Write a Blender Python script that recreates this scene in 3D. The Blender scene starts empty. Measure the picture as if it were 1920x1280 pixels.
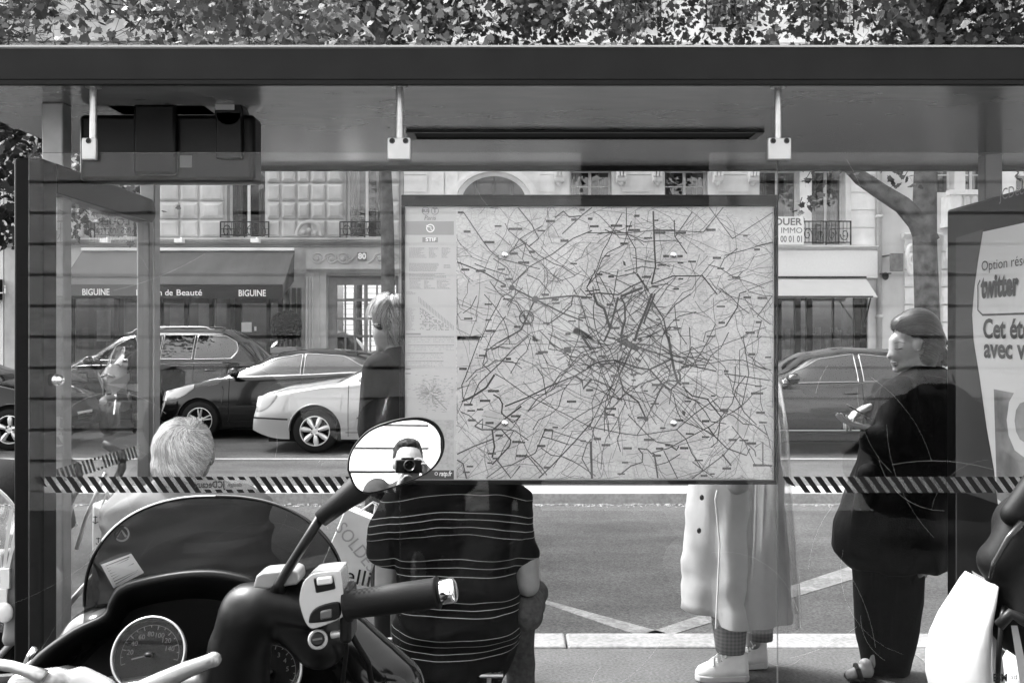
import bpy, math, random
from mathutils import Vector, Matrix, noise
R = math.radians
random.seed(7)
SC = bpy.context.scene
COL = SC.collection
F = 1866.67; EYE = 1.58; HZ = 628.0; CX = 960.0; ROAD = -0.12
# ---------------------------------------------------------------- camera
cam_d = bpy.data.cameras.new("camera_view"); cam = bpy.data.objects.new("camera_view", cam_d); COL.objects.link(cam)
cam.location = (0, 0, EYE); cam.rotation_euler = (R(90), 0, 0)
cam_d.lens = 35; cam_d.sensor_width = 36; cam_d.shift_y = -(640 - HZ) / 1920.0
cam_d.clip_start = 0.02; cam_d.clip_end = 500
SC.camera = cam
# ---------------------------------------------------------------- sky, sun, exposure
SUN_EL = 55; SUN_AZ = 302     # azimuth clockwise from +Y: beyond the street, from the left
w = bpy.data.worlds.new("World"); SC.world = w; w.use_nodes = True
nt = w.node_tree; nt.nodes.clear()
sky = nt.nodes.new('ShaderNodeTexSky'); sky.sky_type = 'NISHITA'; sky.sun_disc = False
sky.sun_elevation = R(SUN_EL); sky.sun_rotation = R(SUN_AZ); sky.air_density = 1.0; sky.dust_density = 5.0
bw = nt.nodes.new('ShaderNodeRGBToBW'); bg = nt.nodes.new('ShaderNodeBackground'); wo = nt.nodes.new('ShaderNodeOutputWorld')
bg.inputs[1].default_value = 0.15
nt.links.new(sky.outputs[0], bw.inputs[0]); nt.links.new(bw.outputs[0], bg.inputs[0]); nt.links.new(bg.outputs[0], wo.inputs[0])
sd = bpy.data.lights.new("sun", 'SUN'); sd.energy = 1.2; sd.angle = R(10)
so = bpy.data.objects.new("sun", sd); COL.objects.link(so)
a = R(SUN_AZ); dirv = Vector((math.sin(a) * math.cos(R(SUN_EL)), math.cos(a) * math.cos(R(SUN_EL)), math.sin(R(SUN_EL))))
so.rotation_euler = dirv.to_track_quat('Z', 'Y').to_euler(); so.location = (0, 0, 30)
vs = SC.view_settings; vs.view_transform = 'Standard'; vs.look = 'None'; vs.exposure = 2.9; vs.gamma = 1
SC.cycles.max_bounces = 10; SC.cycles.transparent_max_bounces = 24; SC.cycles.caustics_reflective = False

def P(px, py, d): return Vector(((px - CX) / F * d, d, EYE - (py - HZ) / F * d))
def G(px, py, z=ROAD):
    d = (EYE - z) * F / (py - HZ); return Vector(((px - CX) / F * d, d, z))
# ---------------------------------------------------------------- materials
MATS = {}
def mat(name, c=0.5, rough=0.6, metal=0.0, var=0.0, vscale=20, bump=0.0, bscale=60, spec=0.5, coat=0.0, c2=None, detail=4, stretch=None, emit=0):
    if name in MATS: return MATS[name]
    m = bpy.data.materials.new(name); m.use_nodes = True; t = m.node_tree; b = t.nodes['Principled BSDF']
    b.inputs['Base Color'].default_value = (c, c, c, 1); b.inputs['Roughness'].default_value = rough
    b.inputs['Metallic'].default_value = metal; b.inputs['Specular IOR Level'].default_value = spec
    b.inputs['Coat Weight'].default_value = coat; b.inputs['Coat Roughness'].default_value = 0.03
    tc = t.nodes.new('ShaderNodeTexCoord'); mp = t.nodes.new('ShaderNodeMapping'); t.links.new(tc.outputs['Object'], mp.inputs[0])
    if stretch: mp.inputs['Scale'].default_value = stretch
    if var or c2 is not None:
        n = t.nodes.new('ShaderNodeTexNoise'); n.inputs['Scale'].default_value = vscale; n.inputs['Detail'].default_value = detail
        t.links.new(mp.outputs[0], n.inputs[0])
        r = t.nodes.new('ShaderNodeMapRange'); t.links.new(n.outputs['Fac'], r.inputs[0])
        r.inputs[1].default_value = 0.3; r.inputs[2].default_value = 0.7
        lo = c * (1 - var) if c2 is None else c; hi = c * (1 + var) if c2 is None else c2
        r.inputs[3].default_value = lo; r.inputs[4].default_value = hi
        t.links.new(r.outputs[0], b.inputs['Base Color'])
    if bump:
        n2 = t.nodes.new('ShaderNodeTexNoise'); n2.inputs['Scale'].default_value = bscale; n2.inputs['Detail'].default_value = 5
        t.links.new(mp.outputs[0], n2.inputs[0])
        bp = t.nodes.new('ShaderNodeBump'); bp.inputs['Strength'].default_value = bump; bp.inputs['Distance'].default_value = 0.01
        t.links.new(n2.outputs['Fac'], bp.inputs['Height']); t.links.new(bp.outputs[0], b.inputs['Normal'])
    if emit:
        b.inputs['Emission Color'].default_value = (1, 1, 1, 1); b.inputs['Emission Strength'].default_value = emit
    MATS[name] = m; return m
def glassmat(name, tint=0.92, refl=1.0, ior=1.5, rough=0.0, dirt=0.0, dcol=0.4):
    if name in MATS: return MATS[name]
    m = bpy.data.materials.new(name); m.use_nodes = True; t = m.node_tree; t.nodes.clear()
    o = t.nodes.new('ShaderNodeOutputMaterial'); tr = t.nodes.new('ShaderNodeBsdfTransparent'); gl = t.nodes.new('ShaderNodeBsdfGlossy')
    tr.inputs[0].default_value = (tint,) * 3 + (1,); gl.inputs['Roughness'].default_value = rough; gl.inputs[0].default_value = (1, 1, 1, 1)
    lw = t.nodes.new('ShaderNodeFresnel'); lw.inputs[0].default_value = ior
    geo = t.nodes.new('ShaderNodeNewGeometry'); 
    mx = t.nodes.new('ShaderNodeMixShader'); t.links.new(tr.outputs[0], mx.inputs[1]); t.links.new(gl.outputs[0], mx.inputs[2])
    # Schlick from the facing angle works the same from both sides of a thin sheet
    lwt = t.nodes.new('ShaderNodeLayerWeight'); lwt.inputs[0].default_value = 0.5
    pw = t.nodes.new('ShaderNodeMath'); pw.operation = 'POWER'; pw.inputs[1].default_value = 5.0; t.links.new(lwt.outputs['Facing'], pw.inputs[0])
    f0 = ((ior - 1) / (ior + 1)) ** 2 * refl
    ma = t.nodes.new('ShaderNodeMath'); ma.operation = 'MULTIPLY_ADD'; t.links.new(pw.outputs[0], ma.inputs[0]); ma.inputs[1].default_value = 1 - f0; ma.inputs[2].default_value = f0
    t.links.new(ma.outputs[0], mx.inputs[0])
    last = mx
    if dirt:
        df = t.nodes.new('ShaderNodeBsdfDiffuse'); df.inputs[0].default_value = (dcol,) * 3 + (1,)
        tc = t.nodes.new('ShaderNodeTexCoord'); n = t.nodes.new('ShaderNodeTexNoise'); n.inputs['Scale'].default_value = 3; n.inputs['Detail'].default_value = 8
        t.links.new(tc.outputs['Object'], n.inputs[0])
        r = t.nodes.new('ShaderNodeMapRange'); t.links.new(n.outputs['Fac'], r.inputs[0]); r.inputs[1].default_value = 0.35; r.inputs[2].default_value = 0.8; r.inputs[3].default_value = dirt * .3; r.inputs[4].default_value = dirt
        m2 = t.nodes.new('ShaderNodeMixShader'); t.links.new(r.outputs[0], m2.inputs[0]); t.links.new(mx.outputs[0], m2.inputs[1]); t.links.new(df.outputs[0], m2.inputs[2]); last = m2
    t.links.new(last.outputs[0], o.inputs[0]); MATS[name] = m; return m
# ---------------------------------------------------------------- object helpers
ORG = {}
def org(o): return ORG.get(o.name, Vector((0, 0, 0))) if o else Vector((0, 0, 0))
def tag(o, label=None, cat=None, group=None, kind=None):
    if label: o['label'] = label
    if cat: o['category'] = cat
    if group: o['group'] = group
    if kind: o['kind'] = kind
    return o
def thing(name, label, cat, loc=(0, 0, 0), group=None):
    o = bpy.data.objects.new(name, None); COL.objects.link(o); o.location = loc; o.empty_display_size = .2
    ORG[o.name] = Vector(loc); return tag(o, label, cat, group)
class MB:
    def __init__(s): s.v = []; s.f = []; s.m = []; s.cur = 0
    def add(s, vs, fs):
        b = len(s.v); s.v += [Vector(v) for v in vs]; s.f += [tuple(i + b for i in f) for f in fs]; s.m += [s.cur] * len(fs); return s
    def box(s, x0, x1, y0, y1, z0, z1, rz=0):
        c = Vector(((x0 + x1) / 2, (y0 + y1) / 2, 0)); vs = [Vector((x, y, z)) for x in (x0, x1) for y in (y0, y1) for z in (z0, z1)]
        if rz: 
            M = Matrix.Rotation(rz, 3, 'Z'); vs = [M @ (v - c) + c for v in vs]
        return s.add(vs, [(0, 1, 3, 2), (4, 6, 7, 5), (0, 4, 5, 1), (2, 3, 7, 6), (0, 2, 6, 4), (1, 5, 7, 3)])
    def tube(s, pts, r, seg=8, caps=True):
        pts = [Vector(p) for p in pts]; n = len(pts); rs = r if isinstance(r, (list, tuple)) else [r] * n
        vs = []; up = Vector((0, 0, 1)); prev = None
        for i, p in enumerate(pts):
            d = (pts[min(i + 1, n - 1)] - pts[max(i - 1, 0)]); d = d.normalized() if d.length > 1e-9 else Vector((0, 0, 1))
            if prev is None: x = d.cross(up); x = d.cross(Vector((1, 0, 0))) if x.length < .05 else x
            else: x = prev - d * prev.dot(d)
            x.normalize(); prev = x; y = d.cross(x)
            for k in range(seg):
                a = 2 * math.pi * k / seg; vs.append(p + (x * math.cos(a) + y * math.sin(a)) * rs[i])
        fs = [(i * seg + k, i * seg + (k + 1) % seg, (i + 1) * seg + (k + 1) % seg, (i + 1) * seg + k) for i in range(n - 1) for k in range(seg)]
        if caps: fs += [tuple(range(seg))[::-1], tuple((n - 1) * seg + k for k in range(seg))]
        return s.add(vs, fs)
    def caps(s, p0, r0, p1, r1, seg=14):
        p0 = Vector(p0); p1 = Vector(p1); d = p1 - p0; L = max(d.length, 1e-5); d = d / L
        pts = []; rs = []
        for k in range(0, 5): a = math.pi / 2 * k / 5; pts.append(p0 - d * r0 * math.cos(a)); rs.append(max(r0 * math.sin(a), 1e-4))
        pts += [p0, p1]; rs += [r0, r1]
        for k in range(4, -1, -1): a = math.pi / 2 * k / 5; pts.append(p1 + d * r1 * math.cos(a)); rs.append(max(r1 * math.sin(a), 1e-4))
        # explicit frame so that the rings stay aligned
        x = d.cross(Vector((0, 0, 1))); x = d.cross(Vector((1, 0, 0))) if x.length < .05 else x; x.normalize(); y = d.cross(x)
        vs = [p + (x * math.cos(2 * math.pi * k / seg) + y * math.sin(2 * math.pi * k / seg)) * r for p, r in zip(pts, rs) for k in range(seg)]
        n = len(pts)
        fs = [(i * seg + k, i * seg + (k + 1) % seg, (i + 1) * seg + (k + 1) % seg, (i + 1) * seg + k) for i in range(n - 1) for k in range(seg)]
        fs += [tuple(range(seg))[::-1], tuple((n - 1) * seg + k for k in range(seg))]
        return s.add(vs, fs)
    def ell(s, c, rx, ry, rz, rot=None, seg=20, rings=12):
        c = Vector(c); M = rot.to_matrix() if rot is not None else Matrix.Identity(3); vs = []
        for i in range(rings + 1):
            t = math.pi * i / rings
            for k in range(seg):
                a = 2 * math.pi * k / seg; q = max(math.sin(t), 1e-3)
                vs.append(c + M @ Vector((rx * q * math.cos(a), ry * q * math.sin(a), rz * math.cos(t))))
        fs = [(i * seg + k, (i + 1) * seg + k, (i + 1) * seg + (k + 1) % seg, i * seg + (k + 1) % seg) for i in range(rings) for k in range(seg)]
        return s.add(vs, fs)
    def rings(s, rg, cap=True):
        n = len(rg[0]); vs = [p for r in rg for p in r]
        fs = [(i * n + k, i * n + (k + 1) % n, (i + 1) * n + (k + 1) % n, (i + 1) * n + k) for i in range(len(rg) - 1) for k in range(n)]
        if cap: fs += [tuple(range(n))[::-1], tuple((len(rg) - 1) * n + k for k in range(n))]
        return s.add(vs, fs)
    def grid(s, rows):
        n = len(rows[0]); vs = [p for r in rows for p in r]
        return s.add(vs, [(i * n + k, i * n + k + 1, (i + 1) * n + k + 1, (i + 1) * n + k) for i in range(len(rows) - 1) for k in range(n - 1)])
    def prism(s, poly, off):
        n = len(poly); off = Vector(off); vs = [Vector(p) for p in poly] + [Vector(p) + off for p in poly]
        return s.add(vs, [tuple(range(n))[::-1], tuple(range(n, 2 * n))] + [(k, (k + 1) % n, n + (k + 1) % n, n + k) for k in range(n)])
    def strip(s, pts, wd, n=(0, -1, 0)):
        pts = [Vector(p) for p in pts]; n = Vector(n); L = []; 
        for i, p in enumerate(pts):
            d = (pts[min(i + 1, len(pts) - 1)] - pts[max(i - 1, 0)]); d.normalize(); q = d.cross(n).normalized() * wd / 2; L.append((p - q, p + q))
        vs = [x for a_ in L for x in a_]
        return s.add(vs, [(2 * i, 2 * i + 1, 2 * i + 3, 2 * i + 2) for i in range(len(pts) - 1)])
    def disc(s, c, r, n=(0, -1, 0), seg=24, r_in=0):
        c = Vector(c); n = Vector(n).normalized(); x = n.cross(Vector((0, 0, 1))); x = Vector((1, 0, 0)) if x.length < .05 else x.normalized(); y = n.cross(x)
        o = [c + (x * math.cos(2 * math.pi * k / seg) + y * math.sin(2 * math.pi * k / seg)) * r for k in range(seg)]
        if not r_in: return s.add(o, [tuple(range(seg))])
        i_ = [c + (p - c) * (r_in / r) for p in o]
        return s.add(o + i_, [(k, (k + 1) % seg, seg + (k + 1) % seg, seg + k) for k in range(seg)])
    def build(s, name, m, parent=None, smooth=False, bevel=0, label=None, sub=0, seg=2):
        me = bpy.data.meshes.new(name); g = org(parent)
        me.from_pydata([tuple(v - g) for v in s.v], [], s.f)
        ms = m if isinstance(m, (list, tuple)) else [m]
        for k in ms: me.materials.append(k)
        if len(ms) > 1:
            for p, i in zip(me.polygons, s.m): p.material_index = i
        me.update(); 
        import bmesh as _b
        bm_ = _b.new(); bm_.from_mesh(me); _b.ops.recalc_face_normals(bm_, faces=bm_.faces); bm_.to_mesh(me); bm_.free()
        if smooth: me.shade_smooth()
        o = bpy.data.objects.new(name, me); COL.objects.link(o); ORG[o.name] = g
        if parent: o.parent = parent
        if bevel:
            b = o.modifiers.new('bevel', 'BEVEL'); b.width = bevel; b.segments = seg; b.limit_method = 'ANGLE'; b.angle_limit = R(35); b.harden_normals = False
            me.shade_smooth()
            try: me.set_sharp_from_angle(angle=R(35))
            except Exception: pass
        if sub: q = o.modifiers.new('sub', 'SUBSURF'); q.levels = sub; q.render_levels = sub
        if label: o['label'] = label
        return o
def bake(o):
    dg = bpy.context.evaluated_depsgraph_get(); me = bpy.data.meshes.new_from_object(o.evaluated_get(dg)); return me
def remesh(mb, voxel=0.01, smooth=4, disp=None):
    """union of all closed pieces in mb as one continuous skin; returns a new MB"""
    me = bpy.data.meshes.new('tmp'); me.from_pydata([tuple(v) for v in mb.v], [], mb.f); o = bpy.data.objects.new('tmp', me); COL.objects.link(o)
    import bmesh as _b
    bm_ = _b.new(); bm_.from_mesh(me); _b.ops.recalc_face_normals(bm_, faces=bm_.faces); bm_.to_mesh(me); bm_.free()
    r = o.modifiers.new('r', 'REMESH'); r.mode = 'VOXEL'; r.voxel_size = voxel
    if smooth: q = o.modifiers.new('s', 'SMOOTH'); q.factor = .5; q.iterations = smooth
    m2 = bake(o); out = MB(); out.v = [v.co.copy() for v in m2.vertices]; ns = [v.normal.copy() for v in m2.vertices]
    out.f = [tuple(p.vertices) for p in m2.polygons]; out.m = [0] * len(out.f)
    if disp: out.v = [v + n * disp(v) for v, n in zip(out.v, ns)]
    bpy.data.objects.remove(o); bpy.data.meshes.remove(me); bpy.data.meshes.remove(m2); return out
def folds(amp=.006, sc=(9, 9, 3.5), seed=0):
    s = Vector((seed * 3.1, seed * 1.7, seed)); 
    def f(v):
        q = Vector((v.x * sc[0], v.y * sc[1], v.z * sc[2])) + s
        n = noise.noise(q); return amp * (1 - 2.2 * abs(n)) + amp * .5 * noise.noise(q * 2.7)
    return f
def text(name, body, size, loc, m, parent=None, axes=((1, 0, 0), (0, 0, 1)), extr=.001, align='CENTER', width=None, mirror=False, shear=0, bold=0):
    c = bpy.data.curves.new('t', 'FONT'); c.body = body; c.size = size; c.align_x = align; c.align_y = 'CENTER'; c.extrude = 0; c.shear = shear; c.offset = bold
    c.resolution_u = 3
    o = bpy.data.objects.new('t', c); COL.objects.link(o); me = bake(o); bpy.data.objects.remove(o)
    ax, ay = Vector(axes[0]).normalized(), Vector(axes[1]).normalized(); n = ax.cross(ay); loc = Vector(loc)
    xs = [v.co.x for v in me.vertices] or [0, 1]; k = 1
    if width: k = width / (max(xs) - min(xs))
    if mirror: k = -k
    mb = MB(); mb.v = [loc + ax * v.co.x * k + ay * v.co.y + n * extr for v in me.vertices]; mb.f = [tuple(p.vertices) for p in me.polygons]; mb.m = [0] * len(mb.f)
    bpy.data.meshes.remove(me)
    return mb.build(name, m, parent)
def copy_tree(o, parent=None, label=None):
    c = o.copy(); COL.objects.link(c); c.parent = parent; ORG[c.name] = Vector((0, 0, 0))
    if label: c['label'] = label
    for ch in [x for x in bpy.data.objects if x.parent == o]: copy_tree(ch, c)
    return c
def hand(mb, wrist, fd, pn, side=1, curl=.5, s=1.0, spread=.15, thumb=.6):
    """palm and five fingers; fd finger direction, pn palm normal (the way the fingers curl)"""
    wrist = Vector(wrist); fd = Vector(fd).normalized(); pn = Vector(pn); pn = (pn - fd * pn.dot(fd)).normalized(); sx = fd.cross(pn) * side
    for k in (-1.5, -.5, .5, 1.5):
        mb.caps(wrist + sx * k * .012 * s, .017 * s, wrist + fd * .085 * s + sx * k * .0195 * s, .0135 * s, 10)
    ln = {-1.5: (.040, .025, .020), -.5: (.044, .028, .022), .5: (.042, .027, .021), 1.5: (.032, .020, .018)}
    for j, k in enumerate((-1.5, -.5, .5, 1.5)):
        p = wrist + fd * .088 * s + sx * k * .0205 * s; ang = spread * k * .5; rr = .0092 * s
        d = (fd + sx * ang).normalized(); b = curl * (1 + .12 * j)
        for q, L in enumerate(ln[k]):
            th = b * (q + .6) * .75; dd = d * math.cos(th) + pn * math.sin(th); e = p + dd * L * s
            mb.caps(p, rr, e, rr * .9, 10); p = e; rr *= .9
    p = wrist + fd * .025 * s - sx * .028 * s; d = (fd * .75 - sx * .65 + pn * thumb * .5).normalized()
    mb.caps(wrist + fd * .01 * s, .017 * s, p, .015 * s, 10); e = p + d * .036 * s; mb.caps(p, .0125 * s, e, .011 * s, 10)
    d2 = (d + fd * .5 + pn * thumb * .6).normalized(); mb.caps(e, .011 * s, e + d2 * .03 * s, .009 * s, 10)
def hairs(c, rx, ry, rz, n, flow, L, m, name, parent, ok=lambda d: True, wd=.003, lift=.006, seed=1, rot=None, droop=0.0, segs=7):
    """combed strands lying on a scalp ellipsoid, over a solid cap; flow(d) gives the combing direction"""
    rnd = random.Random(seed); mb = MB(); c = Vector(c); M = rot.to_matrix() if rot else Matrix.Identity(3)
    for _ in range(n):
        while True:
            d = Vector((rnd.gauss(0, 1), rnd.gauss(0, 1), rnd.gauss(0, 1))).normalized()
            if ok(d): break
        l = L * rnd.uniform(.6, 1.15) / segs; off = lift * rnd.uniform(.1, 1.0); pts = []; u = d.copy(); p = None
        jit = Vector((rnd.gauss(0, .12), rnd.gauss(0, .12), rnd.gauss(0, .12)))
        for k in range(segs + 1):
            if p is None: q = Vector((u.x * (rx + off), u.y * (ry + off), u.z * (rz + off)))
            pts.append(c + M @ q)
            fl = (flow(u) + jit); fl = fl - u * fl.dot(u) * .92; fl.normalize(); q = q + fl * l + Vector((0, 0, -droop * k * l))
            u = Vector((q.x / rx, q.y / ry, q.z / rz)); r_ = u.length; u.normalize()
            mn = 1 + off / rx
            if r_ < mn: q = Vector((u.x * rx, u.y * ry, u.z * rz)) * mn
            p = q
        ww = wd * rnd.uniform(.6, 1.3); vs = []
        for k, p_ in enumerate(pts):
            t = (pts[min(k + 1, segs)] - pts[max(k - 1, 0)]).normalized(); nn = (p_ - c).normalized(); sd_ = t.cross(nn).normalized() * ww * (1 - .7 * k / segs) / 2
            vs += [p_ - sd_, p_ + sd_]
        mb.add(vs, [(2 * k, 2 * k + 1, 2 * k + 3, 2 * k + 2) for k in range(segs)])
    return mb.build(name, m, parent, smooth=True)
from mathutils.bvhtree import BVHTree
def surf_hair(cap, n, flow, L, m, name, parent, ok=lambda p: True, wd=.003, lift=.004, seed=1, segs=6, stray=.1):
    """strands combed over the surface of a remeshed cap (MB, world coordinates)"""
    bt = BVHTree.FromPolygons(cap.v, cap.f); rnd = random.Random(seed); mb = MB(); V = [v for v in cap.v if ok(v)]
    for _ in range(n):
        p = rnd.choice(V) + Vector((rnd.gauss(0, .003), rnd.gauss(0, .003), rnd.gauss(0, .003))); l = L * rnd.uniform(.6, 1.2) / segs; off = lift * rnd.uniform(.1, 1.0); jit = Vector((rnd.gauss(0, stray), rnd.gauss(0, stray), rnd.gauss(0, stray))); vs = []; pts = []; ns = []
        for k in range(segs + 1):
            h = bt.find_nearest(p)
            if h[0] is None: break
            q, nn = h[0], h[1]; pts.append(q + nn * (off + (.4 * off * k / segs))); ns.append(nn); fl = flow(q) + jit; fl = fl - nn * fl.dot(nn)
            if fl.length < 1e-4: fl = Vector((0, 0, -1))
            p = q + fl.normalized() * l
        if len(pts) < 3: continue
        ww = wd * rnd.uniform(.6, 1.3); K = len(pts) - 1
        for k, p_ in enumerate(pts):
            t = (pts[min(k + 1, K)] - pts[max(k - 1, 0)]); t = t.normalized() if t.length > 1e-6 else Vector((0, 0, -1)); s_ = t.cross(ns[k]); s_ = s_.normalized() * ww * (1 - .7 * k / K) / 2; vs += [p_ - s_, p_ + s_]
        mb.add(vs, [(2 * k, 2 * k + 1, 2 * k + 3, 2 * k + 2) for k in range(K)])
    return mb.build(name, m, parent, smooth=True)
# ---------------------------------------------------------------- shared materials
M_ = dict(
 asphalt=mat('asphalt', .052, .9, var=.45, vscale=70, bump=.6, bscale=160, detail=8),
 pave=mat('pavement_asphalt', .078, .9, var=.3, vscale=70, bump=.4, bscale=200, detail=8),
 median=mat('median_granite', .24, .85, var=.2, vscale=30, bump=.3, bscale=90, detail=8),
 kerb=mat('granite', .15, .85, var=.25, vscale=40, bump=.3, bscale=90, detail=8),
 line=mat('road_paint', .11, .8, var=.35, vscale=40, bump=.2, bscale=120, detail=10),
 line2=mat('road_paint_fresh', .2, .8, var=.2, vscale=20),
 dark=mat('dark_grey_metal', .025, .35, var=.15, vscale=30),
 fascia=mat('fascia_grey', .013, .6, var=.12, vscale=9, bump=.05, bscale=300),
 post=mat('post_grey', .006, .4, var=.1, vscale=20),
 black=mat('black_plastic', .004, .35, var=.3, vscale=60, bump=.08, bscale=700),
 rubber=mat('black_rubber', .004, .6, spec=.3, bump=.05, bscale=300),
 gloss=mat('gloss_black', .004, .15, coat=.3),
 steel=mat('brushed_steel', .4, .35, metal=.9, var=.1, vscale=40),
 chrome=mat('chrome', .8, .08, metal=1),
 silver=mat('silver_plastic', .45, .3, metal=.3, coat=.3, var=.05, vscale=30),
 white=mat('white_paint', .33, .35, coat=.15, var=.03, vscale=10),
 ceil=mat('glossy_ceiling', .17, .2, var=.08, vscale=5, spec=1.0, bump=.012, bscale=1.6, stretch=(1, 3, 1)),
 pave2=mat('pavement_darkened', .045, .9, var=.3, vscale=60, bump=.4, bscale=200, spec=.1),
 skin=mat('skin', .24, .5, var=.1, vscale=30, bump=.06, bscale=200),
)
# ================================================================ GROUND
def sheet(name, x0, x1, y0, y1, z, m, nx=1, lbl=None):
    mb = MB(); mb.add([(x0, y0, z), (x1, y0, z), (x1, y1, z), (x0, y1, z)], [(0, 1, 2, 3)]); return tag(mb.build(name, m), kind='structure')
sheet('ground', -200, 200, -60, 260, ROAD - .3, M_['asphalt'])
sheet('road', -60, 60, 5.2, 19.9, ROAD, M_['asphalt'])
mb = MB(); mb.box(-60, 60, 3.05, 5.02, -.3, 0); tag(mb.build('pavement', M_['pave']), kind='structure')
mb = MB(); mb.box(-60, 60, -60, 3.046, -.3, 0); tag(mb.build('pavement_behind', M_['pave2']), kind='structure')  # pavement colour darkened to keep its reflection in the glass black
mb = MB(); mb.box(-60, 60, 20.1, 60, -.3, 0.0); tag(mb.build('far_pavement', M_['pave']), kind='structure')
def kerb(name, y0, y1, z, step=1.0, x0=-20, x1=20, off=0.0):
    mb = MB(); x = x0 + off; i = 0
    while x < x1:
        mb.box(x + .004, x + step - .004, y0 + random.uniform(-.004, .004), y1 + random.uniform(-.004, .004), -.3, z + random.uniform(-.004, .003)); x += step
    return tag(mb.build(name, M_['median'] if name == 'median_kerb' else M_['kerb'], bevel=.012), kind='structure')
kerb('kerb', 5.03, 5.27, 0.006, 1.0, off=.28)
kerb('far_kerb', 19.85, 20.09, 0.006)
kerb('median_kerb', 10.0, 10.46, 0.0, 2.5)
# debris in the gutter along the median
mb = MB()
for i in range(2600):
    x = random.uniform(-6, 7); y = 9.99 - abs(random.gauss(0, .07)); s = random.uniform(.006, .022); a = random.uniform(0, 3.14)
    d = Vector((math.cos(a), math.sin(a), 0)) * s; e = Vector((-d.y, d.x, 0)) * .5; c = Vector((x, y, ROAD + .004 + random.uniform(0, .01)))
    mb.add([c - d, c + e, c + d + Vector((0, 0, .008)), c - e], [(0, 1, 2, 3)])
tag(mb.build('gutter_litter', mat('litter', .05, .9, c2=.3, vscale=30)), 'dry leaf litter along the median kerb', 'leaf litter', kind='stuff')
# markings
mb = MB(); mb.box(-40, 40, 13.62, 13.72, ROAD, ROAD + .004); tag(mb.build('lane_line', M_['line2']), kind='structure')
def quad_mark(name, pts):
    mb = MB(); mb.prism([Vector((p.x, p.y, ROAD)) for p in pts], (0, 0, .004)); tag(mb.build(name, M_['line']), kind='structure')
quad_mark('zigzag_marking', [G(1003, 1126), G(1018, 1124), G(1252, 1188), G(1190, 1189)])
quad_mark('zigzag_marking', [G(1205, 1189), G(1262, 1189), G(1600, 1086), G(1600, 1060)])
quad_mark('zigzag_marking', [G(560, 1072), G(560, 1050), G(700, 1018), G(715, 1030)])
mb = MB(); mb.prism([Vector((p.x, p.y, 0.0)) for p in (G(1700, 1216, 0), G(1760, 1216, 0), G(1800, 1242, 0), G(1735, 1242, 0))], (0, 0, .004)); tag(mb.build('pavement_patch', M_['line']), kind='structure')
# ================================================================ FACADES across the street (front plane y = 25)
DY = 25.0
def fx(px): return (px - CX) / F * DY
def fz(py): return EYE - (py - HZ) / F * DY
ashlar = mat('pale_stone', .8, .85, var=.1, vscale=2.5, bump=.25, bscale=30, detail=8)
stone = mat('grey_stone', .46, .88, var=.14, vscale=2.5, bump=.3, bscale=30, detail=8)
stone3 = mat('render_wall', .66, .88, var=.1, vscale=1.5, bump=.15, bscale=30, detail=8)
trim = mat('stone_trim', .74, .8, var=.08, vscale=6, bump=.15, bscale=40)
wframe = mat('window_frame_paint', .6, .5, var=.05)
dwood = mat('dark_shopfront', .012, .4, var=.2, vscale=8)
wood = mat('painted_door', .16, .5, var=.15, vscale=5)
iron = mat('wrought_iron', .02, .5)
curt = mat('curtain', .35, .9, var=.3, vscale=3, stretch=(14, 1, .6))
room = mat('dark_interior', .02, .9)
glz = glassmat('window_glass', .55, 1.6, 1.55)
cloth = mat('awning_cloth', .055, .85, var=.08, vscale=3, bump=.1, bscale=80)
wcloth = mat('white_awning_cloth', .42, .85, var=.04, vscale=3)
def wall(x0, x1, z0, z1, holes, y=DY, dep=.35):
    """front sheet with real openings (reveals dep deep), plus side and back"""
    mb = MB(); xs = sorted({x0, x1} | {h[0] for h in holes} | {h[1] for h in holes}); zs = sorted({z0, z1} | {h[2] for h in holes} | {h[3] for h in holes})
    for i in range(len(xs) - 1):
        for j in range(len(zs) - 1):
            cx, cz = (xs[i] + xs[i + 1]) / 2, (zs[j] + zs[j + 1]) / 2
            if any(h[0] < cx < h[1] and h[2] < cz < h[3] for h in holes): continue
            mb.add([(xs[i], y, zs[j]), (xs[i + 1], y, zs[j]), (xs[i + 1], y, zs[j + 1]), (xs[i], y, zs[j + 1])], [(0, 1, 2, 3)])
    for (a, b, c, d) in holes:
        for q in (((a, c), (b, c)), ((b, c), (b, d)), ((b, d), (a, d)), ((a, d), (a, c))):
            (p, r), (s, t) = q; mb.add([(p, y, r), (s, y, t), (s, y + dep, t), (p, y + dep, r)], [(0, 1, 2, 3)])
    for x in (x0, x1): mb.add([(x, y, z0), (x, y, z1), (x, y + 9, z1), (x, y + 9, z0)], [(0, 1, 2, 3)])
    mb.add([(x0, y, z1), (x1, y, z1), (x1, y + 9, z1), (x0, y + 9, z1)], [(0, 1, 2, 3)]); mb.add([(x0, y + 9, z0), (x1, y + 9, z0), (x1, y + 9, z1), (x0, y + 9, z1)], [(0, 1, 2, 3)])
    return mb
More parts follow.
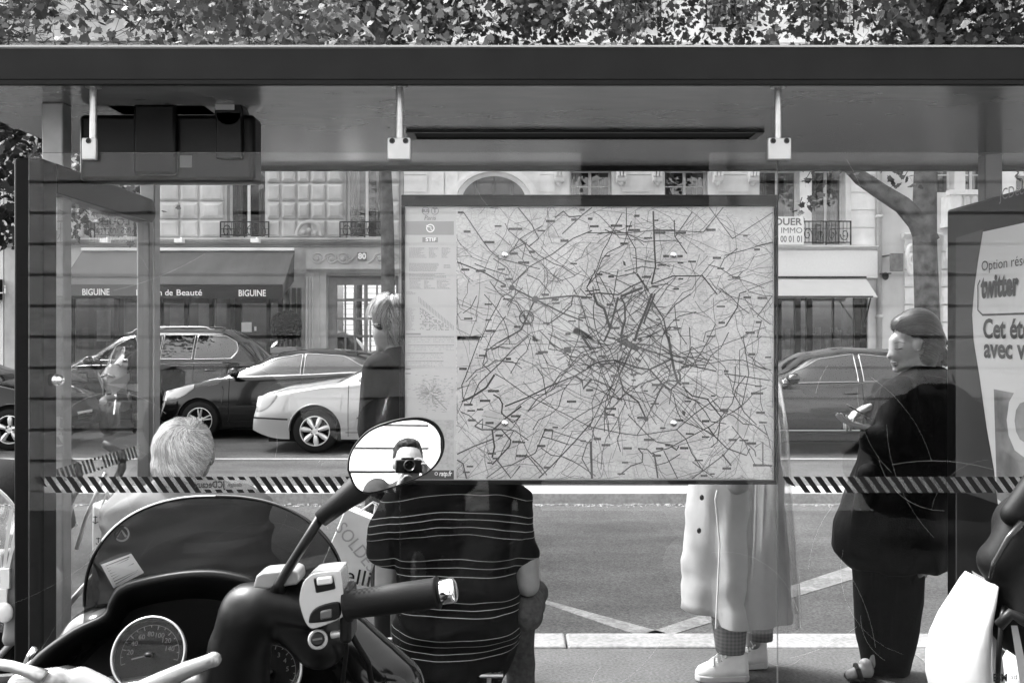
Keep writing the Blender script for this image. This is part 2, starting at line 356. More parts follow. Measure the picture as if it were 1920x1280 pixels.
def window(parent, a, b, c, d, y=DY + .3, mull=1, bars=2, fm=None, curtain=True, fw=.06):
    mb = MB(); fm = fm or wframe
    mb.box(a, a + fw, y, y + .05, c, d); mb.box(b - fw, b, y, y + .05, c, d); mb.box(a + fw, b - fw, y, y + .05, c, c + fw); mb.box(a + fw, b - fw, y, y + .05, d - fw, d)
    for k in range(mull): x = a + (b - a) * (k + 1) / (mull + 1); mb.box(x - fw * .6, x + fw * .6, y - .01, y + .04, c + fw, d - fw)
    for k in range(bars): z = c + (d - c) * (k + 1) / (bars + 1); mb.box(a + fw, b - fw, y + .01, y + .035, z - .015, z + .015)
    w_ = mb.build('window', fm, parent)
    g_ = MB(); g_.add([(a, y + .025, c), (b, y + .025, c), (b, y + .025, d), (a, y + .025, d)], [(0, 1, 2, 3)]); g_.build('pane', glz, w_)
    if curtain:
        q = MB(); wd = (b - a) * .28
        for (u, v) in ((a, a + wd), (b - wd, b)):
            rows = [[Vector((u + (v - u) * k / 24, y + .15 + .03 * math.sin(k * 1.4), z)) for k in range(25)] for z in (c, d)]; q.grid(rows)
        q.build('curtain', curt, w_, smooth=True)
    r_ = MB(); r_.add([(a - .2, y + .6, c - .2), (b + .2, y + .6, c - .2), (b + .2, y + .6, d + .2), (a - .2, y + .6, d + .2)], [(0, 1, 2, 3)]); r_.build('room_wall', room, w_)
    return w_
def railing(parent, a, b, c, d, y=DY - .12, scroll=True):
    mb = MB(); mb.box(a, b, y - .015, y + .015, d - .03, d); mb.box(a, b, y - .012, y + .012, c + .05, c + .075); mb.box(a, b, y - .01, y + .01, d - .2, d - .185)
    for x in (a, b, (a + b) / 2): mb.box(x - .015, x + .015, y - .015, y + .015, c, d)
    n = int((b - a) / .09)
    for k in range(1, n): x = a + (b - a) * k / n; mb.box(x - .006, x + .006, y - .006, y + .006, c + .07, d - .03)
    if scroll:
        m = max(2, int((b - a) / .28))
        for k in range(m):
            x = a + (b - a) * (k + .5) / m; pts = []
            for t in range(28):
                q = t / 27 * 4.2 * math.pi / 1.6; rr = .11 * (1 - t / 34); pts.append(Vector((x + rr * math.cos(q + k * 3.14), y - .01, (c + d) / 2 - .04 + rr * 1.5 * math.sin(q + k * 3.14))))
            mb.tube(pts, .011, 5)
    return mb.build('balcony_railing', iron, parent)
# ---- building B: grey stone with faceted blocks, awning and street door (number 80)
bB = thing('stone_building', 'grey stone building with faceted blocks above a dark awning and doorway 80', 'building', (fx(440), DY, 0))
x0, x1 = fx(8), fx(756); zc = fz(448)
winB = [(fx(425), fx(497), fz(446), fz(250)), (fx(648), fx(722), fz(446), fz(250)), (fx(190), fx(262), fz(446), fz(250))]
up = [(a, b, 9.6, 12.4) for a, b, _, _ in winB] + [(a, b, 13.6, 16) for a, b, _, _ in winB]
door = (fx(612), fx(748), 0, fz(517)); shop = (fx(128), fx(522), .45, fz(535))
mb = wall(x0, x1, -.3, 17.5, winB + up + [door, shop]); mb.build('wall', stone, bB)
for q in winB: 
    window(bB, *q, mull=1, bars=0); railing(bB, q[0] - .12, q[1] + .12, fz(446), fz(416))
for q in up: window(bB, *q, mull=1, bars=2)
# faceted blocks
mb = MB()
def facet(xa, xb, za, zb, e=.035, y=DY, k=.7, mb=None):
    m_ = .03; xa += m_; xb -= m_; za += m_; zb -= m_; cx, cz = (xa + xb) / 2, (za + zb) / 2; wx, wz = (xb - xa) / 2 * (1 - k), (zb - za) / 2 * (1 - k)
    o = [(xa, y, za), (xb, y, za), (xb, y, zb), (xa, y, zb)]; p = [(xa, y - .05, za), (xb, y - .05, za), (xb, y - .05, zb), (xa, y - .05, zb)]
    i_ = [(cx - wx, y - .05 - e, cz - wz), (cx + wx, y - .05 - e, cz - wz), (cx + wx, y - .05 - e, cz + wz), (cx - wx, y - .05 - e, cz + wz)]
    mb.add(o + p + i_, [(0, 1, 5, 4), (1, 2, 6, 5), (2, 3, 7, 6), (3, 0, 4, 7), (4, 5, 9, 8), (5, 6, 10, 9), (6, 7, 11, 10), (7, 4, 8, 11), (8, 9, 10, 11)])
rowz = [fz(446) + k * (fz(378) - fz(412)) for k in range(9)]
for (pa, pb, cols) in ((298, 421, (298, 338, 374, 421)), (500, 645, (500, 527, 557, 582, 612, 645)), (262, 298, (266, 298)), (724, 752, (726, 750)), (12, 186, (12, 50, 90, 130, 160, 186))):
    mb = MB(); mb.box(fx(cols[0]), fx(cols[-1]), DY - .012, DY - .003, rowz[0], rowz[8])
    for j in range(8):
        for a, b in zip(cols, cols[1:]): facet(fx(a), fx(b), rowz[j], rowz[j + 1], k=.4 if (j % 2) else .25, e=.03 if (j % 2) else .018, mb=mb)
    mb.build('faceted_stonework', stone, bB)
for cols in ((298, 338, 374, 421), (500, 557, 612, 645), (726, 752), (12, 90, 186)):
    mb = MB(); mb.box(fx(cols[0]), fx(cols[-1]), DY - .012, DY - .003, 9.5, 12.8)
    for zz in (9.5, 10.2, 10.9, 11.6):
        for a, b in zip(cols, cols[1:]): facet(fx(a), fx(b), zz, zz + .68, e=.05, k=.2, mb=mb)
    mb.build('faceted_stonework', stone, bB)
mb = MB()
def moulding(mb, x0, x1, z0, z1, y=DY, out=.2, steps=4):
    h = (z1 - z0) / steps
    for k in range(steps): mb.box(x0 - .002 * k, x1 + .002 * k, y - out * (k + 1) / steps, y - .004 + .001 * k, z0 + h * k, z0 + h * (k + 1))
moulding(mb, x0, x1, fz(462), fz(448), out=.3); moulding(mb, x0, x1, 8.6, 8.95, out=.35); moulding(mb, x0, x1, 12.9, 13.2, out=.3); moulding(mb, x0, x1, 16.9, 17.5, out=.6)
mb.build('cornice', trim if False else stone, bB)
for px in (210, 347, 487):
    q = MB(); q.box(fx(px) - .1, fx(px) + .1, DY - .52, DY - .31, fz(458), fz(451)); q.box(fx(px) - .02, fx(px) + .02, DY - .32, DY - .28, fz(452), fz(447)); q.build('spot_lamp', mat('lamp_white', .9, .4), bB)
# doorway surround with carved frieze and street number
mb = MB(); mb.box(fx(575), fx(756), DY - .1, DY - .003, fz(503), fz(468)); moulding(mb, fx(578), fx(756), fz(513), fz(503), out=.22)
for (a, b, o) in ((575, 590, .14), (590, 600, .09), (600, 612, .05)): mb.box(fx(a), fx(b), DY - o, DY - .003, 0, fz(513))
mb.box(fx(748), fx(756), DY - .09, DY - .003, 0, fz(513))
for px in (577, 583, 588): mb.tube([(fx(px), DY - .15, .5), (fx(px), DY - .15, fz(520))], .03, 8)
for (px, s) in ((596, 1), (622, -1), (645, 1), (714, -1), (740, 1)):
    pts = [Vector((fx(px) + s * .16 * (1 - t / 30) * math.cos(t * .45), DY - .12, fz(486) + .16 * (1 - t / 30) * math.sin(t * .45))) for t in range(26)]; mb.tube(pts, .022, 6); mb.ell((fx(px), DY - .12, fz(486)), .05, .04, .05, seg=10, rings=6)
for px in (608, 634, 660, 700, 727): mb.tube([(fx(px) - .12, DY - .11, fz(494)), (fx(px), DY - .13, fz(488)), (fx(px) + .14, DY - .11, fz(478))], [.03, .02, .008], 6)
mb.build('door_surround', stone, bB)
# carved panel above the awning cornice
mb = MB()
for i in range(34):
    t = i / 33 * math.pi; x = fx(582) - .3 * math.cos(t); mb.ell((x, DY - .18, fz(440) + .3 * math.sin(t)), .045, .03, .045, seg=8, rings=5)
for (dx, dz) in ((-.15, .06), (0, .12), (.15, .06), (-.3, .02), (.3, .02)): mb.ell((fx(582) + dx, DY - .17, fz(442) + dz), .06, .04, .06, seg=8, rings=5)
mb.build('carved_ornament', stone, bB)
q = MB(); q.box(fx(672), fx(689), DY - .14, DY - .1, fz(489), fz(474)); pl = q.build('number_plate', mat('number_blue', .12, .4), bB)
text('number', '80', .2, (fx(680.5), DY - .145, fz(481.5)), mat('paint_white', .8, .5), pl, bold=.008)
# the door: wooden frame with glazed panes
mb = MB(); a, b, c, d = door; y = DY + .25
mb.box(a, a + .22, y, y + .08, 0, d); mb.box(b - .1, b, y, y + .08, 0, d); mb.box(a + .22, b - .1, y, y + .08, d - .22, d); mb.box(a + .22, b - .1, y, y + .08, 0, .55)
bx = [fx(626), fx(644), fx(663), fx(682), fx(694), fx(705), fx(722), fx(740)]
for px in (644, 663): mb.box(fx(px) - .02, fx(px) + .02, y + .01, y + .07, .55, d - .22)
mb.box(fx(680), fx(686), y - .02, y + .09, .55, d - .22)
for px in (704, 722): mb.box(fx(px) - .02, fx(px) + .02, y + .01, y + .07, .55, d - .22)
for py in (562, 597, 630, 662): mb.box(a + .22, b - .1, y + .005, y + .065, fz(py) - .03, fz(py) + .03)
dr = mb.build('door', wood, bB); g_ = MB(); g_.add([(a + .2, y + .04, .5), (b - .1, y + .04, .5), (b - .1, y + .04, d - .2), (a + .2, y + .04, d - .2)], [(0, 1, 2, 3)]); g_.build('pane', glassmat('door_glass', .25, 9, 1.55), dr)
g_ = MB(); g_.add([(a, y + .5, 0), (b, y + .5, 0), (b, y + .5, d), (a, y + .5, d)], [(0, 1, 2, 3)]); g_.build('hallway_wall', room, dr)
g_ = MB(); g_.box(fx(690), fx(692), y - .06, y - .03, fz(668), fz(600)); g_.build('handle', M_['steel'], dr)
# shopfront
mb = MB(); a, b, c, d = shop; y = DY + .22
for px in (128, 212, 296, 345, 392, 432, 445, 500, 522): mb.box(fx(px) - .05, fx(px) + .05, y - .05, y + .06, c, d)
mb.box(a, b, y - .04, y + .05, c, c + .25); mb.box(a, b, y - .04, y + .05, d - .2, d)
for px in (527, 540, 552, 562): mb.box(fx(px) - .045, fx(px) + .045, DY - .1, DY - .002, .05, fz(540))
sf = mb.build('shopfront', dwood, bB); g_ = MB(); g_.add([(a, y, c), (b, y, c), (b, y, d), (a, y, d)], [(0, 1, 2, 3)]); g_.build('pane', glassmat('shop_glass', .5, 2.2, 1.55), sf)
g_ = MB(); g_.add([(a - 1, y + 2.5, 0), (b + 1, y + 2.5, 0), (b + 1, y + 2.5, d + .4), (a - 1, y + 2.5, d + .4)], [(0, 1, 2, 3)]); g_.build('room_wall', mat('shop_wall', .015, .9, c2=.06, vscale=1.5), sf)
g_ = MB(); g_.box(fx(446), fx(468), y - .03, y - .02, fz(622), fz(604)); g_.box(fx(473), fx(477), y - .03, y - .02, fz(620), fz(612)); g_.build('notice', mat('paper', .8, .8), sf)
g_ = MB()
for px in (180, 232, 260, 320, 375, 410): g_.box(fx(px) - .2, fx(px) + .15, y + .3, y + .33, fz(640), fz(560) + random.uniform(-.3, .2))
g_.build('display_board', mat('display', .25, .6, var=.5, vscale=2.5), sf)
# awning
aw = thing('shop_awning', 'long dark grey awning with lettered valance over the beauty shop', 'awning', (fx(345), DY - .6, fz(500)))
ax0, ax1, yt, yb = fx(165), fx(557), DY - .32, DY - 1.55
bx0, bx1 = ax0 + .0, ax1
n = 60; rows = []
for (yy, zz) in ((yt, fz(472)), ((yt + yb) / 2, fz(472) * .5 + 2.76 * .5 - .015), (yb, 2.76)):
    rows.append([Vector((ax0 + (ax1 - ax0) * k / n, yy, zz - .012 * abs(math.sin(k * math.pi / 10)))) for k in range(n + 1)])
mb = MB(); mb.grid(rows); mb.grid([[p + Vector((0, .01, -.02)) for p in r] for r in rows])
for x in (ax0, ax1): mb.prism([(x, yt, fz(472)), (x, yb, 2.76), (x, yb, 2.5), (x, yt - .1, 2.9)], (.01, 0, 0))
mb.build('canopy', cloth, aw, smooth=True)
mb = MB(); mb.box(ax0, ax1, yb - .012, yb, 2.44, 2.755); va = mb.build('valance', mat('valance_cloth', .01, .8, var=.1, vscale=4), aw)
mb = MB(); mb.box(ax0, ax1, DY - .4, DY - .305, fz(472), fz(467)); mb.build('awning_rail', mat('rail_white', .75, .5), aw)
mb = MB(); mb.tube([(ax0, yb, 2.76), (ax1, yb, 2.76)], .022, 8); mb.build('front_bar', M_['dark'], aw)
lw = mat('letter_white', .75, .7)
def vx(px): return (px - CX) / F * yb
def vz(py): return EYE - (py - HZ) / F * yb
text('lettering', 'BIGUINE', .21, (vx(473), yb - .014, vz(550)), lw, va, width=.64, bold=.003)
text('lettering', 'BIGUINE', .21, (vx(180), yb - .014, vz(548)), lw, va, width=.64, bold=.003)
for wd_, px_, w_ in (('Maison', 280, .6), ('de', 317, .18), ('Beauté', 355, .6)): text('lettering', wd_, .2, (vx(px_), yb - .014, vz(549)), lw, va, width=w_, bold=.002)
# topiary ball in a pot
tp = thing('potted_topiary', 'dark clipped ball shrub in a square pot beside the shop entrance', 'potted plant', (fx(537) * .95, 23.7, 0))
tx = (537 - CX) / F * 23.7; tz = EYE - (610 - HZ) / F * 23.7
mb = MB(); mb.tube([(tx, 23.7, 1.3), (tx, 23.7, tz)], .03); mb.build('stem', mat('bark_dark', .05, .9), tp)
mb = MB(); rn = random.Random(3)
for i in range(3800):
    d = Vector((rn.gauss(0, 1), rn.gauss(0, 1), rn.gauss(0, 1))).normalized(); c = Vector((tx, 23.7, tz)) + d * (.35 * rn.uniform(.86, 1.04)); t = d.cross(Vector((rn.random(), rn.random(), rn.random()))).normalized() * .022; u = (d * .6 + Vector((rn.gauss(0, .5), rn.gauss(0, .5), rn.gauss(0, .5)))).normalized() * .04
    mb.add([c - t, c + u * .5 - t * .1, c + u, c + t], [(0, 1, 2, 3)])
mb.ell((tx, 23.7, tz), .29, .29, .29)
mb.build('clipped_ball', mat('box_leaf', .018, .6, var=.5, vscale=30), tp)
mb = MB(); mb.rings([[Vector((tx + s * h, 23.7 + t * h, z)) for s, t in ((-1, -1), (1, -1), (1, 1), (-1, 1))] for h, z in ((.2, .0), (.28, 1.15), (.31, 1.15), (.31, 1.3), (.26, 1.3), (.26, 1.26))]); mb.build('pot', mat('pot_grey', .16, .6, var=.1), tp, bevel=.01)
# ---- building A: far left dark shop
bA = thing('corner_building', 'building at the far left with a dark shop sign and pale upper floor', 'building', (fx(-120), DY, 0))
hA = [(fx(-60), fx(-25), fz(430), fz(330)), (fx(-400), fx(-6), .4, fz(560)), (fx(-200), fx(-140), fz(430), fz(330))]
wall(fx(-620), fx(6), -.3, 15, hA).build('wall', stone3, bA)
window(bA, *hA[0]); window(bA, *hA[2]); window(bA, *hA[1], y=DY + .2, mull=4, bars=0, fm=dwood, curtain=False)
mb = MB(); mb.box(fx(-400), fx(5), DY - .25, DY - .004, fz(562), fz(524)); sg = mb.build('sign_board', mat('sign_black', .02, .4), bA)
text('lettering', 'Li', .3, (fx(22), DY - .255, fz(544)), lw, sg, align='RIGHT', width=.22)
mb = MB(); moulding(mb, fx(-620), fx(6), fz(448), fz(438), out=.2); mb.box(fx(-400), fx(5), DY - .3, DY - .255, fz(528), fz(522)); mb.build('cornice', trim, bA)
# ---- building C: pale ashlar with arch, brackets, scalloped blinds, white shop
bC = thing('pale_building', 'pale ashlar building with arched window, brackets and white shop awning', 'building', (fx(1200), DY, 0))
x0, x1 = fx(757), fx(1643); FL = fz(463)
wc = [(fx(1068), fx(1147), fz(440), fz(316)), (fx(1246), fx(1327), fz(440), fz(316)), (fx(1424), fx(1500), fz(455), fz(316)), (fx(1522), fx(1586), fz(460), fz(316))]
up = [(a, b, 9.3, 12.2) for a, b in ((fx(800), fx(880)), (fx(960), fx(1040)), (fx(1150), fx(1230)), (fx(1330), fx(1410)), (fx(1520), fx(1590)))]
up2 = [(a, b, 13.4, 15.8) for a, b, _, _ in up]
arch = (fx(868), fx(985), fz(440), fz(330)); shc = (fx(1180), fx(1628), .35, fz(556))
wall(x0, x1, -.3, 17.8, wc + up + up2 + [(fx(868), fx(985), 3.2, fz(345)), shc, (fx(780), fx(1140), .4, 2.9)]).build('wall', ashlar, bC)
window(bC, fx(780), fx(1140), .4, 2.9, mull=4, bars=0, fm=dwood, curtain=False)
for q in wc[:2]: window(bC, *q, mull=1, bars=3)
window(bC, *wc[2], mull=1, bars=0); window(bC, *wc[3], mull=1, bars=0)
for q in up + up2: window(bC, *q, mull=1, bars=2)
for q in up: railing(bC, q[0] - .1, q[1] + .1, 9.3, 10.2)
railing(bC, fx(1500), fx(1592), fz(460), fz(415)); 
# arch ring
mb = MB(); cxa, cza = fx(926), fz(378)
for (r0, r1, o) in ((fx(1010) - cxa, fx(1003) - cxa, .1), (fx(1003) - cxa, fx(996) - cxa, .16), (fx(996) - cxa, fx(986) - cxa, .07)):
    N = 40; out = [[Vector((cxa - r * math.cos(math.pi * k / N), y_, cza + r * .78 * math.sin(math.pi * k / N))) for k in range(N + 1)] for (r, y_) in ((r0, DY - .003), (r0, DY - o), (r1, DY - o), (r1, DY - .003))]
    mb.grid(out)
mb.build('arch_moulding', trim, bC, smooth=False)
q = MB(); N = 40; ra = fx(986) - cxa; q.add([Vector((cxa - ra * math.cos(math.pi * k / N), DY - .02, cza + ra * .78 * math.sin(math.pi * k / N))) for k in range(N + 1)] + [Vector((cxa + ra, DY - .02, 3.2)), Vector((cxa - ra, DY - .02, 3.2))], [tuple(range(N + 3))])
aw_ = q.build('arched_window', mat('arch_glass', .045, .15, var=.2, vscale=3), bC)
q = MB()
for px in (893, 926, 959): q.box(fx(px) - .04, fx(px) + .04, DY - .05, DY - .022, 3.2, fz(332))
q.box(fx(870), fx(982), DY - .055, DY - .03, fz(372), fz(368)); q.build('mullion', mat('arch_frame', .09, .5), aw_)
# brackets
for px in (1048, 1163, 1230, 1343, 1409):
    q = MB(); x = fx(px); q.box(x - .13, x + .13, DY - .42, DY - .003, fz(318), fz(310))
    for k in (-.08, 0, .08): q.box(x + k - .028, x + k + .028, DY - .36, DY - .003, fz(334), fz(318))
    q.tube([(x - .12, DY - .2, fz(338)), (x + .12, DY - .2, fz(338))], .09, 12); q.ell((x, DY - .14, fz(345)), .07, .1, .07, seg=10, rings=6); q.build('bracket', trim, bC)
# scalloped blinds
for (a, b) in ((1066, 1152), (1244, 1332), (1422, 1456), (1456, 1504), (1512, 1590)):
    q = MB(); n = 48; top = [Vector((fx(a) + (fx(b) - fx(a)) * k / n, DY - .08, fz(311))) for k in range(n + 1)]
    cyc = max(1, round((b - a) / 30)); bot = [Vector((fx(a) + (fx(b) - fx(a)) * k / n, DY - .16, fz(321) - .07 * abs(math.sin(math.pi * cyc * k / n)) + .03)) for k in range(n + 1)]; q.grid([top, bot]); q.build('scalloped_blind', wcloth, bC)
mb = MB(); moulding(mb, x0, fx(1640), fz(470), fz(462), out=.25); moulding(mb, x0, x1, 8.3, 8.75, out=.45, steps=5); mb.box(x0, x1, DY - .08, DY - .003, 8.9, 9.05); moulding(mb, x0, x1, 12.7, 13.0, out=.35); moulding(mb, x0, x1, 17.0, 17.8, out=.7, steps=6)
for px in (790, 1030, 1060, 1120, 1240, 1320): mb.box(fx(px) - .06, fx(px) + .06, DY - .1, DY - .003, 8.95, 12.6)
for px in (810, 835): mb.box(fx(px), fx(px) + .3, DY - .06, DY - .003, fz(440), fz(320))
mb.build('cornice', trim, bC)
# horizontal joints in the ashlar, cut as thin proud courses
mb = MB(); zz = fz(460)
while zz < 8.2:
    for (a, b) in ((1595, 1640), (1012, 1040), (1166, 1226), (1346, 1404), (758, 800)): mb.box(fx(a), fx(b), DY - .035, DY - .002, zz + .012, zz + .42)
    zz += .44
mb.build('ashlar_course', ashlar, bC)
# white shop fascia, awning, glazing
mb = MB(); mb.box(fx(1180), fx(1640), DY - .2, DY - .003, fz(522), fz(471)); mb.build('shop_fascia', mat('fascia_white', .72, .5, var=.03), bC)
q = MB(); a, b, c, d = shc
for px in (1180, 1260, 1340, 1420, 1464, 1500, 1522, 1612, 1626): q.box(fx(px) - .09, fx(px) + .05, DY + .1, DY + .25, c, d)
for px in (1566,): q.box(fx(px) - .02, fx(px) + .02, DY + .12, DY + .2, c, d)
q.box(a, b, DY + .1, DY + .24, c, c + .2); sf = q.build('shopfront', dwood, bC)
g_ = MB(); g_.add([(a, DY + .18, c), (b, DY + .18, c), (b, DY + .18, d), (a, DY + .18, d)], [(0, 1, 2, 3)]); g_.build('pane', glassmat('shop_glass2', .5, 5, 1.55), sf)
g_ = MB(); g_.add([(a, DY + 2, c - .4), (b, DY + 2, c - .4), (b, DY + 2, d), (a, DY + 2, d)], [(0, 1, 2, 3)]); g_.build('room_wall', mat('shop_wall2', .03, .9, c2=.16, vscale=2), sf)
g_ = MB()
for i in range(26): x = random.uniform(fx(1470), fx(1600)); g_.box(x, x + random.uniform(.05, .2), DY + .5, DY + .6, .9, .9 + random.uniform(.1, .9))
g_.build('goods', mat('goods', .1, .6, c2=.5, vscale=3), sf)
wa = thing('white_awning', 'short white awning over the shop at the right of the pale building', 'awning', (fx(1500), DY - .5, fz(530)))
mb = MB(); yb2 = DY - 1.0; zt, zb_ = fz(522), EYE - (556 - HZ) / F * yb2
x_l, x_r = fx(1180), fx(1618); xr2 = (1637 - CX) / F * yb2
mb.prism([(x_l, DY - .2, zt), (x_l, yb2, zb_), (x_l, yb2, zb_ - .03), (x_l, DY - .2, zt - .05)], (x_r - x_l, 0, 0)); mb.build('canopy', wcloth, wa)
mb = MB(); mb.tube([(x_l, yb2, zb_), (xr2, yb2, zb_)], .02); mb.tube([(xr2 - .05, yb2, zb_), (x_r, DY - .1, zb_ - .7)], .02); mb.box(x_l, x_r, DY - .26, DY - .19, zt - .01, zt + .04); mb.build('awning_arm', iron, wa)
# 'to let' board on the balcony
lb = thing('letting_board', 'white estate agent board fixed by the balcony railing', 'sign', (fx(1479), DY - .3, fz(435)))
mb = MB(); mb.box(fx(1430), fx(1500), DY - .32, DY - .28, fz(461), fz(409)); mb.build('board', mat('board_white', .85, .6), lb)
gl_ = mat('letter_grey', .16, .7); 
text('lettering', 'A LOUER', .24, (fx(1496), DY - .322, fz(419)), gl_, lb, align='RIGHT', width=1.08, bold=.006)
text('lettering', 'PARIS IMMO', .2, (fx(1498), DY - .322, fz(435)), gl_, lb, align='RIGHT', width=1.1)
text('lettering', '01 40 00 01 01', .22, (fx(1499), DY - .322, fz(451)), gl_, lb, align='RIGHT', width=1.35 * .7, bold=.004)
# downpipe
mb = MB(); mb.tube([(fx(1646), DY - .1, 0), (fx(1646), DY - .1, 17)], .07, 12)
for z in (2, 4.5, 7, 9.5): mb.tube([(fx(1646), DY - .1, z), (fx(1646), DY - .1, z + .08)], .09, 12)
mb.build('downpipe', mat('pipe', .5, .5, var=.06), bC, smooth=True)
# ---- building D
bD = thing('bay_building', 'pale rendered building at the right with a stone bay and balustrade', 'building', (fx(1850), DY, 0))
hD = [(fx(1810), fx(1850), fz(362), fz(250)), (fx(1720), fx(1790), fz(362), fz(250)), (fx(1905), fx(1960), fz(450), fz(330)), (fx(1790), fx(1880), .3, fz(560)), (fx(1690), fx(1760), 9.3, 12), (fx(1830), fx(1900), 9.3, 12)]
wall(fx(1652), fx(2350), -.3, 16.5, hD).build('wall', stone3, bD)
window(bD, *hD[0], bars=2); window(bD, *hD[1]); window(bD, *hD[2]); window(bD, *hD[3], fm=dwood, curtain=False); window(bD, *hD[4]); window(bD, *hD[5])
mb = MB(); mb.box(fx(1762), fx(2000), DY - .55, DY - .003, fz(428), fz(420)); mb.box(fx(1762), fx(2000), DY - .6, DY - .35, fz(371), fz(362)); mb.box(fx(1764), fx(1782), DY - .58, DY - .003, fz(420), fz(371))
for k in range(14):
    x = fx(1792 + k * 14); mb.rings([[Vector((x + r * math.cos(q * math.pi / 5), DY - .47 + r * math.sin(q * math.pi / 5), z)) for q in range(10)] for r, z in ((.05, fz(420)), (.03, fz(414)), (.075, fz(404)), (.04, fz(388)), (.035, fz(378)), (.06, fz(371)))])
moulding(mb, fx(1690), fx(1760), fz(450), fz(438), out=.25); moulding(mb, fx(1652), fx(2350), 8.2, 8.6, out=.4); moulding(mb, fx(1652), fx(2350), 15.9, 16.5, out=.5)
for (px, s) in ((1700, 1), (1776, 1)):
    pts = [Vector((fx(px) + .1 * math.cos(t * .5) * (1 - t / 40), DY - .25, fz(470) + t * -.02 + .18 * math.sin(t * .5))) for t in range(30)]; mb.tube(pts, .05, 6)
zz = .6
while zz < fz(470): mb.box(fx(1765), fx(1790), DY - .12, DY - .003, zz, zz + .4); mb.box(fx(1695), fx(1712), DY - .06, DY - .003, zz, zz + .4); zz += .44
mb.build('stonework', trim, bD)
mb = MB(); mb.box(fx(1655), fx(1678), DY - .55, DY - .45, fz(511), fz(478)); mb.box(fx(1650), fx(1660), DY - .5, DY - .003, fz(482), fz(480)); mb.build('hanging_sign', mat('sign_grey', .12, .5, var=.3, vscale=9), bD, bevel=.01)
mb = MB(); mb.ell((fx(1652), DY - .3, fz(519)), .08, .08, .1); mb.box(fx(1645), fx(1662), DY - .33, DY - .003, fz(513), fz(515)); mb.build('wall_lamp', M_['dark'], bD)
# ================================================================ WALL BEHIND THE CAMERA (seen in the mirror and in the glass)
bW = thing('rusticated_building', 'white grooved stone building behind the bus stop, seen only in reflections', 'building', (0, -2.6, 0))
mb = MB(); sp = .28; z = 1.006 - .28 * 3 + .012
wst = mat('white_stone', .74, .8, var=.06, vscale=3, bump=.1, bscale=40)
wx0, wx1 = .62, 1.8
while z < 8.5:
    for (a, b) in ((-9, wx0), (wx1, 9)) if 1.3 < z + .13 < 3.4 else ((-9, 9),): mb.box(a, b, -2.8, -2.6, z, z + sp - .03)
    z += sp
mb.box(-9, 9, -2.8, -2.58, -.1, .16); mb.build('wall', wst, bW)
mb = MB(); mb.box(-9, 9, -3.4, -2.801, 0, 8.3); mb.build('wall_core', mat('groove_shadow', .1, .9), bW)
mb = MB(); mb.box(wx0, wx1, -2.75, -2.7, 1.3, 3.4); wi = mb.build('window', mat('window_dark', .03, .1), bW)
mb = MB(); mb.box(wx0 - .12, wx0, -2.6, -2.5, 1.2, 3.5); mb.box(wx1, wx1 + .12, -2.6, -2.5, 1.2, 3.5); mb.box(wx0 - .18, wx1 + .18, -2.6, -2.45, 1.12, 1.2)
for k in range(1, 8): mb.box(wx0 + (wx1 - wx0) * k / 8 - .01, wx0 + (wx1 - wx0) * k / 8 + .01, -2.66, -2.64, 1.2, 1.75)
mb.build('frame', wst, wi)
# ================================================================ TREES
bark = mat('plane_bark', .03, .9, c2=.1, vscale=6, bump=1.0, bscale=25, detail=8)
def leafmat(name, c, tr):
    m = bpy.data.materials.new(name); m.use_nodes = True; t = m.node_tree; b = t.nodes['Principled BSDF']; o = t.nodes['Material Output']
    b.inputs['Roughness'].default_value = .45
    geo = t.nodes.new('ShaderNodeNewGeometry'); mr = t.nodes.new('ShaderNodeMapRange'); t.links.new(geo.outputs['Random Per Island'], mr.inputs[0]); mr.inputs[3].default_value = c * .45; mr.inputs[4].default_value = c * 1.7
    t.links.new(mr.outputs[0], b.inputs['Base Color'])
    ts = t.nodes.new('ShaderNodeBsdfTranslucent'); t.links.new(mr.outputs[0], ts.inputs[0]); mx = t.nodes.new('ShaderNodeMixShader'); mx.inputs[0].default_value = tr
    t.links.new(b.outputs[0], mx.inputs[1]); t.links.new(ts.outputs[0], mx.inputs[2]); t.links.new(mx.outputs[0], o.inputs[0]); return m
LEAF_SHADED = leafmat('plane_leaf_shaded', .026, .4); LEAF_LIT = leafmat('plane_leaf_lit', .075, .45)  # one leaf in two tones: lit and shaded look put into the colour
LV = [(0, 0), (.16, -.02), (.44, -.06), (.4, .14), (.62, .32), (.42, .42), (.4, .64), (.2, .66), (0, .98), (-.2, .66), (-.4, .64), (-.42, .42), (-.62, .32), (-.4, .14), (-.44, -.06), (-.16, -.02)]
def add_leaf(mb, c, s, rn):
    n = Vector((rn.gauss(0, .7), rn.gauss(0, .7), rn.gauss(.6, .5))).normalized(); u = Vector((rn.gauss(0, 1), rn.gauss(0, 1), rn.gauss(-.5, .8))); u = (u - n * u.dot(n)).normalized(); v = n.cross(u)
    cup = rn.uniform(-.15, .25)
    vs = [c + u * (y * s) + v * (x * s) + n * (cup * s * (x * x + .3 * y * y)) for x, y in LV]; mb.add(vs, [tuple(range(len(LV)))])
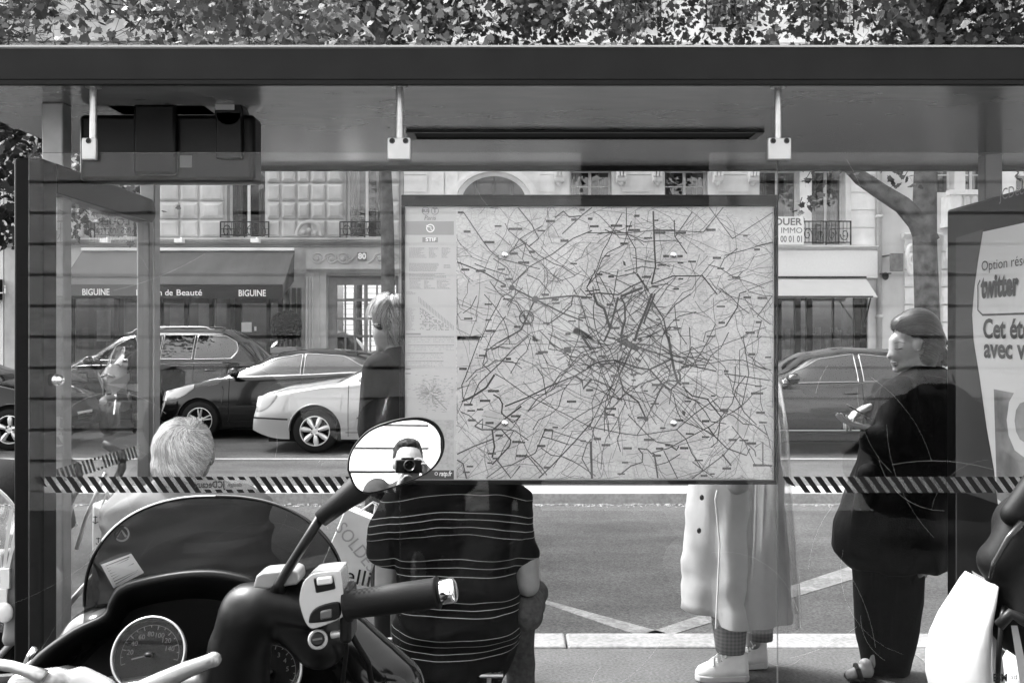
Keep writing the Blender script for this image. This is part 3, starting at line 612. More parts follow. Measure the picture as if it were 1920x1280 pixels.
def tree(name, label, x, y, h0, r0, crown, nl, leaf, seed, limbs, lean=(0, 0), leafsize=.16, zb=None):
    """tapered trunk to the fork, limbs with twigs, leaves in clumps round the twigs; crown=(cx,cy,cz,rx,ry,rz)"""
    rn = random.Random(seed); root = thing(name, label, 'tree', (x, y, 0), 'street trees')
    mb = MB(); pts = []; rs = []; N = 14
    for k in range(N + 1):
        t = k / N; pts.append(Vector((x + lean[0] * t + .05 * noise.noise(Vector((seed, t * 3, 0))), y + lean[1] * t, h0 * t))); rs.append(r0 * (1.25 - .25 * min(1, t * 4)) * (1 - .18 * t) * (1 + .06 * noise.noise(Vector((t * 9, seed, 3)))))
    mb.tube(pts, rs, 14); tips = []; top = pts[-1]; C = Vector(crown[:3]); RR = crown[3:]
    def branch(p, tgt, r, lv):
        n = 7; prev = p; ps = [p]; rr = [r]
        for k in range(1, n + 1):
            t = k / n; q = p.lerp(tgt, t) + Vector((rn.gauss(0, .06), rn.gauss(0, .06), rn.gauss(0, .05) + .25 * math.sin(t * math.pi) * (p - tgt).length * .15)) * (1.2 if lv else 1)
            ps.append(q); rr.append(r * (1 - .75 * t))
            if lv < 2 and k > 1:
                for _ in range(2 if lv == 0 else 1):
                    d = Vector((rn.gauss(0, 1), rn.gauss(0, 1), rn.gauss(.1, .7))).normalized() * rn.uniform(.5, 1.2) * (1.5 if lv == 0 else .8)
                    branch(q, q + d, r * (1 - .75 * t) * .55, lv + 1)
            if lv >= 1 and k > 2: tips.append(q)
        mb.tube(ps, rr, 7 if lv == 0 else 5, caps=False)
    for l in limbs: branch(Vector(l[0]), Vector(l[1]), l[2], 0)
    for k in range(12):
        d = Vector((rn.gauss(0, 1), rn.gauss(0, 1), rn.gauss(.1, .6))).normalized(); tg = C + Vector((d.x * RR[0], d.y * RR[1], d.z * RR[2])) * .75
        branch(top if k % 2 else top.lerp(pts[-3], .5), tg, r0 * .42, 0)
    mb.build('trunk', bark, root, smooth=True)
    lf = MB(); cl = []
    for k in range(int(nl / 26)):
        u_ = rn.random()
        if u_ < .62 and zb:
            q = math.sqrt(rn.random()); a_ = rn.uniform(0, 6.283); c = Vector((C.x + RR[0] * q * math.cos(a_), C.y + RR[1] * q * math.sin(a_), zb + abs(rn.gauss(0, .75)) + .25 * noise.noise(Vector((a_ * 2, q * 4, seed)))))
        elif u_ < .8 and tips: c = rn.choice(tips)
        else:
            d = Vector((rn.gauss(0, 1), rn.gauss(0, 1), rn.gauss(0, 1))).normalized(); q = rn.random() ** .4; c = C + Vector((d.x * RR[0], d.y * RR[1], d.z * RR[2])) * q
        if noise.noise(c * .9) < -.12: continue
        if c.z < (zb or -9): c = c + Vector((0, 0, (zb - c.z) * rn.uniform(1.0, 1.6)))
        for _ in range(26): add_leaf(lf, c + Vector((rn.gauss(0, .27), rn.gauss(0, .27), rn.gauss(0, .2))), leafsize * rn.uniform(.55, 1.15), rn)
    lf.build('crown', leaf, root); return root
def ux(px, d): return (px - CX) / F * d
def uz(py, d): return EYE - (py - HZ) / F * d
tx, ty = ux(1737, 18.4), 18.4
t2 = tree('plane_tree', 'thick plane tree trunk forking behind the woman with the phone', tx, ty, uz(40, ty), .235, (tx - .5, ty, 10.2, 6.6, 3.2, 3.3), 15500, LEAF_SHADED, 11,
     [], zb=6.85, leafsize=.135)
mb = MB(); mb.tube([Vector((ux(a_, ty), ty + b_, uz(c_, ty))) for a_, b_, c_ in ((1740, 0, 455), (1722, 0, 415), (1690, -.05, 385), (1650, -.1, 362), (1610, -.1, 335), (1580, -.15, 305), (1530, -.2, 262), (1480, -.2, 170), (1440, -.1, 60))], [.22, .2, .165, .15, .14, .13, .11, .1, .07], 14); mb.tube([Vector((ux(a_, ty), ty + b_, uz(c_, ty))) for a_, b_, c_ in ((1590, -.1, 318), (1520, -.3, 318), (1480, -.5, 290))], [.07, .06, .05], 8); mb.build('limb', bark, t2, smooth=True)
tree('plane_tree', 'slender plane tree beside the doorway, just left of the map', ux(735, 20.6), 20.6, uz(20, 20.6), .15, (ux(760, 20.6), 20.2, 10.6, 5.6, 2.8, 3.3), 13500, LEAF_SHADED, 23, [], lean=(-.25, 0), zb=7.4, leafsize=.135)
tree('plane_tree', 'plane tree filling the top centre with dark hanging leaves', ux(1180, 20.9), 21.2, 8.0, .001 + .13, (ux(1230, 19), 18.6, 9.9, 4.2, 2.4, 2.9), 11000, LEAF_SHADED, 31, [], zb=7.2) if False else None
tree('plane_tree', 'near plane tree at the left whose leaves, toned as lit, fill the top left corner', -6.4, 9.2, 5.0, .2, (-3.6, 9.4, 6.6, 3.2, 1.6, 2.1), 13000, LEAF_LIT, 47, [((-6.4, 9.2, 4.2), (-2.2, 9.6, 5.6), .09)], leafsize=.085, zb=4.42)
tree('plane_tree', 'plane tree at the far left beyond the shelter frame', ux(-30, 17.5), 17.5, 5.0, .2, (ux(-60, 17.5), 17.5, 6.7, 3.0, 2.0, 3.2), 9000, LEAF_SHADED, 53, [], zb=3.5)
tree('plane_tree', 'plane tree at the far right behind the advertising panel', ux(2150, 18), 18.0, 6.5, .22, (ux(2080, 18), 18, 9.8, 3.5, 3, 3.6), 9000, LEAF_SHADED, 61, [], zb=6.2)
# loose leaf sprays that hang from the forked tree's branch
lf = MB(); rn = random.Random(5)
for (px, py, n) in ((1505, 385, 16), (1682, 340, 12), (1640, 330, 4), (1500, 345, 8), (1905, 332, 12), (1560, 330, 8)):
    for k in range(n): add_leaf(lf, Vector((ux(px, ty) + rn.gauss(0, .13), ty - .3 + rn.gauss(0, .15), uz(py, ty) + rn.gauss(0, .12))), rn.uniform(.1, .17), rn)
    lf.tube([(ux(px, ty), ty - .3, uz(py, ty)), (ux(px, ty) + .3, ty - .2, uz(py, ty) + .5)], .008, 5)
lf.build('leaf_spray', LEAF_SHADED, t2)
# ================================================================ CARS
tyre_m = mat('tyre', .012, .8, bump=.2, bscale=200); rim_m = mat('alloy_rim', .55, .3, metal=.6); well_m = mat('wheel_well', .006, .9)
carglass = mat('car_glass', .005, .03, spec=.8, coat=.3); chr_m = mat('chrome_trim', .4, .2, metal=1); lamp_m = mat('headlamp_glass', .2, .1, metal=.5, coat=1)
under = mat('underbody', .01, .9)
def lerpc(pts, x):
    if x <= pts[0][0]: return pts[0][1]
    for (a, b), (c, d) in zip(pts, pts[1:]):
        if x <= c:
            t = (x - a) / (c - a) if c > a else 1; t = t * t * (3 - 2 * t) * .5 + t * .5; return b + (d - b) * t
    return pts[-1][1]
def wheel(parent, c, r, w, spokes=7, side=-1, rimc=None, double=False):
    c = Vector(c); t = MB(); prof = [(r * .66, -.5), (r * .7, -.5), (r * .9, -.52), (r * .97, -.42), (r, -.25), (r, .25), (r * .97, .42), (r * .9, .52), (r * .66, .5)]
    t.rings([[c + Vector((q * math.cos(a), y * w, q * math.sin(a))) for q, y in prof] for a in [2 * math.pi * k / 40 for k in range(41)]], cap=False)
    wh = t.build('wheel', tyre_m, parent, smooth=True)
    m = MB(); yo = side * w * .46; R_ = r * .68
    m.rings([[c + Vector((q * math.cos(a), yo + side * y, q * math.sin(a))) for a in [2 * math.pi * k / 40 for k in range(40)]] for q, y in ((R_, -.03), (R_, .015), (R_ * .95, .018), (R_ * .92, -.02), (R_ * .9, -.12))], cap=False)
    hub = [[c + Vector((q * math.cos(a), yo + side * y, q * math.sin(a))) for a in [2 * math.pi * k / 24 for k in range(24)]] for q, y in ((R_ * .32, -.04), (R_ * .3, .0), (R_ * .2, .006), (R_ * .18, -.004), (R_ * .02, 0.0))]
    m.rings(hub)
    for k in range(spokes):
        a = 2 * math.pi * k / spokes + .3
        for off in ((-.16, .16) if double else (0,)):
            b_ = a + off; u = Vector((math.cos(b_), 0, math.sin(b_))); v = Vector((-math.sin(b_), 0, math.cos(b_)))
            w0, w1 = (R_ * .07, R_ * .06) if double else (R_ * .1, R_ * .19)
            pr = []
            for q, ww, y in ((.22, w0, .0), (.45, (w0 + w1) / 2 * 1.05, .008), (.72, w1, .008), (.96, w1 * .75, .0)):
                pr.append([c + u * R_ * q + v * ww + Vector((0, yo + side * (y - .03), 0)), c + u * R_ * q + v * ww * .8 + Vector((0, yo + side * y, 0)), c + u * R_ * q + Vector((0, yo + side * (y + .012), 0)), c + u * R_ * q - v * ww * .8 + Vector((0, yo + side * y, 0)), c + u * R_ * q - v * ww + Vector((0, yo + side * (y - .03), 0))])
            m.rings(pr)
    m.build('rim', rimc or rim_m, wh, bevel=.003)
    n = MB(); 
    for k in range(5): a = 2 * math.pi * k / 5; n.tube([c + Vector((R_ * .25 * math.cos(a), yo, R_ * .25 * math.sin(a))), c + Vector((R_ * .25 * math.cos(a), yo + side * .012, R_ * .25 * math.sin(a)))], .012, 6)
    n.disc(c + Vector((0, yo - side * .1, 0)), R_, (0, side, 0), 32); n.build('brake_disc', well_m, wh)
    return wh
def car(name, label, cat_, xf, ynear, L, W, z0, belt, roof, glass, doors, wheels, rw, paint, spokes=5, double=False, chrome=False, flip=False, group='cars along the street', light=None, wide=.0, mirror_x=None, handle=None, rails=False, extra=None, pane_m=None):
    """side profile in car coordinates s=0 at the front end; xf world x of the front; flip = car faces right"""
    sx = -1 if flip else 1; yc = ynear + W / 2
    def X(s): return xf + sx * s
    root = thing(name, label, cat_, (X(L / 2), yc, z0), group); hw = W / 2
    def halfw(s): t = abs(s - L / 2) / (L / 2); return hw * (1 - .10 * t ** 3 - .14 * t ** 10)
    def archz(s):
        z = .2 + .12 * max(0, 1 - s / .5) ** 2 + .14 * max(0, 1 - (L - s) / .5) ** 2
        for wx in wheels:
            ra = rw + .055; dx = abs(s - wx)
            if dx < ra: z = max(z, rw + math.sqrt(ra * ra - dx * dx))
        return z
    S = sorted({round(L * k / 90, 4) for k in range(91)} | {round(wx + (rw + .055) * q, 4) for wx in wheels for q in (-1, -.995, -.97, -.9, .9, .97, .995, 1)})
    S = [s for s in S if 0 <= s <= L]
    def side_y(s, z):
        zb = lerpc(belt, s); w_ = halfw(s); t = (z - .2) / max(zb - .2, .1); 
        return w_ * (1 - .05 * max(0, .35 - t) ** 1 * 1.2 - .085 * max(0, t - .55) ** 1.6 * 3)
    rows = []
    for s in S:
        zl = archz(s); zb = lerpc(belt, s); w_ = halfw(s); zt = max(zb, zl + .03); r = []
        for q in (0, .12, .3, .5, .68, .82, .92, 1.0): z = zl + (zt - zl) * q; r.append((side_y(s, z), z))
        yb = r[-1][0]; r.append((yb - .035, zt + .018)); r.append((yb * .8, zt + .045)); r.append((yb * .45, zt + .07)); r.append((0, zt + .08)); rows.append([(y, z) for y, z in r])
    mb = MB(); full = []
    for s, r in zip(S, rows): full.append([Vector((X(s), yc - y, z0 + z)) for y, z in r] + [Vector((X(s), yc + y, z0 + z)) for y, z in r[-2::-1]])
    mb.grid(full); 
    for r in (full[0], full[-1]): mb.add(r, [tuple(range(len(r)))])
    body = mb.build('body', paint, root, smooth=True)
    try: body.data.set_sharp_from_angle(angle=R(50))
    except Exception: pass
    mb = MB(); mb.box(min(X(.25), X(L - .25)), max(X(.25), X(L - .25)), yc - hw * .86, yc + hw * .86, z0 + .16, z0 + .5)
    for wx in wheels: mb.box(X(wx) - rw - .05, X(wx) + rw + .05, yc - hw * .9, yc + hw * .9, z0 + .3, z0 + rw + .2 + .16)
    mb.build('underbody', under, root)
    # greenhouse
    g0, g1 = roof[0][0], roof[-1][0]; GS = [g0 + (g1 - g0) * k / 60 for k in range(61)]
    def gh(s, t):
        zb = lerpc(belt, s) + .01; zr = max(lerpc(roof, s), zb); h = zr - zb; yb = side_y(s, zb) - .03; yr = yb - .09 - .34 * h * (1 if h > .05 else h / .05)
        if t <= 1: return (yb + (yr - yb) * t ** 1.25, zb + (h - .07 * min(1, h / .3)) * t)
        q = t - 1; return (yr * (1 - q) ** .8 * 1.0 if q < 1 else 0, zr - .07 * min(1, h / .3) * (1 - q) ** 2.2 + .02 * math.sin(q * 1.57))
    T = [0, .25, .5, .75, 1, 1.08, 1.2, 1.4, 1.7, 2]
    rows = []
    for s in GS:
        r = [gh(s, t) for t in T]; rows.append([Vector((X(s), yc - y, z0 + z)) for y, z in r] + [Vector((X(s), yc + y, z0 + z)) for y, z in r[-2::-1]])
    mb = MB(); mb.grid(rows); mb.build('roof', paint, root, smooth=True)
    pm = pane_m or carglass
    def sidepane(nm, s0, s1, lo, hi, out=.006, m=pm, trim=False):
        for side in (-1, 1):
            rows = []; n = 16
            for k in range(n + 1):
                s = s0 + (s1 - s0) * k / n; zb = lerpc(belt, s) + .01; h = max(lerpc(roof, s) - zb, .02); za = lerpc(lo, s); zc_ = max(lerpc(hi, s), za + .004); r = []
                for j in range(6):
                    z = za + (zc_ - za) * j / 5; t = min(1, max(0, (z - zb) / max(h - .07 * min(1, h / .3), .01))); y = gh(s, t)[0] + out; r.append(Vector((X(s), yc + side * y, z0 + z)))
                rows.append(r)
            q = MB(); q.grid(rows); p = q.build(nm, m, root, smooth=True)
            if side == -1 and trim:
                lp = [r[0] for r in rows] + [rows[-1][j] for j in range(1, 6)] + [r[-1] for r in rows[-2::-1]] + [rows[0][j] for j in range(4, -1, -1)]
                q = MB(); q.tube([v + Vector((0, -.003, 0)) for v in lp], .008, 6, caps=False); q.build('window_trim', chr_m, root, smooth=True)
    for (s0, s1, lo, hi, tr_) in glass: sidepane('window', s0, s1, lo, hi, trim=tr_)
    # windscreen and rear screen follow the roof surface
    for (nm, sa, sb) in (('windscreen', roof[0][0] + .03, roof[2][0] - .03), ('rear_screen', roof[-3][0] + .03, roof[-1][0] - .03)):
        rows = []
        for k in range(13):
            s = sa + (sb - sa) * k / 12; r = [gh(s, t) for t in (1.12, 1.25, 1.5, 2)]; rows.append([Vector((X(s), yc - y, z0 + z + .008)) for y, z in r] + [Vector((X(s), yc + y, z0 + z + .008)) for y, z in r[-2::-1]])
        q = MB(); q.grid(rows); q.build(nm, carglass, root, smooth=True)
    # seams
    q = MB()
    for ds in doors:
        pts = []
        for k in range(12): 
            z = .24 + (lerpc(belt, ds) - .24) * k / 11; pts.append(Vector((X(ds), yc - side_y(ds, z) - .0015, z0 + z)))
        q.tube(pts, .004, 5)
    pts = [Vector((X(s), yc - side_y(s, .3) - .0015, z0 + .3)) for s in [wheels[0] + rw + .12 + k * (wheels[1] - wheels[0] - 2 * rw - .24) / 20 for k in range(21)]]; q.tube(pts, .004, 5); q.build('panel_seam', under, root)
    if chrome:
        q = MB(); ss = [roof[0][0] + k * (roof[-1][0] - roof[0][0]) / 30 for k in range(31)]; q.tube([Vector((X(s), yc - side_y(s, lerpc(belt, s)) + .012, z0 + lerpc(belt, s) + .012)) for s in ss], .008, 6); q.build('belt_trim', chr_m, root, smooth=True)
    hs = handle or []
    for s in hs:
        z = lerpc(belt, s) - .13; q = MB(); y = yc - side_y(s, z); q.tube([(X(s) - .1, y, z0 + z), (X(s) - .08, y - .035, z0 + z), (X(s) + .08, y - .035, z0 + z), (X(s) + .1, y, z0 + z)], .013, 8); q.build('handle', paint, root, smooth=True)
    if mirror_x:
        s = mirror_x; zb = lerpc(belt, s)
        for side in (-1, 1):
            y = side_y(s, zb); q = MB(); q.caps((X(s), yc + side * (y + .02), z0 + zb + .05), .045, (X(s) + sx * .02, yc + side * (y + .17), z0 + zb + .1), .085)
            q.ell((X(s), yc + side * (y + .15), z0 + zb + .1), .09, .11, .075); mm = remesh(q, .012, 3); mm.build('wing_mirror', paint, root, smooth=True)
    if light:
        for side in (-1, 1):
            rows = []; (s0, s1, za, zb0, zb1) = light
            for k in range(11):
                s = s0 + (s1 - s0) * k / 10; top = zb0 + (zb1 - zb0) * k / 10; lo = za + (top - za) * (k / 10) ** 2 * .75; rows.append([Vector((X(s), yc + side * (side_y(s, lo + (top - lo) * j / 4) + .006 + .01 * math.sin(j / 4 * math.pi)), z0 + lo + (top - lo) * j / 4)) for j in range(5)])
            q = MB(); q.grid(rows); q.build('headlamp', lamp_m, root, smooth=True)
    for wx in wheels:
        for side in (-1, 1):
            wheel(root, (X(wx), yc + side * (hw - .12), z0 + rw), rw, .2, spokes, side, double=double)
            if side == -1:
                q = MB(); ra = rw + .055; q.rings([[Vector((X(wx) + ra * math.cos(a) * (1 + e), yc - halfw(wx) + .01 + d, z0 + rw + ra * math.sin(a) * (1 + e))) for e, d in ((0, .0), (.03, -.012), (.05, .0), (.0, .3))] for a in [math.pi * k / 24 for k in range(25)]], cap=False); q.build('arch_lip', paint, root, smooth=True)
    if rails:
        for side in (-1, 1):
            q = MB(); pts = [Vector((X(s), yc + side * hw * .62, z0 + lerpc(roof, s) + (.045 if .05 < k / 20 < .95 else 0))) for k, s in enumerate([roof[2][0] + .1 + (roof[-3][0] - roof[2][0] - .2) * k / 20 for k in range(21)])]; q.tube(pts, .016, 6); q.build('roof_rail', chr_m if side < 0 else M_['dark'], root, smooth=True)
    q = MB()
    for wx in (.02, L - .02): 
        s = wx; q.box(min(X(s) - .02, X(s) + .02), max(X(s) - .02, X(s) + .02), yc - .26, yc + .26, z0 + .42, z0 + .53)
    q.build('number_plate', mat('plate', .6, .5), root)
    return root
silver_p = mat('silver_paint', .27, .28, metal=.4, coat=1); black_p = mat('black_paint', .003, .12, spec=.3, coat=.35); grey_p = mat('dark_grey_paint', .014, .25, metal=.2, coat=.5); dk_p = mat('navy_paint', .005, .15, coat=.4)
# silver saloon, front half visible, faces left
xs_ = ux(467, 14.3)
c1 = car('parked_car', 'silver saloon car with star-shaped alloy wheels beside the fair-haired woman', 'car', xs_, 14.3, 4.86, 1.86, ROAD,
    [(0, .52), (.04, .66), (.12, .78), (.5, .87), (1.2, .96), (1.6, 1.0), (3.9, 1.05), (4.6, 1.02), (4.8, .9), (4.86, .5)],
    [(1.15, .98), (1.65, 1.22), (2.25, 1.53), (2.7, 1.575), (3.6, 1.55), (4.2, 1.3), (4.6, 1.05)],
    [(1.55, 2.75, [(1.5, 1.03), (2.8, 1.07)], [(1.5, 1.05), (1.75, 1.2), (2.25, 1.44), (2.8, 1.5)], False), (2.8, 3.7, [(2.8, 1.07), (3.7, 1.1)], [(2.8, 1.5), (3.3, 1.48), (3.7, 1.38)], False)],
    [1.42, 2.72, 3.6], (.94, 3.72), .32, silver_p, spokes=7, light=(.05, .36, .58, .8, .86), mirror_x=1.72, handle=(2.5, 3.45), group='cars in the far lane')
q = MB(); q.tube([(xs_ + .02, 14.5, ROAD + .5), (xs_ + .3, 14.32, ROAD + .5), (xs_ + .55, 14.29, ROAD + .49)], .012, 6); q.build('bumper_strip', under, c1)
q = MB(); q.tube([(xs_ + 1.55, 14.27, ROAD + .52), (xs_ + 1.85, 14.27, ROAD + .52)], .02, 6); q.build('side_moulding', chr_m, c1)
# black hatchback behind it
car('parked_car', 'black hatchback with five-spoke wheels, its nose showing left of the silver car', 'car', ux(290, 16.2), 16.2, 4.05, 1.75, ROAD,
    [(0, .42), (.05, .6), (.15, .72), (.5, .86), (1.0, .97), (1.4, 1.0), (3.6, 1.08), (3.95, 1.0), (4.05, .5)],
    [(.75, .93), (1.3, 1.14), (1.95, 1.4), (2.5, 1.46), (3.2, 1.42), (3.6, 1.3), (3.95, 1.02)],
    [(1.15, 2.35, [(1.15, 1.01), (2.35, 1.05)], [(1.15, 1.03), (1.6, 1.19), (2.0, 1.33), (2.4, 1.39)], True), (2.4, 3.4, [(2.4, 1.05), (3.4, 1.1)], [(2.4, 1.39), (3.0, 1.36), (3.4, 1.18)], True)],
    [1.2, 2.38, 3.3], (.72, 3.2), .31, black_p, spokes=5, double=True, chrome=True, light=(.04, .62, .62, .76, .9), mirror_x=1.3, group='cars in the far lane')
# black people carrier parked at the far kerb
vL = 4.95; vx0 = ux(508, 18.3) - vL
car('parked_car', 'tall black estate car with chrome window surround, parked by the beauty shop', 'car', vx0, 18.0, vL, 1.9, ROAD,
    [(0, .6), (.05, .75), (.3, .95), (1.2, 1.08), (1.6, 1.14), (4.3, 1.2), (4.75, 1.16), (4.9, 1.0), (4.95, .6)],
    [(1.1, 1.08), (1.6, 1.35), (2.2, 1.72), (2.7, 1.8), (4.0, 1.8), (4.35, 1.62), (4.9, 1.1)],
    [(1.75, 2.95, [(1.7, 1.24), (2.95, 1.26)], [(1.7, 1.26), (2.0, 1.45), (2.4, 1.66), (2.95, 1.7)], True), (2.98, 3.55, [(2.9, 1.26), (3.6, 1.26)], [(2.9, 1.7), (3.6, 1.7)], True), (3.6, 4.35, [(3.6, 1.26), (4.25, 1.27), (4.32, 1.33), (4.36, 1.42)], [(3.6, 1.7), (4.1, 1.68), (4.3, 1.58), (4.36, 1.44)], True)],
    [1.6, 2.95, 3.6], (.95, 3.85), .34, black_p, mirror_x=1.75, handle=(2.75, 3.9), rails=True, group='cars parked at the far kerb')
# dark grey car at the right, faces left, driver inside
gx = ux(1296, 14.2)
c4 = car('parked_car', 'dark grey saloon car passing between the map and the woman with the phone', 'car', gx, 14.2, 4.5, 1.8, ROAD,
    [(0, .45), (.05, .62), (.2, .76), (.9, .9), (1.3, .98), (3.7, 1.03), (4.3, 1.0), (4.45, .85), (4.5, .5)],
    [(.95, .93), (1.35, 1.15), (1.85, 1.42), (2.4, 1.5), (3.1, 1.47), (3.6, 1.27), (4.15, 1.02)],
    [(1.35, 2.42, [(1.3, 1.01), (2.42, 1.03)], [(1.3, 1.02), (1.6, 1.2), (1.95, 1.36), (2.42, 1.42)], True), (2.5, 3.4, [(2.5, 1.03), (3.4, 1.05)], [(2.5, 1.42), (2.95, 1.38), (3.4, 1.14)], True)],
    [1.25, 2.46, 3.3], (.85, 3.5), .32, grey_p, mirror_x=1.42, handle=(2.3, 3.1), light=(.04, .5, .58, .72, .84), group='cars in the far lane')
q = MB(); yy = 14.2 - .012; q.tube([(gx + 1.25, yy + .02, ROAD + .34), (gx + 3.1, yy + .02, ROAD + .34)], .012, 6); q.build('sill_trim', M_['steel'], c4)
# dark car at the left edge, faces right
car('parked_car', 'dark compact car cut by the left edge of the picture', 'car', ux(112, 14.6), 14.6, 4.0, 1.75, ROAD,
    [(0, .42), (.05, .6), (.15, .72), (.5, .85), (1.0, .95), (1.4, 1.0), (3.6, 1.05), (3.95, 1.0), (4.0, .5)],
    [(.85, .93), (1.3, 1.14), (1.9, 1.38), (2.4, 1.45), (3.2, 1.42), (3.5, 1.3), (3.9, 1.02)],
    [(1.2, 2.3, [(1.2, 1.01), (2.3, 1.05)], [(1.2, 1.03), (1.6, 1.19), (2.0, 1.32), (2.3, 1.38)], False), (2.35, 3.3, [(2.35, 1.05), (3.3, 1.1)], [(2.35, 1.38), (3.0, 1.35), (3.3, 1.18)], False)],
    [1.2, 2.35, 3.3], (.75, 3.2), .31, dk_p, flip=True, mirror_x=1.3, light=(.04, .55, .6, .74, .88), group='cars in the far lane')
# ---- scooter, bicycle and pedestrian across the street
D = 17.2
ms = thing('maxi_scooter', 'pale touring scooter with a windscreen parked nose-on across the street', 'scooter', (ux(215, D), D, ROAD))
def q3(px, py, dy=0): return Vector((ux(px, D), D + dy, uz(py, D) - (0)))
mb = MB(); mb.rings([[Vector((ux(214, D) + a_ * w_, D + .0 + b_ * .35 + dy, z)) for a_, b_ in ((-1, .3), (-.5, -.5), (0, -.8), (.5, -.5), (1, .3), (.6, .9), (-.6, .9))] for (w_, z, dy) in ((.1, uz(735, D), 0), (.2, uz(726, D), 0), (.3, uz(705, D), .05), (.24, uz(690, D), .1), (.14, uz(682, D), .15))])
mb.build('fairing', mat('pale_fairing', .24, .3, coat=.3), ms, smooth=True)
for s in (-1, 1):
    mb = MB(); mb.prism([q3(214 + s * 6, 716, -.34), q3(214 + s * 20, 706, -.15), q3(214 + s * 31, 698, 0), q3(214 + s * 29, 712, 0), q3(214 + s * 18, 728, -.1), q3(214 + s * 9, 738, -.3)], (0, .05, 0)); mb.build('side_fairing', MATS['pale_fairing'], ms)
    mb = MB(); mb.ell(q3(214 + s * 7, 703, -.28), .065, .05, .028, rot=Matrix.Rotation(s * .35, 3, 'Y').to_euler()); mb.build('headlight', lamp_m, ms, smooth=True)
    mb = MB(); mb.tube([q3(214 + s * 12, 700, .1), q3(214 + s * 34, 680, .1)], .012); mb.ell(q3(214 + s * 36, 678, .1), .07, .03, .05); mb.build('mirror', M_['dark'], ms)
    mb = MB(); mb.tube([q3(214 + s * 9, 730, -.1), q3(214 + s * 8, 775, -.2)], .025); mb.build('fork', M_['chrome'], ms)
mb = MB(); mb.rings([[q3(214 + a_ * w_, py, dy - .1 * (1 - abs(a_))) for a_ in (-1, -.5, 0, .5, 1)] for (w_, py, dy) in ((13, 690, -.05), (15, 670, .1), (10, 650, .25))], cap=False); mb.build('windscreen', glassmat('screen_g', .5, 2), ms, smooth=True)
mb = MB(); cw = q3(214, 780, 0); 
mb.rings([[Vector((cw.x + y * .07, D - .2 + r * math.cos(a), ROAD + .3 + r * math.sin(a))) for r, y in ((.2, -1), (.29, -1), (.3, 0), (.29, 1), (.2, 1))] for a in [2 * math.pi * k / 28 for k in range(29)]], cap=False); mb.disc((cw.x, D - .2, ROAD + .3), .2, (1, 0, 0)); mb.build('wheel', tyre_m, ms, smooth=True)
mb = MB(); mb.ell((cw.x, D - .2, ROAD + .62), .1, .3, .06); mb.ell((cw.x, D - .48, ROAD + .58), .07, .05, .06); mb.build('mudguard', MATS['pale_fairing'], ms, smooth=True)
mb = MB(); mb.caps((cw.x, D + .3, ROAD + .55), .2, (cw.x, D + 1.2, ROAD + .65), .17); mb.build('rear_body', mat('grey_body', .1, .4), ms, smooth=True)
mb = MB(); mb.caps((cw.x, D + .55, ROAD + .8), .14, (cw.x, D + 1.2, ROAD + .85), .12); mb.build('seat', M_['rubber'], ms, smooth=True)
mb = MB(); mb.rings([[Vector((cw.x + y * .07, D + 1.2 + r * math.cos(a), ROAD + .3 + r * math.sin(a))) for r, y in ((.2, -1), (.29, -1), (.3, 0), (.29, 1), (.2, 1))] for a in [2 * math.pi * k / 28 for k in range(29)]], cap=False); mb.disc((cw.x, D + 1.2, ROAD + .3), .2, (1, 0, 0)); mb.build('wheel', tyre_m, ms, smooth=True)
# bicycle
bk = thing('bicycle', 'parked bicycle with thin spoked wheels beside the pale scooter', 'bicycle', (ux(120, 17.6), 17.6, ROAD))
D = 17.6; wc1 = Vector((ux(142, D), D, ROAD + .34)); wc2 = wc1 + Vector((-1.02, .1, 0))
steelg = mat('bike_steel', .3, .4, metal=.5)
for wc_ in (wc1, wc2):
    mb = MB(); mb.tube([wc_ + Vector((.33 * math.cos(a), 0, .33 * math.sin(a))) for a in [2 * math.pi * k / 40 for k in range(41)]], .018, 6, caps=False); wh = mb.build('wheel', tyre_m, bk, smooth=True)
    mb = MB()
    for k in range(24): a = 2 * math.pi * k / 24; mb.tube([wc_, wc_ + Vector((.32 * math.cos(a), 0, .32 * math.sin(a)))], .003, 4)
    mb.tube([wc_ + Vector((.31 * math.cos(a), 0, .31 * math.sin(a))) for a in [2 * math.pi * k / 40 for k in range(41)]], .01, 6, caps=False); mb.build('spokes', steelg, wh)
mb = MB(); hd = wc1 + Vector((-.14, 0, .55)); bb = wc1 + Vector((-.6, .05, -.05)); st = wc1 + Vector((-.75, .06, .55))
for a, b in ((wc1, hd), (hd, bb), (bb, st), (st, hd), (wc2, bb), (wc2, st)): mb.tube([a, b], .017, 8)
mb.tube([hd, hd + Vector((-.03, 0, .15)), hd + Vector((.05, -.25, .2)), hd + Vector((-.12, -.28, .2))], .013, 6); mb.tube([hd + Vector((-.03, 0, .15)), hd + Vector((.05, .25, .2)), hd + Vector((-.12, .28, .2))], .013, 6); mb.build('frame', steelg, bk, smooth=True)
mb = MB(); mb.tube([st, st + Vector((-.02, 0, .16))], .014); mb.ell(st + Vector((-.02, 0, .18)), .13, .07, .03); mb.build('saddle', M_['rubber'], bk, smooth=True)
# ================================================================ BUS SHELTER
GD = 3.2
sh = thing('bus_shelter', 'grey glass bus shelter with flat roof seen from behind', 'bus shelter', (0, 4.0, 0))
zc_ = EYE + .802; RX0, RX1, RY0, RY1 = -1.93, 4.6, 3.1, 4.755
mb = MB(); mb.box(RX0, RX1, RY0 + .03, RY1 - .03, zc_, zc_ + .05)
lx0, lx1, ly0, ly1 = ux(765, 4.9), ux(1424, 4.9), 4.84 - .0, 5.03
ly0, ly1 = .802 * F / (HZ - 243), .802 * F / (HZ - 257)
ly0, ly1 = min(ly0, ly1), max(ly0, ly1)
ly1 = min(ly1, 4.7); ly0 = ly1 - .2
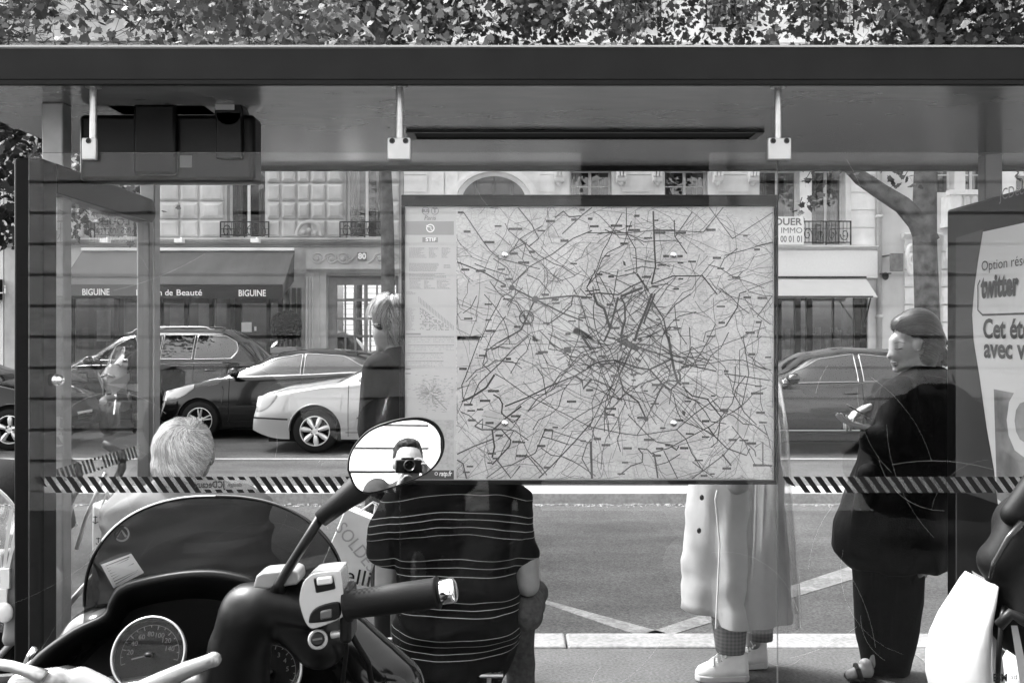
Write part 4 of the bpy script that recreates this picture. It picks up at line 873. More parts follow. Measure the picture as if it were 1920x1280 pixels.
# the lamp recess: an upright rim hanging just under the ceiling
rf = mb.build('roof', M_['ceil'], sh, bevel=.004)
hx0, hx1 = ux(762, 3.9), ux(1432, 3.9); yy0, yy1 = .802 * F / 385.0, .802 * F / 371.0
mb = MB(); mb.box(hx0, hx1, yy0, yy0 + .012, zc_ - .012, zc_ - .002); mb.box(hx0, hx1, yy1 - .012, yy1, zc_ - .012, zc_ - .002); mb.box(hx0, hx0 + .03, yy0 + .012, yy1 - .012, zc_ - .012, zc_ - .002); mb.box(hx1 - .03, hx1, yy0 + .012, yy1 - .012, zc_ - .012, zc_ - .002)
lc = mb.build('ceiling_lamp', M_['dark'], rf); mb = MB(); mb.box(hx0 + .03, hx1 - .03, yy0 + .012, yy1 - .012, zc_ - .006, zc_ - .003); mb.build('lamp_cover', mat('lamp_cover_dark', .01, .8), rf)
mb = MB(); zb, zt = EYE + 478 / F * RY0, EYE + 539 / F * RY0
mb.box(RX0, RX1, RY0 - .0, RY0 + .03, zb, zt); mb.box(RX0, RX1, RY1 - .03, RY1, EYE + .78, zt - .02); mb.box(RX0, RX0 + .03, RY0 + .03, RY1 - .03, zc_ + .003, zt - .03)
fs = mb.build('fascia', M_['fascia'], sh, bevel=.004)
mb = MB(); mb.box(RX0, RX1, RY0 + .002, RY0 + .028, zb - .012, zb); mb.build('fascia_gasket', M_['rubber'], sh)
mb = MB(); mb.box(RX0 + .01, RX1, RY0 - .004, RY1 + .01, zt, zt + .006); mb.build('roof_edge_trim', M_['white'], sh)
# hangers with clamps
for px, w2, scr in ((175, 13.5, 1), (749.5, 21.5, 2), (1458.5, 21.5, 2)):
    x = ux(px, GD); q = MB(); q.tube([(x, GD, zc_), (x, GD, EYE + (HZ - 262) / F * GD)], .0115, 14); q.tube([(x, GD, zc_ - .008), (x, GD, zc_)], .025, 16)
    hg = q.build('hanger_rod', M_['steel'], sh, smooth=False)
    xc = x if scr == 2 else ux(172, GD); dx = w2 / F * GD; q = MB(); q.box(xc - dx, xc + dx, GD - .024, GD - .006, EYE + (HZ - 302) / F * GD, EYE + (HZ - 261) / F * GD); cl = q.build('clamp', mat('cast_alu', .4, .4, metal=.5, var=.06), hg, bevel=.004)
    for s in ((-1, 1) if scr == 2 else (0,)):
        q = MB(); cx_ = xc + s * .0215; cz_ = EYE + (HZ - 267) / F * GD; q.disc((cx_, GD - .0245, cz_), .0092, (0, -1, 0), 16, r_in=.007); q.disc((cx_, GD - .026, cz_), .0068, (0, -1, 0), 16)
        q.strip([(cx_ - .006, GD - .0265, cz_ - .003), (cx_ + .006, GD - .0265, cz_ + .003)], .002); q.build('screw', M_['dark'], cl)
# back glass panes
GLASS = glassmat('shelter_glass', .98, .56, 1.5); edge = mat('glass_edge', .16, .2)
def pane(parent, x0, x1, y, z0, z1, name='glass_pane'):
    q = MB(); q.add([(x0, y, z0), (x1, y, z0), (x1, y, z1), (x0, y, z1)], [(0, 1, 2, 3)]); q.cur = 1; e = .008
    q.add([(x0, y, z0), (x0, y, z1), (x0, y + e, z1), (x0, y + e, z0)], [(0, 1, 2, 3)]); q.add([(x1, y, z0), (x1, y, z1), (x1, y + e, z1), (x1, y + e, z0)], [(0, 1, 2, 3)]); q.add([(x0, y, z1), (x1, y, z1), (x1, y + e, z1), (x0, y + e, z1)], [(0, 1, 2, 3)])
    return q.build(name, [GLASS, edge], parent)
zt_g = EYE + (HZ - 286) / F * GD
ps = []
for (a, b) in ((53, 748.7), (750.3, 1457.6), (1459.2, 2166)): ps.append(pane(sh, ux(a, GD), ux(b, GD), GD, .12, zt_g))
# scratches on the glass
rn = random.Random(9)
for pi, p in enumerate(ps):
    q = MB()
    for k in range((22, 6, 20)[pi]):
        x = rn.uniform(ux((60, 760, 1470)[pi], GD), ux((740, 1450, 1900)[pi], GD)); z = rn.uniform(.2, 2.0); a_ = rn.uniform(0, 6.28); L = rn.uniform(.04, .45); cv = rn.uniform(-1.6, 1.6); pts = []
        for t in range(9): pts.append((x, GD - .0012, z)); x += math.cos(a_) * L / 8; z += math.sin(a_) * L / 8; a_ += cv / 8
        q.strip(pts, rn.uniform(.00012, .00028))
    q.build('scratch', mat('scratch_white', .6, .7), p)
# striped safety bands (stripes are printed dark on the glass)
STR = mat('stripe_black', .01, .5); FR = glassmat('stripe_frost', .8, 1, 1.5, dirt=.22, dcol=.7)
def band(parent, p0, p1, h, nrm, pitch=.034, skip=None, rounded=False):
    p0, p1 = Vector(p0), Vector(p1); L = (p1 - p0).length; d = (p1 - p0) / L; n = int(L / pitch); q = MB(); up = Vector((0, 0, 1)); o = Vector(nrm) * .0015
    sl = h * .72
    def P2(s, t): return p0 + d * (s + (1 - t) * sl) + up * (t * h) + o
    for k in range(n):
        s = k * pitch; 
        if s + sl + pitch * .55 > L: break
        if skip and skip[0] < s + sl / 2 < skip[1]:
            for (t0, t1) in ((0, .2), (.8, 1)): q.add([P2(s, t0), P2(s + pitch * .56, t0), P2(s + pitch * .56, t1), P2(s, t1)], [(0, 1, 2, 3)])
            continue
        q.add([P2(s, 0), P2(s + pitch * .56, 0), P2(s + pitch * .56, 1), P2(s, 1)], [(0, 1, 2, 3)])
    # half-cut stripes at both ends give the rounded ends
    for (s, t0, t1) in ((-pitch, .35, 1), (-2 * pitch, 0.0, .0)):
        if t1 > t0: q.add([P2(s + pitch * 0, t0) if False else P2(s, t1), P2(s + pitch * .56, t1), P2(s + pitch * .56, t0 - .0), P2(s, t0 + .25)], [(0, 1, 2, 3)])
    b = q.build('safety_band', STR, parent); q = MB(); q.add([p0 + o * .5, p1 + o * .5, p1 + up * h + o * .5, p0 + up * h + o * .5], [(0, 1, 2, 3)]); q.build('frosted_strip', FR, b); return b
bz = EYE - (923 - HZ) / F * GD; bh = 30 / F * GD
b1 = band(ps[0], (ux(84, GD), GD - .001, bz), (ux(742, GD), GD - .001, bz), bh, (0, -1, 0), pitch=.0345, skip=(ux(372, GD) - ux(84, GD), ux(460, GD) - ux(84, GD)))
band(ps[1], (ux(765, GD), GD - .001, bz), (ux(1230, GD), GD - .001, bz), bh, (0, -1, 0), pitch=.0345) if False else None
b3 = band(ps[2], (ux(1487, GD), GD - .001, bz), (ux(2140, GD), GD - .001, bz), bh, (0, -1, 0), pitch=.0345)
text('lettering', 'JCDecaux', .03, (ux(394, GD), GD - .004, bz + bh / 2), mat('ink', .03, .6), b1, mirror=True, width=.1, bold=.0006)
text('lettering', 'design', .018, (ux(441, GD), GD - .004, bz + bh / 2), MATS['ink'], b1, mirror=True, width=.045)
# posts
for (xa, xb, dd) in ((78, 118, 3.434), (262, 290, 4.32)):
    x0_, x1_ = ux(xa, dd), ux(xb, dd); q = MB(); q.box(x0_, x1_, dd, dd + .07, 0, zc_); pp = q.build('roof_post', mat('post_alu', .2, .4, metal=.4, var=.1), sh, bevel=.005)
    q = MB(); q.box(x0_ + .003, x1_ - .02, dd - .0015, dd, EYE + .36, EYE + .52); st_ = q.build('sticker', mat('paper2', .7, .7, var=.08, vscale=30), pp)
    q = MB(); q.tube([(x0_ + .025 + .016 * math.cos(a), dd - .003, EYE + .44 + .035 * math.sin(a)) for a in [k * .45 for k in range(14)]], .001, 4); q.build('scribble', MATS['ink'], st_)
q = MB(); x_ = ux(1775, 4.5); 
q.box(ux(1847, 4.4), ux(1880, 4.4), 4.4, 4.47, 0, zc_); q.build('roof_post', mat('post_alu2', .12, .45, metal=.4), sh, bevel=.005)
# left side frame: rear post, top beam, front post, glass, striped band
fx0 = ux(25, 3.225); fx1 = ux(80, 3.225); zf = EYE + (HZ - 296) / F * 3.225
q = MB(); q.box(fx0, fx1, 3.225, 3.33, 0, zf); sf_ = q.build('side_post', M_['post'], sh, bevel=.01, seg=3)
q = MB(); q.box(fx0, fx1, 3.331, 4.2, zf - .1, zf); q.tube([(fx0, 4.2, zf - .05), (fx1, 4.2, zf - .05)], .05, 24); q.build('side_beam', M_['post'], sh, bevel=.004)
q = MB(); q.box(fx1 - .06, fx1 - .005, 4.19, 4.235, 0, zf - .09); q.build('side_post', mat('post_mid', .09, .35, metal=.3), sh, bevel=.006)
xg = fx1 - .03; q = MB(); q.add([(xg, 3.33, .15), (xg, 4.19, .15), (xg, 4.19, zf - .1), (xg, 3.33, zf - .1)], [(0, 1, 2, 3)]); sg_ = q.build('side_glass', glassmat('side_glass_m', .92, 1.6, 1.5, dirt=.03, dcol=.5), sh)
band(sg_, (xg, 3.34, bz), (xg, 4.15, bz), bh, (1, 0, 0), pitch=.0345, skip=(.33, .43))
q = MB(); q.tube([(fx1, 3.28, EYE - (712 - HZ) / F * 3.28), (fx1 - .0 + .03, 3.28, EYE - (712 - HZ) / F * 3.28)], [.022, .018], 16); q.ell((fx1 + .03, 3.28, EYE - (712 - HZ) / F * 3.28), .016, .018, .018); q.build('fixing_bolt', M_['chrome'], sh, smooth=True)
# ---- information display hung under the roof
dsp = thing('information_display', 'black passenger information box hung under the left end of the roof', 'display', (ux(310, 3.6), 3.6, zc_))
D = 3.5; q = MB(); q.box(ux(147, D), ux(477, D), D, D + .11, uz(340, D), uz(214, D)); q.build('housing', M_['black'], dsp, bevel=.018, seg=4)
q = MB(); q.box(ux(255, D), ux(335, D), D - .03, D, uz(330, D), uz(198, D)); q.build('rear_cover', M_['black'], dsp, bevel=.012)
q = MB(); q.box(ux(203, D), ux(386, D), D - .02, D + .13, uz(199, D), zc_ - .0); q.build('mounting_box', mat('lamp_housing', .34, .4, var=.05), dsp, bevel=.006)
q = MB(); q.box(ux(338, D), ux(360, D), D - .004, D, uz(314, D), uz(292, D)); q.build('label_plate', mat('grey_plate', .06, .4), dsp)
for k in range(3):
    pass
sp_ = thing('speaker_dome', 'round black dome with a pale label beside the hanging display', 'camera dome', (ux(433, D), D, zc_))
q = MB(); cz = uz(213, D); q.tube([(ux(433, D), D - .03, cz), (ux(433, D), D + .06, cz)], .05, 28); q.box(ux(409, D), ux(457, D), D - .03, D + .06, uz(300, D), cz); q.build('housing', M_['black'], sp_, bevel=.004)
q = MB(); q.box(ux(409, D), ux(444, D), D - .033, D - .0301, uz(210, D), uz(196, D)); q.build('label_plate', mat('lamp_housing2', .25, .5), sp_)
q = MB(); q.box(ux(403, D), ux(410, D), D, D + .03, uz(212, D), zc_); q.build('bracket', MATS['lamp_housing'], sp_)
# ---- bench
bn = thing('bench', 'perforated metal bench inside the shelter under the two seated men', 'bench', (-.8, 3.5, 0))
pm = bpy.data.materials.new('perforated_metal'); pm.use_nodes = True; t = pm.node_tree; b = t.nodes['Principled BSDF']; b.inputs['Metallic'].default_value = .5; b.inputs['Roughness'].default_value = .4
tc = t.nodes.new('ShaderNodeTexCoord'); mp = t.nodes.new('ShaderNodeMapping'); mp.inputs['Scale'].default_value = (60, 60, 1); t.links.new(tc.outputs['Object'], mp.inputs[0])
fr = t.nodes.new('ShaderNodeVectorMath'); fr.operation = 'FRACTION'; t.links.new(mp.outputs[0], fr.inputs[0]); sb = t.nodes.new('ShaderNodeVectorMath'); sb.operation = 'SUBTRACT'; sb.inputs[1].default_value = (.5, .5, 0); t.links.new(fr.outputs[0], sb.inputs[0])
mu = t.nodes.new('ShaderNodeVectorMath'); mu.operation = 'MULTIPLY'; mu.inputs[1].default_value = (1, 1, 0); t.links.new(sb.outputs[0], mu.inputs[0]); ln = t.nodes.new('ShaderNodeVectorMath'); ln.operation = 'LENGTH'; t.links.new(mu.outputs[0], ln.inputs[0])
lt = t.nodes.new('ShaderNodeMath'); lt.operation = 'LESS_THAN'; lt.inputs[1].default_value = .3; t.links.new(ln.outputs['Value'], lt.inputs[0]); mr = t.nodes.new('ShaderNodeMapRange'); mr.inputs[3].default_value = .03; mr.inputs[4].default_value = .5; t.links.new(lt.outputs[0], mr.inputs[0]); t.links.new(mr.outputs[0], b.inputs['Base Color'])
q = MB(); q.box(-1.42, -.03, 3.37, 3.75, .425, .437); q.build('seat', pm, bn)
q = MB(); q.tube([(-1.44, 3.36, .432), (-.03, 3.36, .432)], .008, 8); q.tube([(-1.44, 3.76, .425), (-.03, 3.76, .425)], .014, 8); q.box(-.085, -.07, 3.36, 3.37, .38, .44); q.build('seat_rail', M_['steel'], bn)
for x in (-1.3, -.2):
    q = MB(); q.box(x - .03, x + .03, 3.52, 3.6, 0, .425); q.build('leg', M_['dark'], bn)
# ================================================================ MAP PANEL
mpn = thing('map_panel', 'large framed bus route map of a city mounted in the back glass', 'map', (ux(1105, 3.23), 3.24, 1.0))
MD = 3.222; k_ = MD
def U(px, py, e=0.0): return Vector((ux(px, MD), MD - e, uz(py, MD)))
fm_ = mat('map_frame', .012, .4); q = MB()
def bxp(q, xa, xb, ya, yb, e0, e1): q.box(ux(xa, MD), ux(xb, MD), MD - e1, MD - e0, uz(yb, MD), uz(ya, MD))
bxp(q, 753, 1457, 366, 387, -.03, .012); bxp(q, 753, 759.5, 387, 899, -.03, .012); bxp(q, 1451, 1457, 387, 899, -.03, .012); bxp(q, 753, 1457, 899, 907, -.03, .012); q.build('frame', fm_, mpn, bevel=.002)
q = MB(); bxp(q, 755, 1455, 368, 372, .012, .0135); q.build('frame_lip', mat('frame_lip_m', .006, .5), mpn)
q = MB(); q.box(ux(755, MD), ux(1455, MD), MD + .01, MD + .028, uz(903, MD), uz(370, MD)); q.build('backing', M_['dark'], mpn)
# sheet material: pale paper with fine street texture
sm = bpy.data.materials.new('map_sheet'); sm.use_nodes = True; t = sm.node_tree; b = t.nodes['Principled BSDF']; b.inputs['Roughness'].default_value = .5
tc = t.nodes.new('ShaderNodeTexCoord'); mp = t.nodes.new('ShaderNodeMapping'); t.links.new(tc.outputs['Object'], mp.inputs[0]); mp.inputs['Scale'].default_value = (1, 0, 1)
val = None
def vor(scale, thr, lo, rotz=.0, feat='DISTANCE_TO_EDGE'):
    m_ = t.nodes.new('ShaderNodeMapping'); m_.inputs['Rotation'].default_value = (0, rotz, 0); m_.inputs['Scale'].default_value = (1, 1, 1.25); t.links.new(mp.outputs[0], m_.inputs[0])
    v = t.nodes.new('ShaderNodeTexVoronoi'); v.feature = feat; v.inputs['Scale'].default_value = scale; v.inputs['Randomness'].default_value = .85; t.links.new(m_.outputs[0], v.inputs['Vector'])
    r = t.nodes.new('ShaderNodeMapRange'); r.inputs[1].default_value = 0; r.inputs[2].default_value = thr; r.inputs[3].default_value = lo; r.inputs[4].default_value = 1; t.links.new(v.outputs['Distance'], r.inputs[0]); return r.outputs[0]
n1 = vor(34, .06, .8); n2 = vor(95, .1, .86, .5); n3 = vor(14, .02, .8, 1.1)
nz = t.nodes.new('ShaderNodeTexNoise'); nz.inputs['Scale'].default_value = 9; t.links.new(mp.outputs[0], nz.inputs[0]); rz = t.nodes.new('ShaderNodeMapRange'); rz.inputs[1].default_value = .4; rz.inputs[2].default_value = .62; rz.inputs[3].default_value = .92; rz.inputs[4].default_value = 1.02; t.links.new(nz.outputs['Fac'], rz.inputs[0])
nf = t.nodes.new('ShaderNodeTexNoise'); nf.inputs['Scale'].default_value = 210; nf.inputs['Detail'].default_value = 2; mf = t.nodes.new('ShaderNodeMapping'); mf.inputs['Scale'].default_value = (.55, 1, 1.6); t.links.new(mp.outputs[0], mf.inputs[0]); t.links.new(mf.outputs[0], nf.inputs[0]); rf2 = t.nodes.new('ShaderNodeMapRange'); rf2.inputs[1].default_value = .6; rf2.inputs[2].default_value = .68; rf2.inputs[3].default_value = 1; rf2.inputs[4].default_value = .85; t.links.new(nf.outputs['Fac'], rf2.inputs[0])
cur = None
for o_ in (n1, n2, n3, rz.outputs[0], rf2.outputs[0]):
    m_ = t.nodes.new('ShaderNodeMath'); m_.operation = 'MULTIPLY'
    if cur is None: m_.inputs[0].default_value = .44
    else: t.links.new(cur, m_.inputs[0])
    t.links.new(o_, m_.inputs[1]); cur = m_.outputs[0]
t.links.new(cur, b.inputs['Base Color'])
q = MB(); bxp(q, 855, 1451, 387, 899, -.004, 0); sheet_ = q.build('map_sheet', sm, mpn)
q = MB(); bxp(q, 759.5, 855, 387, 899, -.004, .0004); side_ = q.build('legend_sheet', mat('legend_paper', .38, .6, var=.02, vscale=4), mpn)
RL = mat('route_line', .085, .6); RD = mat('route_dark', .06, .6); RB = mat('river', .42, .6); PK = mat('park', .36, .6, var=.05, vscale=60); LB = mat('label_dark', .035, .6, c2=.12, vscale=260); RT = mat('route_thin', .14, .6)
Z = 4.572; OR = {1: (750, 360), 2: (1100, 360), 3: (750, 630), 4: (1100, 630)}
def zp(r, p): return (OR[r][0] + p[0] / Z, OR[r][1] + p[1] / Z)
def clampp(p): return (min(max(p[0], 857), 1449), min(max(p[1], 389), 897))
def poly(q, r, pts, w, e):
    pp = [clampp(zp(r, p)) for p in pts]; q.strip([U(x, y, e) for x, y in pp], w / Z / F * MD)
riv = MB()
for r, pts, w in ((3, [(1165, 10), (1020, 150), (830, 420), (720, 590), (560, 760), (480, 900)], 75), (1, [(1160, 1280), (1170, 1180), (1260, 1160), (1400, 1150), (1500, 1180)], 60), (1, [(1500, 1180), (1640, 1270)], 60), (4, [(-110, -60), (80, 20), (300, 90), (470, 180), (560, 270), (700, 450), (830, 600), (960, 770), (1100, 900), (1280, 1010), (1450, 1080), (1600, 1110)], 62), (1, [(960, 860), (870, 930), (800, 1060), (690, 1270)], 34)): poly(riv, r, pts, w, .0006)
riv.build('river', RB, sheet_)
pk = MB()
for r, pts in ((1, [(485, 830), (560, 760), (900, 800), (860, 900), (800, 1060), (690, 1270), (485, 1270)]), (3, [(480, 0), (690, 0), (560, 380), (480, 480)]), (2, [(1180, 130), (1590, 130), (1590, 180), (1390, 280)]), (2, [(1010, 1200), (1180, 1150), (1220, 1280), (1020, 1280)]), (2, [(900, 740), (990, 715), (1040, 790), (880, 850)]), (2, [(90, 545), (150, 540), (140, 630), (90, 600)]), (2, [(1000, 430), (1080, 400), (1120, 530), (1040, 500)]), (4, [(5, 500), (110, 520), (120, 600), (20, 590)]), (4, [(520, 390), (600, 310), (650, 400), (560, 460)]), (4, [(600, 560), (690, 480), (760, 600), (640, 640)]), (4, [(110, 930), (330, 1000), (320, 1070), (190, 1050), (100, 990)]), (4, [(600, 1120), (720, 1090), (780, 1225), (630, 1225)]), (4, [(660, 960), (760, 940), (780, 990), (700, 1040)]), (4, [(330, 980), (540, 1000), (560, 1080), (440, 1150), (380, 1060)]), (3, [(700, 380), (780, 330), (770, 420)]), (3, [(720, 640), (850, 630), (870, 690), (760, 760), (690, 720)]), (3, [(1180, 700), (1230, 660), (1270, 720)]), (4, [(1190, 690), (1260, 670), (1440, 860), (1330, 850)]), (2, [(1450, 580), (1560, 570), (1540, 660), (1450, 670)])):
    pp = [clampp(zp(r, p)) for p in pts]; pk.add([U(x, y, .0003) for x, y in pp], [tuple(range(len(pp)))])
pk.build('park_area', PK, sheet_)
thin = MB(); mid = MB(); thick = MB()
TH = [(1, [(545, 175), (700, 405), (770, 500), (850, 570), (1120, 640), (1200, 660)], 7), (1, [(485, 600), (620, 650), (740, 700), (910, 800)], 9), (1, [(640, 615), (740, 655), (930, 715), (940, 690), (920, 650), (800, 570), (850, 540)], 7), (1, [(980, 830), (1160, 920), (1400, 1040), (1570, 1105)], 11), (1, [(1160, 920), (1470, 890), (1646, 905)], 12), (1, [(1160, 920), (1120, 1000), (1040, 1180), (960, 1225), (850, 1285)], 10), (1, [(960, 790), (1110, 640), (1310, 530), (1480, 400), (1646, 330)], 8), (1, [(960, 850), (870, 900), (835, 975), (760, 1110), (690, 1275)], 7), (1, [(940, 510), (1090, 430), (1100, 470), (1190, 400), (1130, 280), (1010, 120)], 8), (1, [(1390, 360), (1560, 200), (1646, 130)], 8), (1, [(1330, 220), (1400, 165), (1450, 215), (1550, 205)], 9), (1, [(1480, 890), (1470, 970), (1400, 1040), (1260, 1140)], 9), (1, [(1646, 890), (1600, 820), (1646, 730)], 9),
 (2, [(0, 880), (100, 865), (270, 880), (380, 810), (490, 760)], 10), (2, [(290, 895), (480, 820)], 18), (2, [(430, 700), (490, 790), (530, 850)], 14), (2, [(60, 880), (90, 960), (150, 1000), (200, 1170)], 22), (2, [(270, 900), (200, 1170), (150, 1280)], 14), (2, [(290, 900), (325, 960), (330, 1100), (290, 1240)], 13), (2, [(560, 870), (520, 980), (440, 1180), (410, 1280)], 22), (2, [(585, 870), (500, 1090), (490, 1130)], 14), (2, [(570, 165), (580, 460), (590, 640), (555, 790)], 12), (2, [(560, 930), (660, 1090), (700, 1280)], 10), (2, [(580, 330), (760, 330)], 12), (2, [(0, 350), (350, 350), (570, 330)], 6), (2, [(760, 330), (1000, 345)], 6), (2, [(750, 240), (755, 380), (860, 530)], 8), (2, [(1000, 345), (1170, 125)], 7), (2, [(340, 130), (340, 350), (420, 490), (430, 690)], 7), (2, [(430, 690), (270, 725), (120, 680), (0, 810)], 8), (2, [(555, 790), (740, 720), (930, 720), (990, 715), (1120, 880), (1150, 850)], 9), (2, [(1370, 850), (1310, 870), (1290, 990), (1190, 1150)], 9), (2, [(1190, 1150), (1020, 1200), (1000, 1280)], 6), (2, [(1250, 400), (1600, 175)], 6), (2, [(1050, 130), (1250, 400)], 6), (2, [(1440, 470), (1600, 430)], 9), (2, [(1180, 545), (1440, 475)], 6), (2, [(1380, 840), (1600, 760)], 6), (2, [(1380, 850), (1520, 890), (1590, 890)], 6), (2, [(1590, 890), (1460, 1070), (1500, 1100), (1460, 1250)], 7),
 (3, [(690, 0), (560, 350), (530, 420), (540, 530)], 7), (3, [(530, 560), (620, 520), (740, 440), (810, 330)], 14), (3, [(540, 530), (600, 580), (680, 400), (870, 220), (960, 120), (1100, 0)], 8), (3, [(950, 0), (830, 60), (740, 130), (710, 240), (780, 310)], 7), (3, [(810, 320), (900, 370), (1080, 500), (1400, 660), (1640, 780)], 6), (3, [(900, 600), (1080, 530), (1280, 430), (1500, 340), (1640, 260)], 10), (3, [(1100, 640), (1260, 520), (1420, 440), (1500, 340)], 6), (3, [(1500, 340), (1560, 380), (1570, 450), (1640, 370)], 16), (3, [(1560, 0), (1620, 90), (1640, 120)], 20), (3, [(870, 660), (880, 580), (850, 530), (800, 500)], 9), (3, [(870, 660), (970, 740), (1030, 690)], 9), (3, [(640, 770), (700, 800), (870, 800), (950, 890), (940, 940), (790, 1100)], 10), (3, [(640, 770), (710, 710), (705, 790)], 10), (3, [(800, 800), (920, 690), (1040, 600)], 12), (3, [(790, 800), (800, 880), (810, 950), (790, 1040)], 12), (3, [(490, 1010), (640, 940), (800, 880)], 9), (3, [(480, 1060), (540, 1090), (570, 1220)], 9), (3, [(830, 1060), (950, 1215), (1030, 1110)], 9), (3, [(740, 1215), (870, 1120), (960, 1100), (1160, 1000), (1240, 810)], 7), (3, [(1240, 810), (1220, 860), (1300, 880), (1310, 800)], 9), (3, [(1240, 790), (1640, 920)], 6), (3, [(1300, 880), (1450, 930)], 8), (3, [(1190, 1215), (1300, 1110), (1500, 900), (1640, 740)], 9), (3, [(1640, 880), (1600, 930), (1560, 1050), (1640, 1190)], 8), (3, [(1080, 1010), (1150, 1090), (1230, 1190)], 8), (3, [(1260, 1190), (1210, 1120), (1120, 1030)], 8),
 (4, [(160, 0), (460, 100), (640, 160), (730, 200), (850, 245), (1110, 300)], 9), (4, [(700, 0), (730, 190), (750, 290), (780, 390), (810, 420)], 20), (4, [(780, 300), (800, 330), (800, 390)], 14), (4, [(0, 270), (100, 220), (240, 205), (430, 270), (540, 285), (720, 200)], 12), (4, [(100, 225), (130, 240), (240, 230), (240, 200)], 11), (4, [(380, 110), (330, 230), (280, 330), (290, 380), (320, 470), (440, 560), (510, 710)], 12), (4, [(240, 210), (350, 270), (470, 330), (540, 285)], 9), (4, [(540, 285), (650, 410), (720, 460), (780, 400)], 12), (4, [(650, 410), (700, 380), (770, 385)], 10), (4, [(820, 430), (900, 510), (1040, 540), (1060, 580), (1160, 700)], 9), (4, [(650, 420), (620, 490), (510, 710)], 7), (4, [(510, 720), (430, 850)], 6), (4, [(280, 340), (220, 520), (60, 790), (30, 1000), (45, 1220)], 7), (4, [(35, 900), (45, 1220)], 16), (4, [(150, 650), (270, 700), (285, 830), (260, 880), (290, 990)], 7), (4, [(155, 650), (200, 880)], 5), (4, [(0, 770), (290, 830), (440, 850), (770, 800), (930, 660), (1120, 530)], 7), (4, [(770, 800), (850, 880), (900, 1000), (1000, 1160)], 7), (4, [(1180, 320), (1480, 365), (1570, 380)], 8), (4, [(1180, 320), (1250, 390), (1490, 430)], 6), (4, [(900, 90), (1120, 290)], 6), (4, [(900, 90), (840, 240), (800, 300)], 7), (4, [(1340, 0), (1390, 320), (1330, 600), (1040, 780), (850, 880), (700, 960), (560, 1000)], 7), (4, [(560, 1000), (580, 1010), (610, 1215)], 11), (4, [(440, 960), (520, 970), (560, 1010)], 9), (4, [(440, 960), (480, 1010), (475, 1080), (380, 1110), (280, 1190)], 9), (4, [(660, 980), (780, 1220)], 7), (4, [(720, 940), (770, 975), (790, 940)], 10), (4, [(0, 420), (90, 455), (220, 520), (440, 570)], 7), (4, [(1160, 1010), (1240, 1110)], 10), (4, [(900, 1225), (1000, 1150), (1170, 1020), (1310, 860), (1440, 980), (1450, 1030)], 8), (4, [(1440, 950), (1510, 905), (1510, 1110)], 8), (4, [(1040, 780), (1100, 860), (1200, 960), (1370, 1020), (1400, 960)], 9), (4, [(1380, 0), (1250, 40), (900, 190)], 5), (4, [(1500, 0), (1450, 40), (1310, 120), (1310, 340), (1280, 520), (1140, 525), (800, 300)], 5), (4, [(1485, 370), (1490, 560), (1510, 640)], 5), (4, [(1425, 1100), (1590, 1110)], 12), (4, [(1030, 540), (1120, 640), (1210, 650)], 6), (4, [(580, 1110), (690, 1080), (800, 1010)], 7), (4, [(700, 470), (1000, 800), (1090, 860)], 5), (4, [(740, 470), (960, 700), (1020, 790)], 4)]
for r, pts, w in TH: poly(thick if w >= 9 else mid, r, pts, min(w, 18) * 1.2, .0012 if w >= 9 else .0009)
rn = random.Random(77)
cen = (1165, 640)
for k in range(420):   # fine routes: short bent polylines, radial and tangential to the centre
    x = rn.uniform(857, 1449); y = rn.uniform(389, 897); dx, dy = x - cen[0], y - cen[1]; a_ = math.atan2(dy, dx) + (0 if rn.random() < .5 else math.pi / 2) + rn.gauss(0, .25); pts = [(x, y)]; L = rn.uniform(12, 34)
    for s in range(rn.randint(2, 5)): x += math.cos(a_) * L; y += math.sin(a_) * L; a_ += rn.gauss(0, .3); pts.append(clampp((x, y)))
    if len({p for p in pts}) > 1:
        pts = [p for i_, p in enumerate(pts) if i_ == 0 or p != pts[i_ - 1]]
        if len(pts) > 1: thin.strip([U(a__, b__, .0007) for a__, b__ in pts], rn.uniform(.6, 1.2) / F * MD)
for k in range(230):   # longer bus routes, radial or circling the centre
    a0 = rn.uniform(0, 6.283); rr0 = abs(rn.gauss(0, 190 if k % 4 else 90)) + 8; x = cen[0] + rr0 * math.cos(a0) * 1.25; y = cen[1] + rr0 * math.sin(a0); gd = rn.choice((.5, .5, 2.05, 1.1, 2.6, -1)); flip_ = rn.choice((0, math.pi)); pts = []
    for s in range(rn.randint(3, 7)):
        if not (857 < x < 1449 and 389 < y < 897): break
        pts.append((x, y)); a_ = (gd + flip_ if gd > 0 else math.atan2(y - cen[1], x - cen[0])) + rn.gauss(0, .3); L = rn.uniform(14, 36); x += math.cos(a_) * L; y += math.sin(a_) * L
    if len(pts) > 2: mid.strip([U(a__, b__, .0009) for a__, b__ in pts], rn.uniform(1.1, 1.9) / F * MD)
for (r, cx_, cy_, ra, fill) in ((1, 1160, 920, 30, 1), (1, 1085, 1075, 65, 0), (1, 835, 975, 17, 0), (1, 960, 820, 25, 1), (1, 930, 825, 20, 0), (2, 1165, 560, 17, 0), (4, 1143, 313, 26, 0), (4, 1080, 810, 22, 0), (4, 145, 645, 22, 0), (4, 510, 710, 20, 1), (3, 1600, 1020, 0, 0)):
    if ra:
        x, y = zp(r, (cx_, cy_)); rr = ra / Z / F * MD; mid.disc(U(x, y, .0014), rr, (0, -1, 0), 24, r_in=0 if fill else rr * (.86 if ra < 60 else .84))
thin.build('street_line', RT, sheet_); mid.build('route_line', RL, sheet_); thick.build('main_route_line', RD, sheet_)
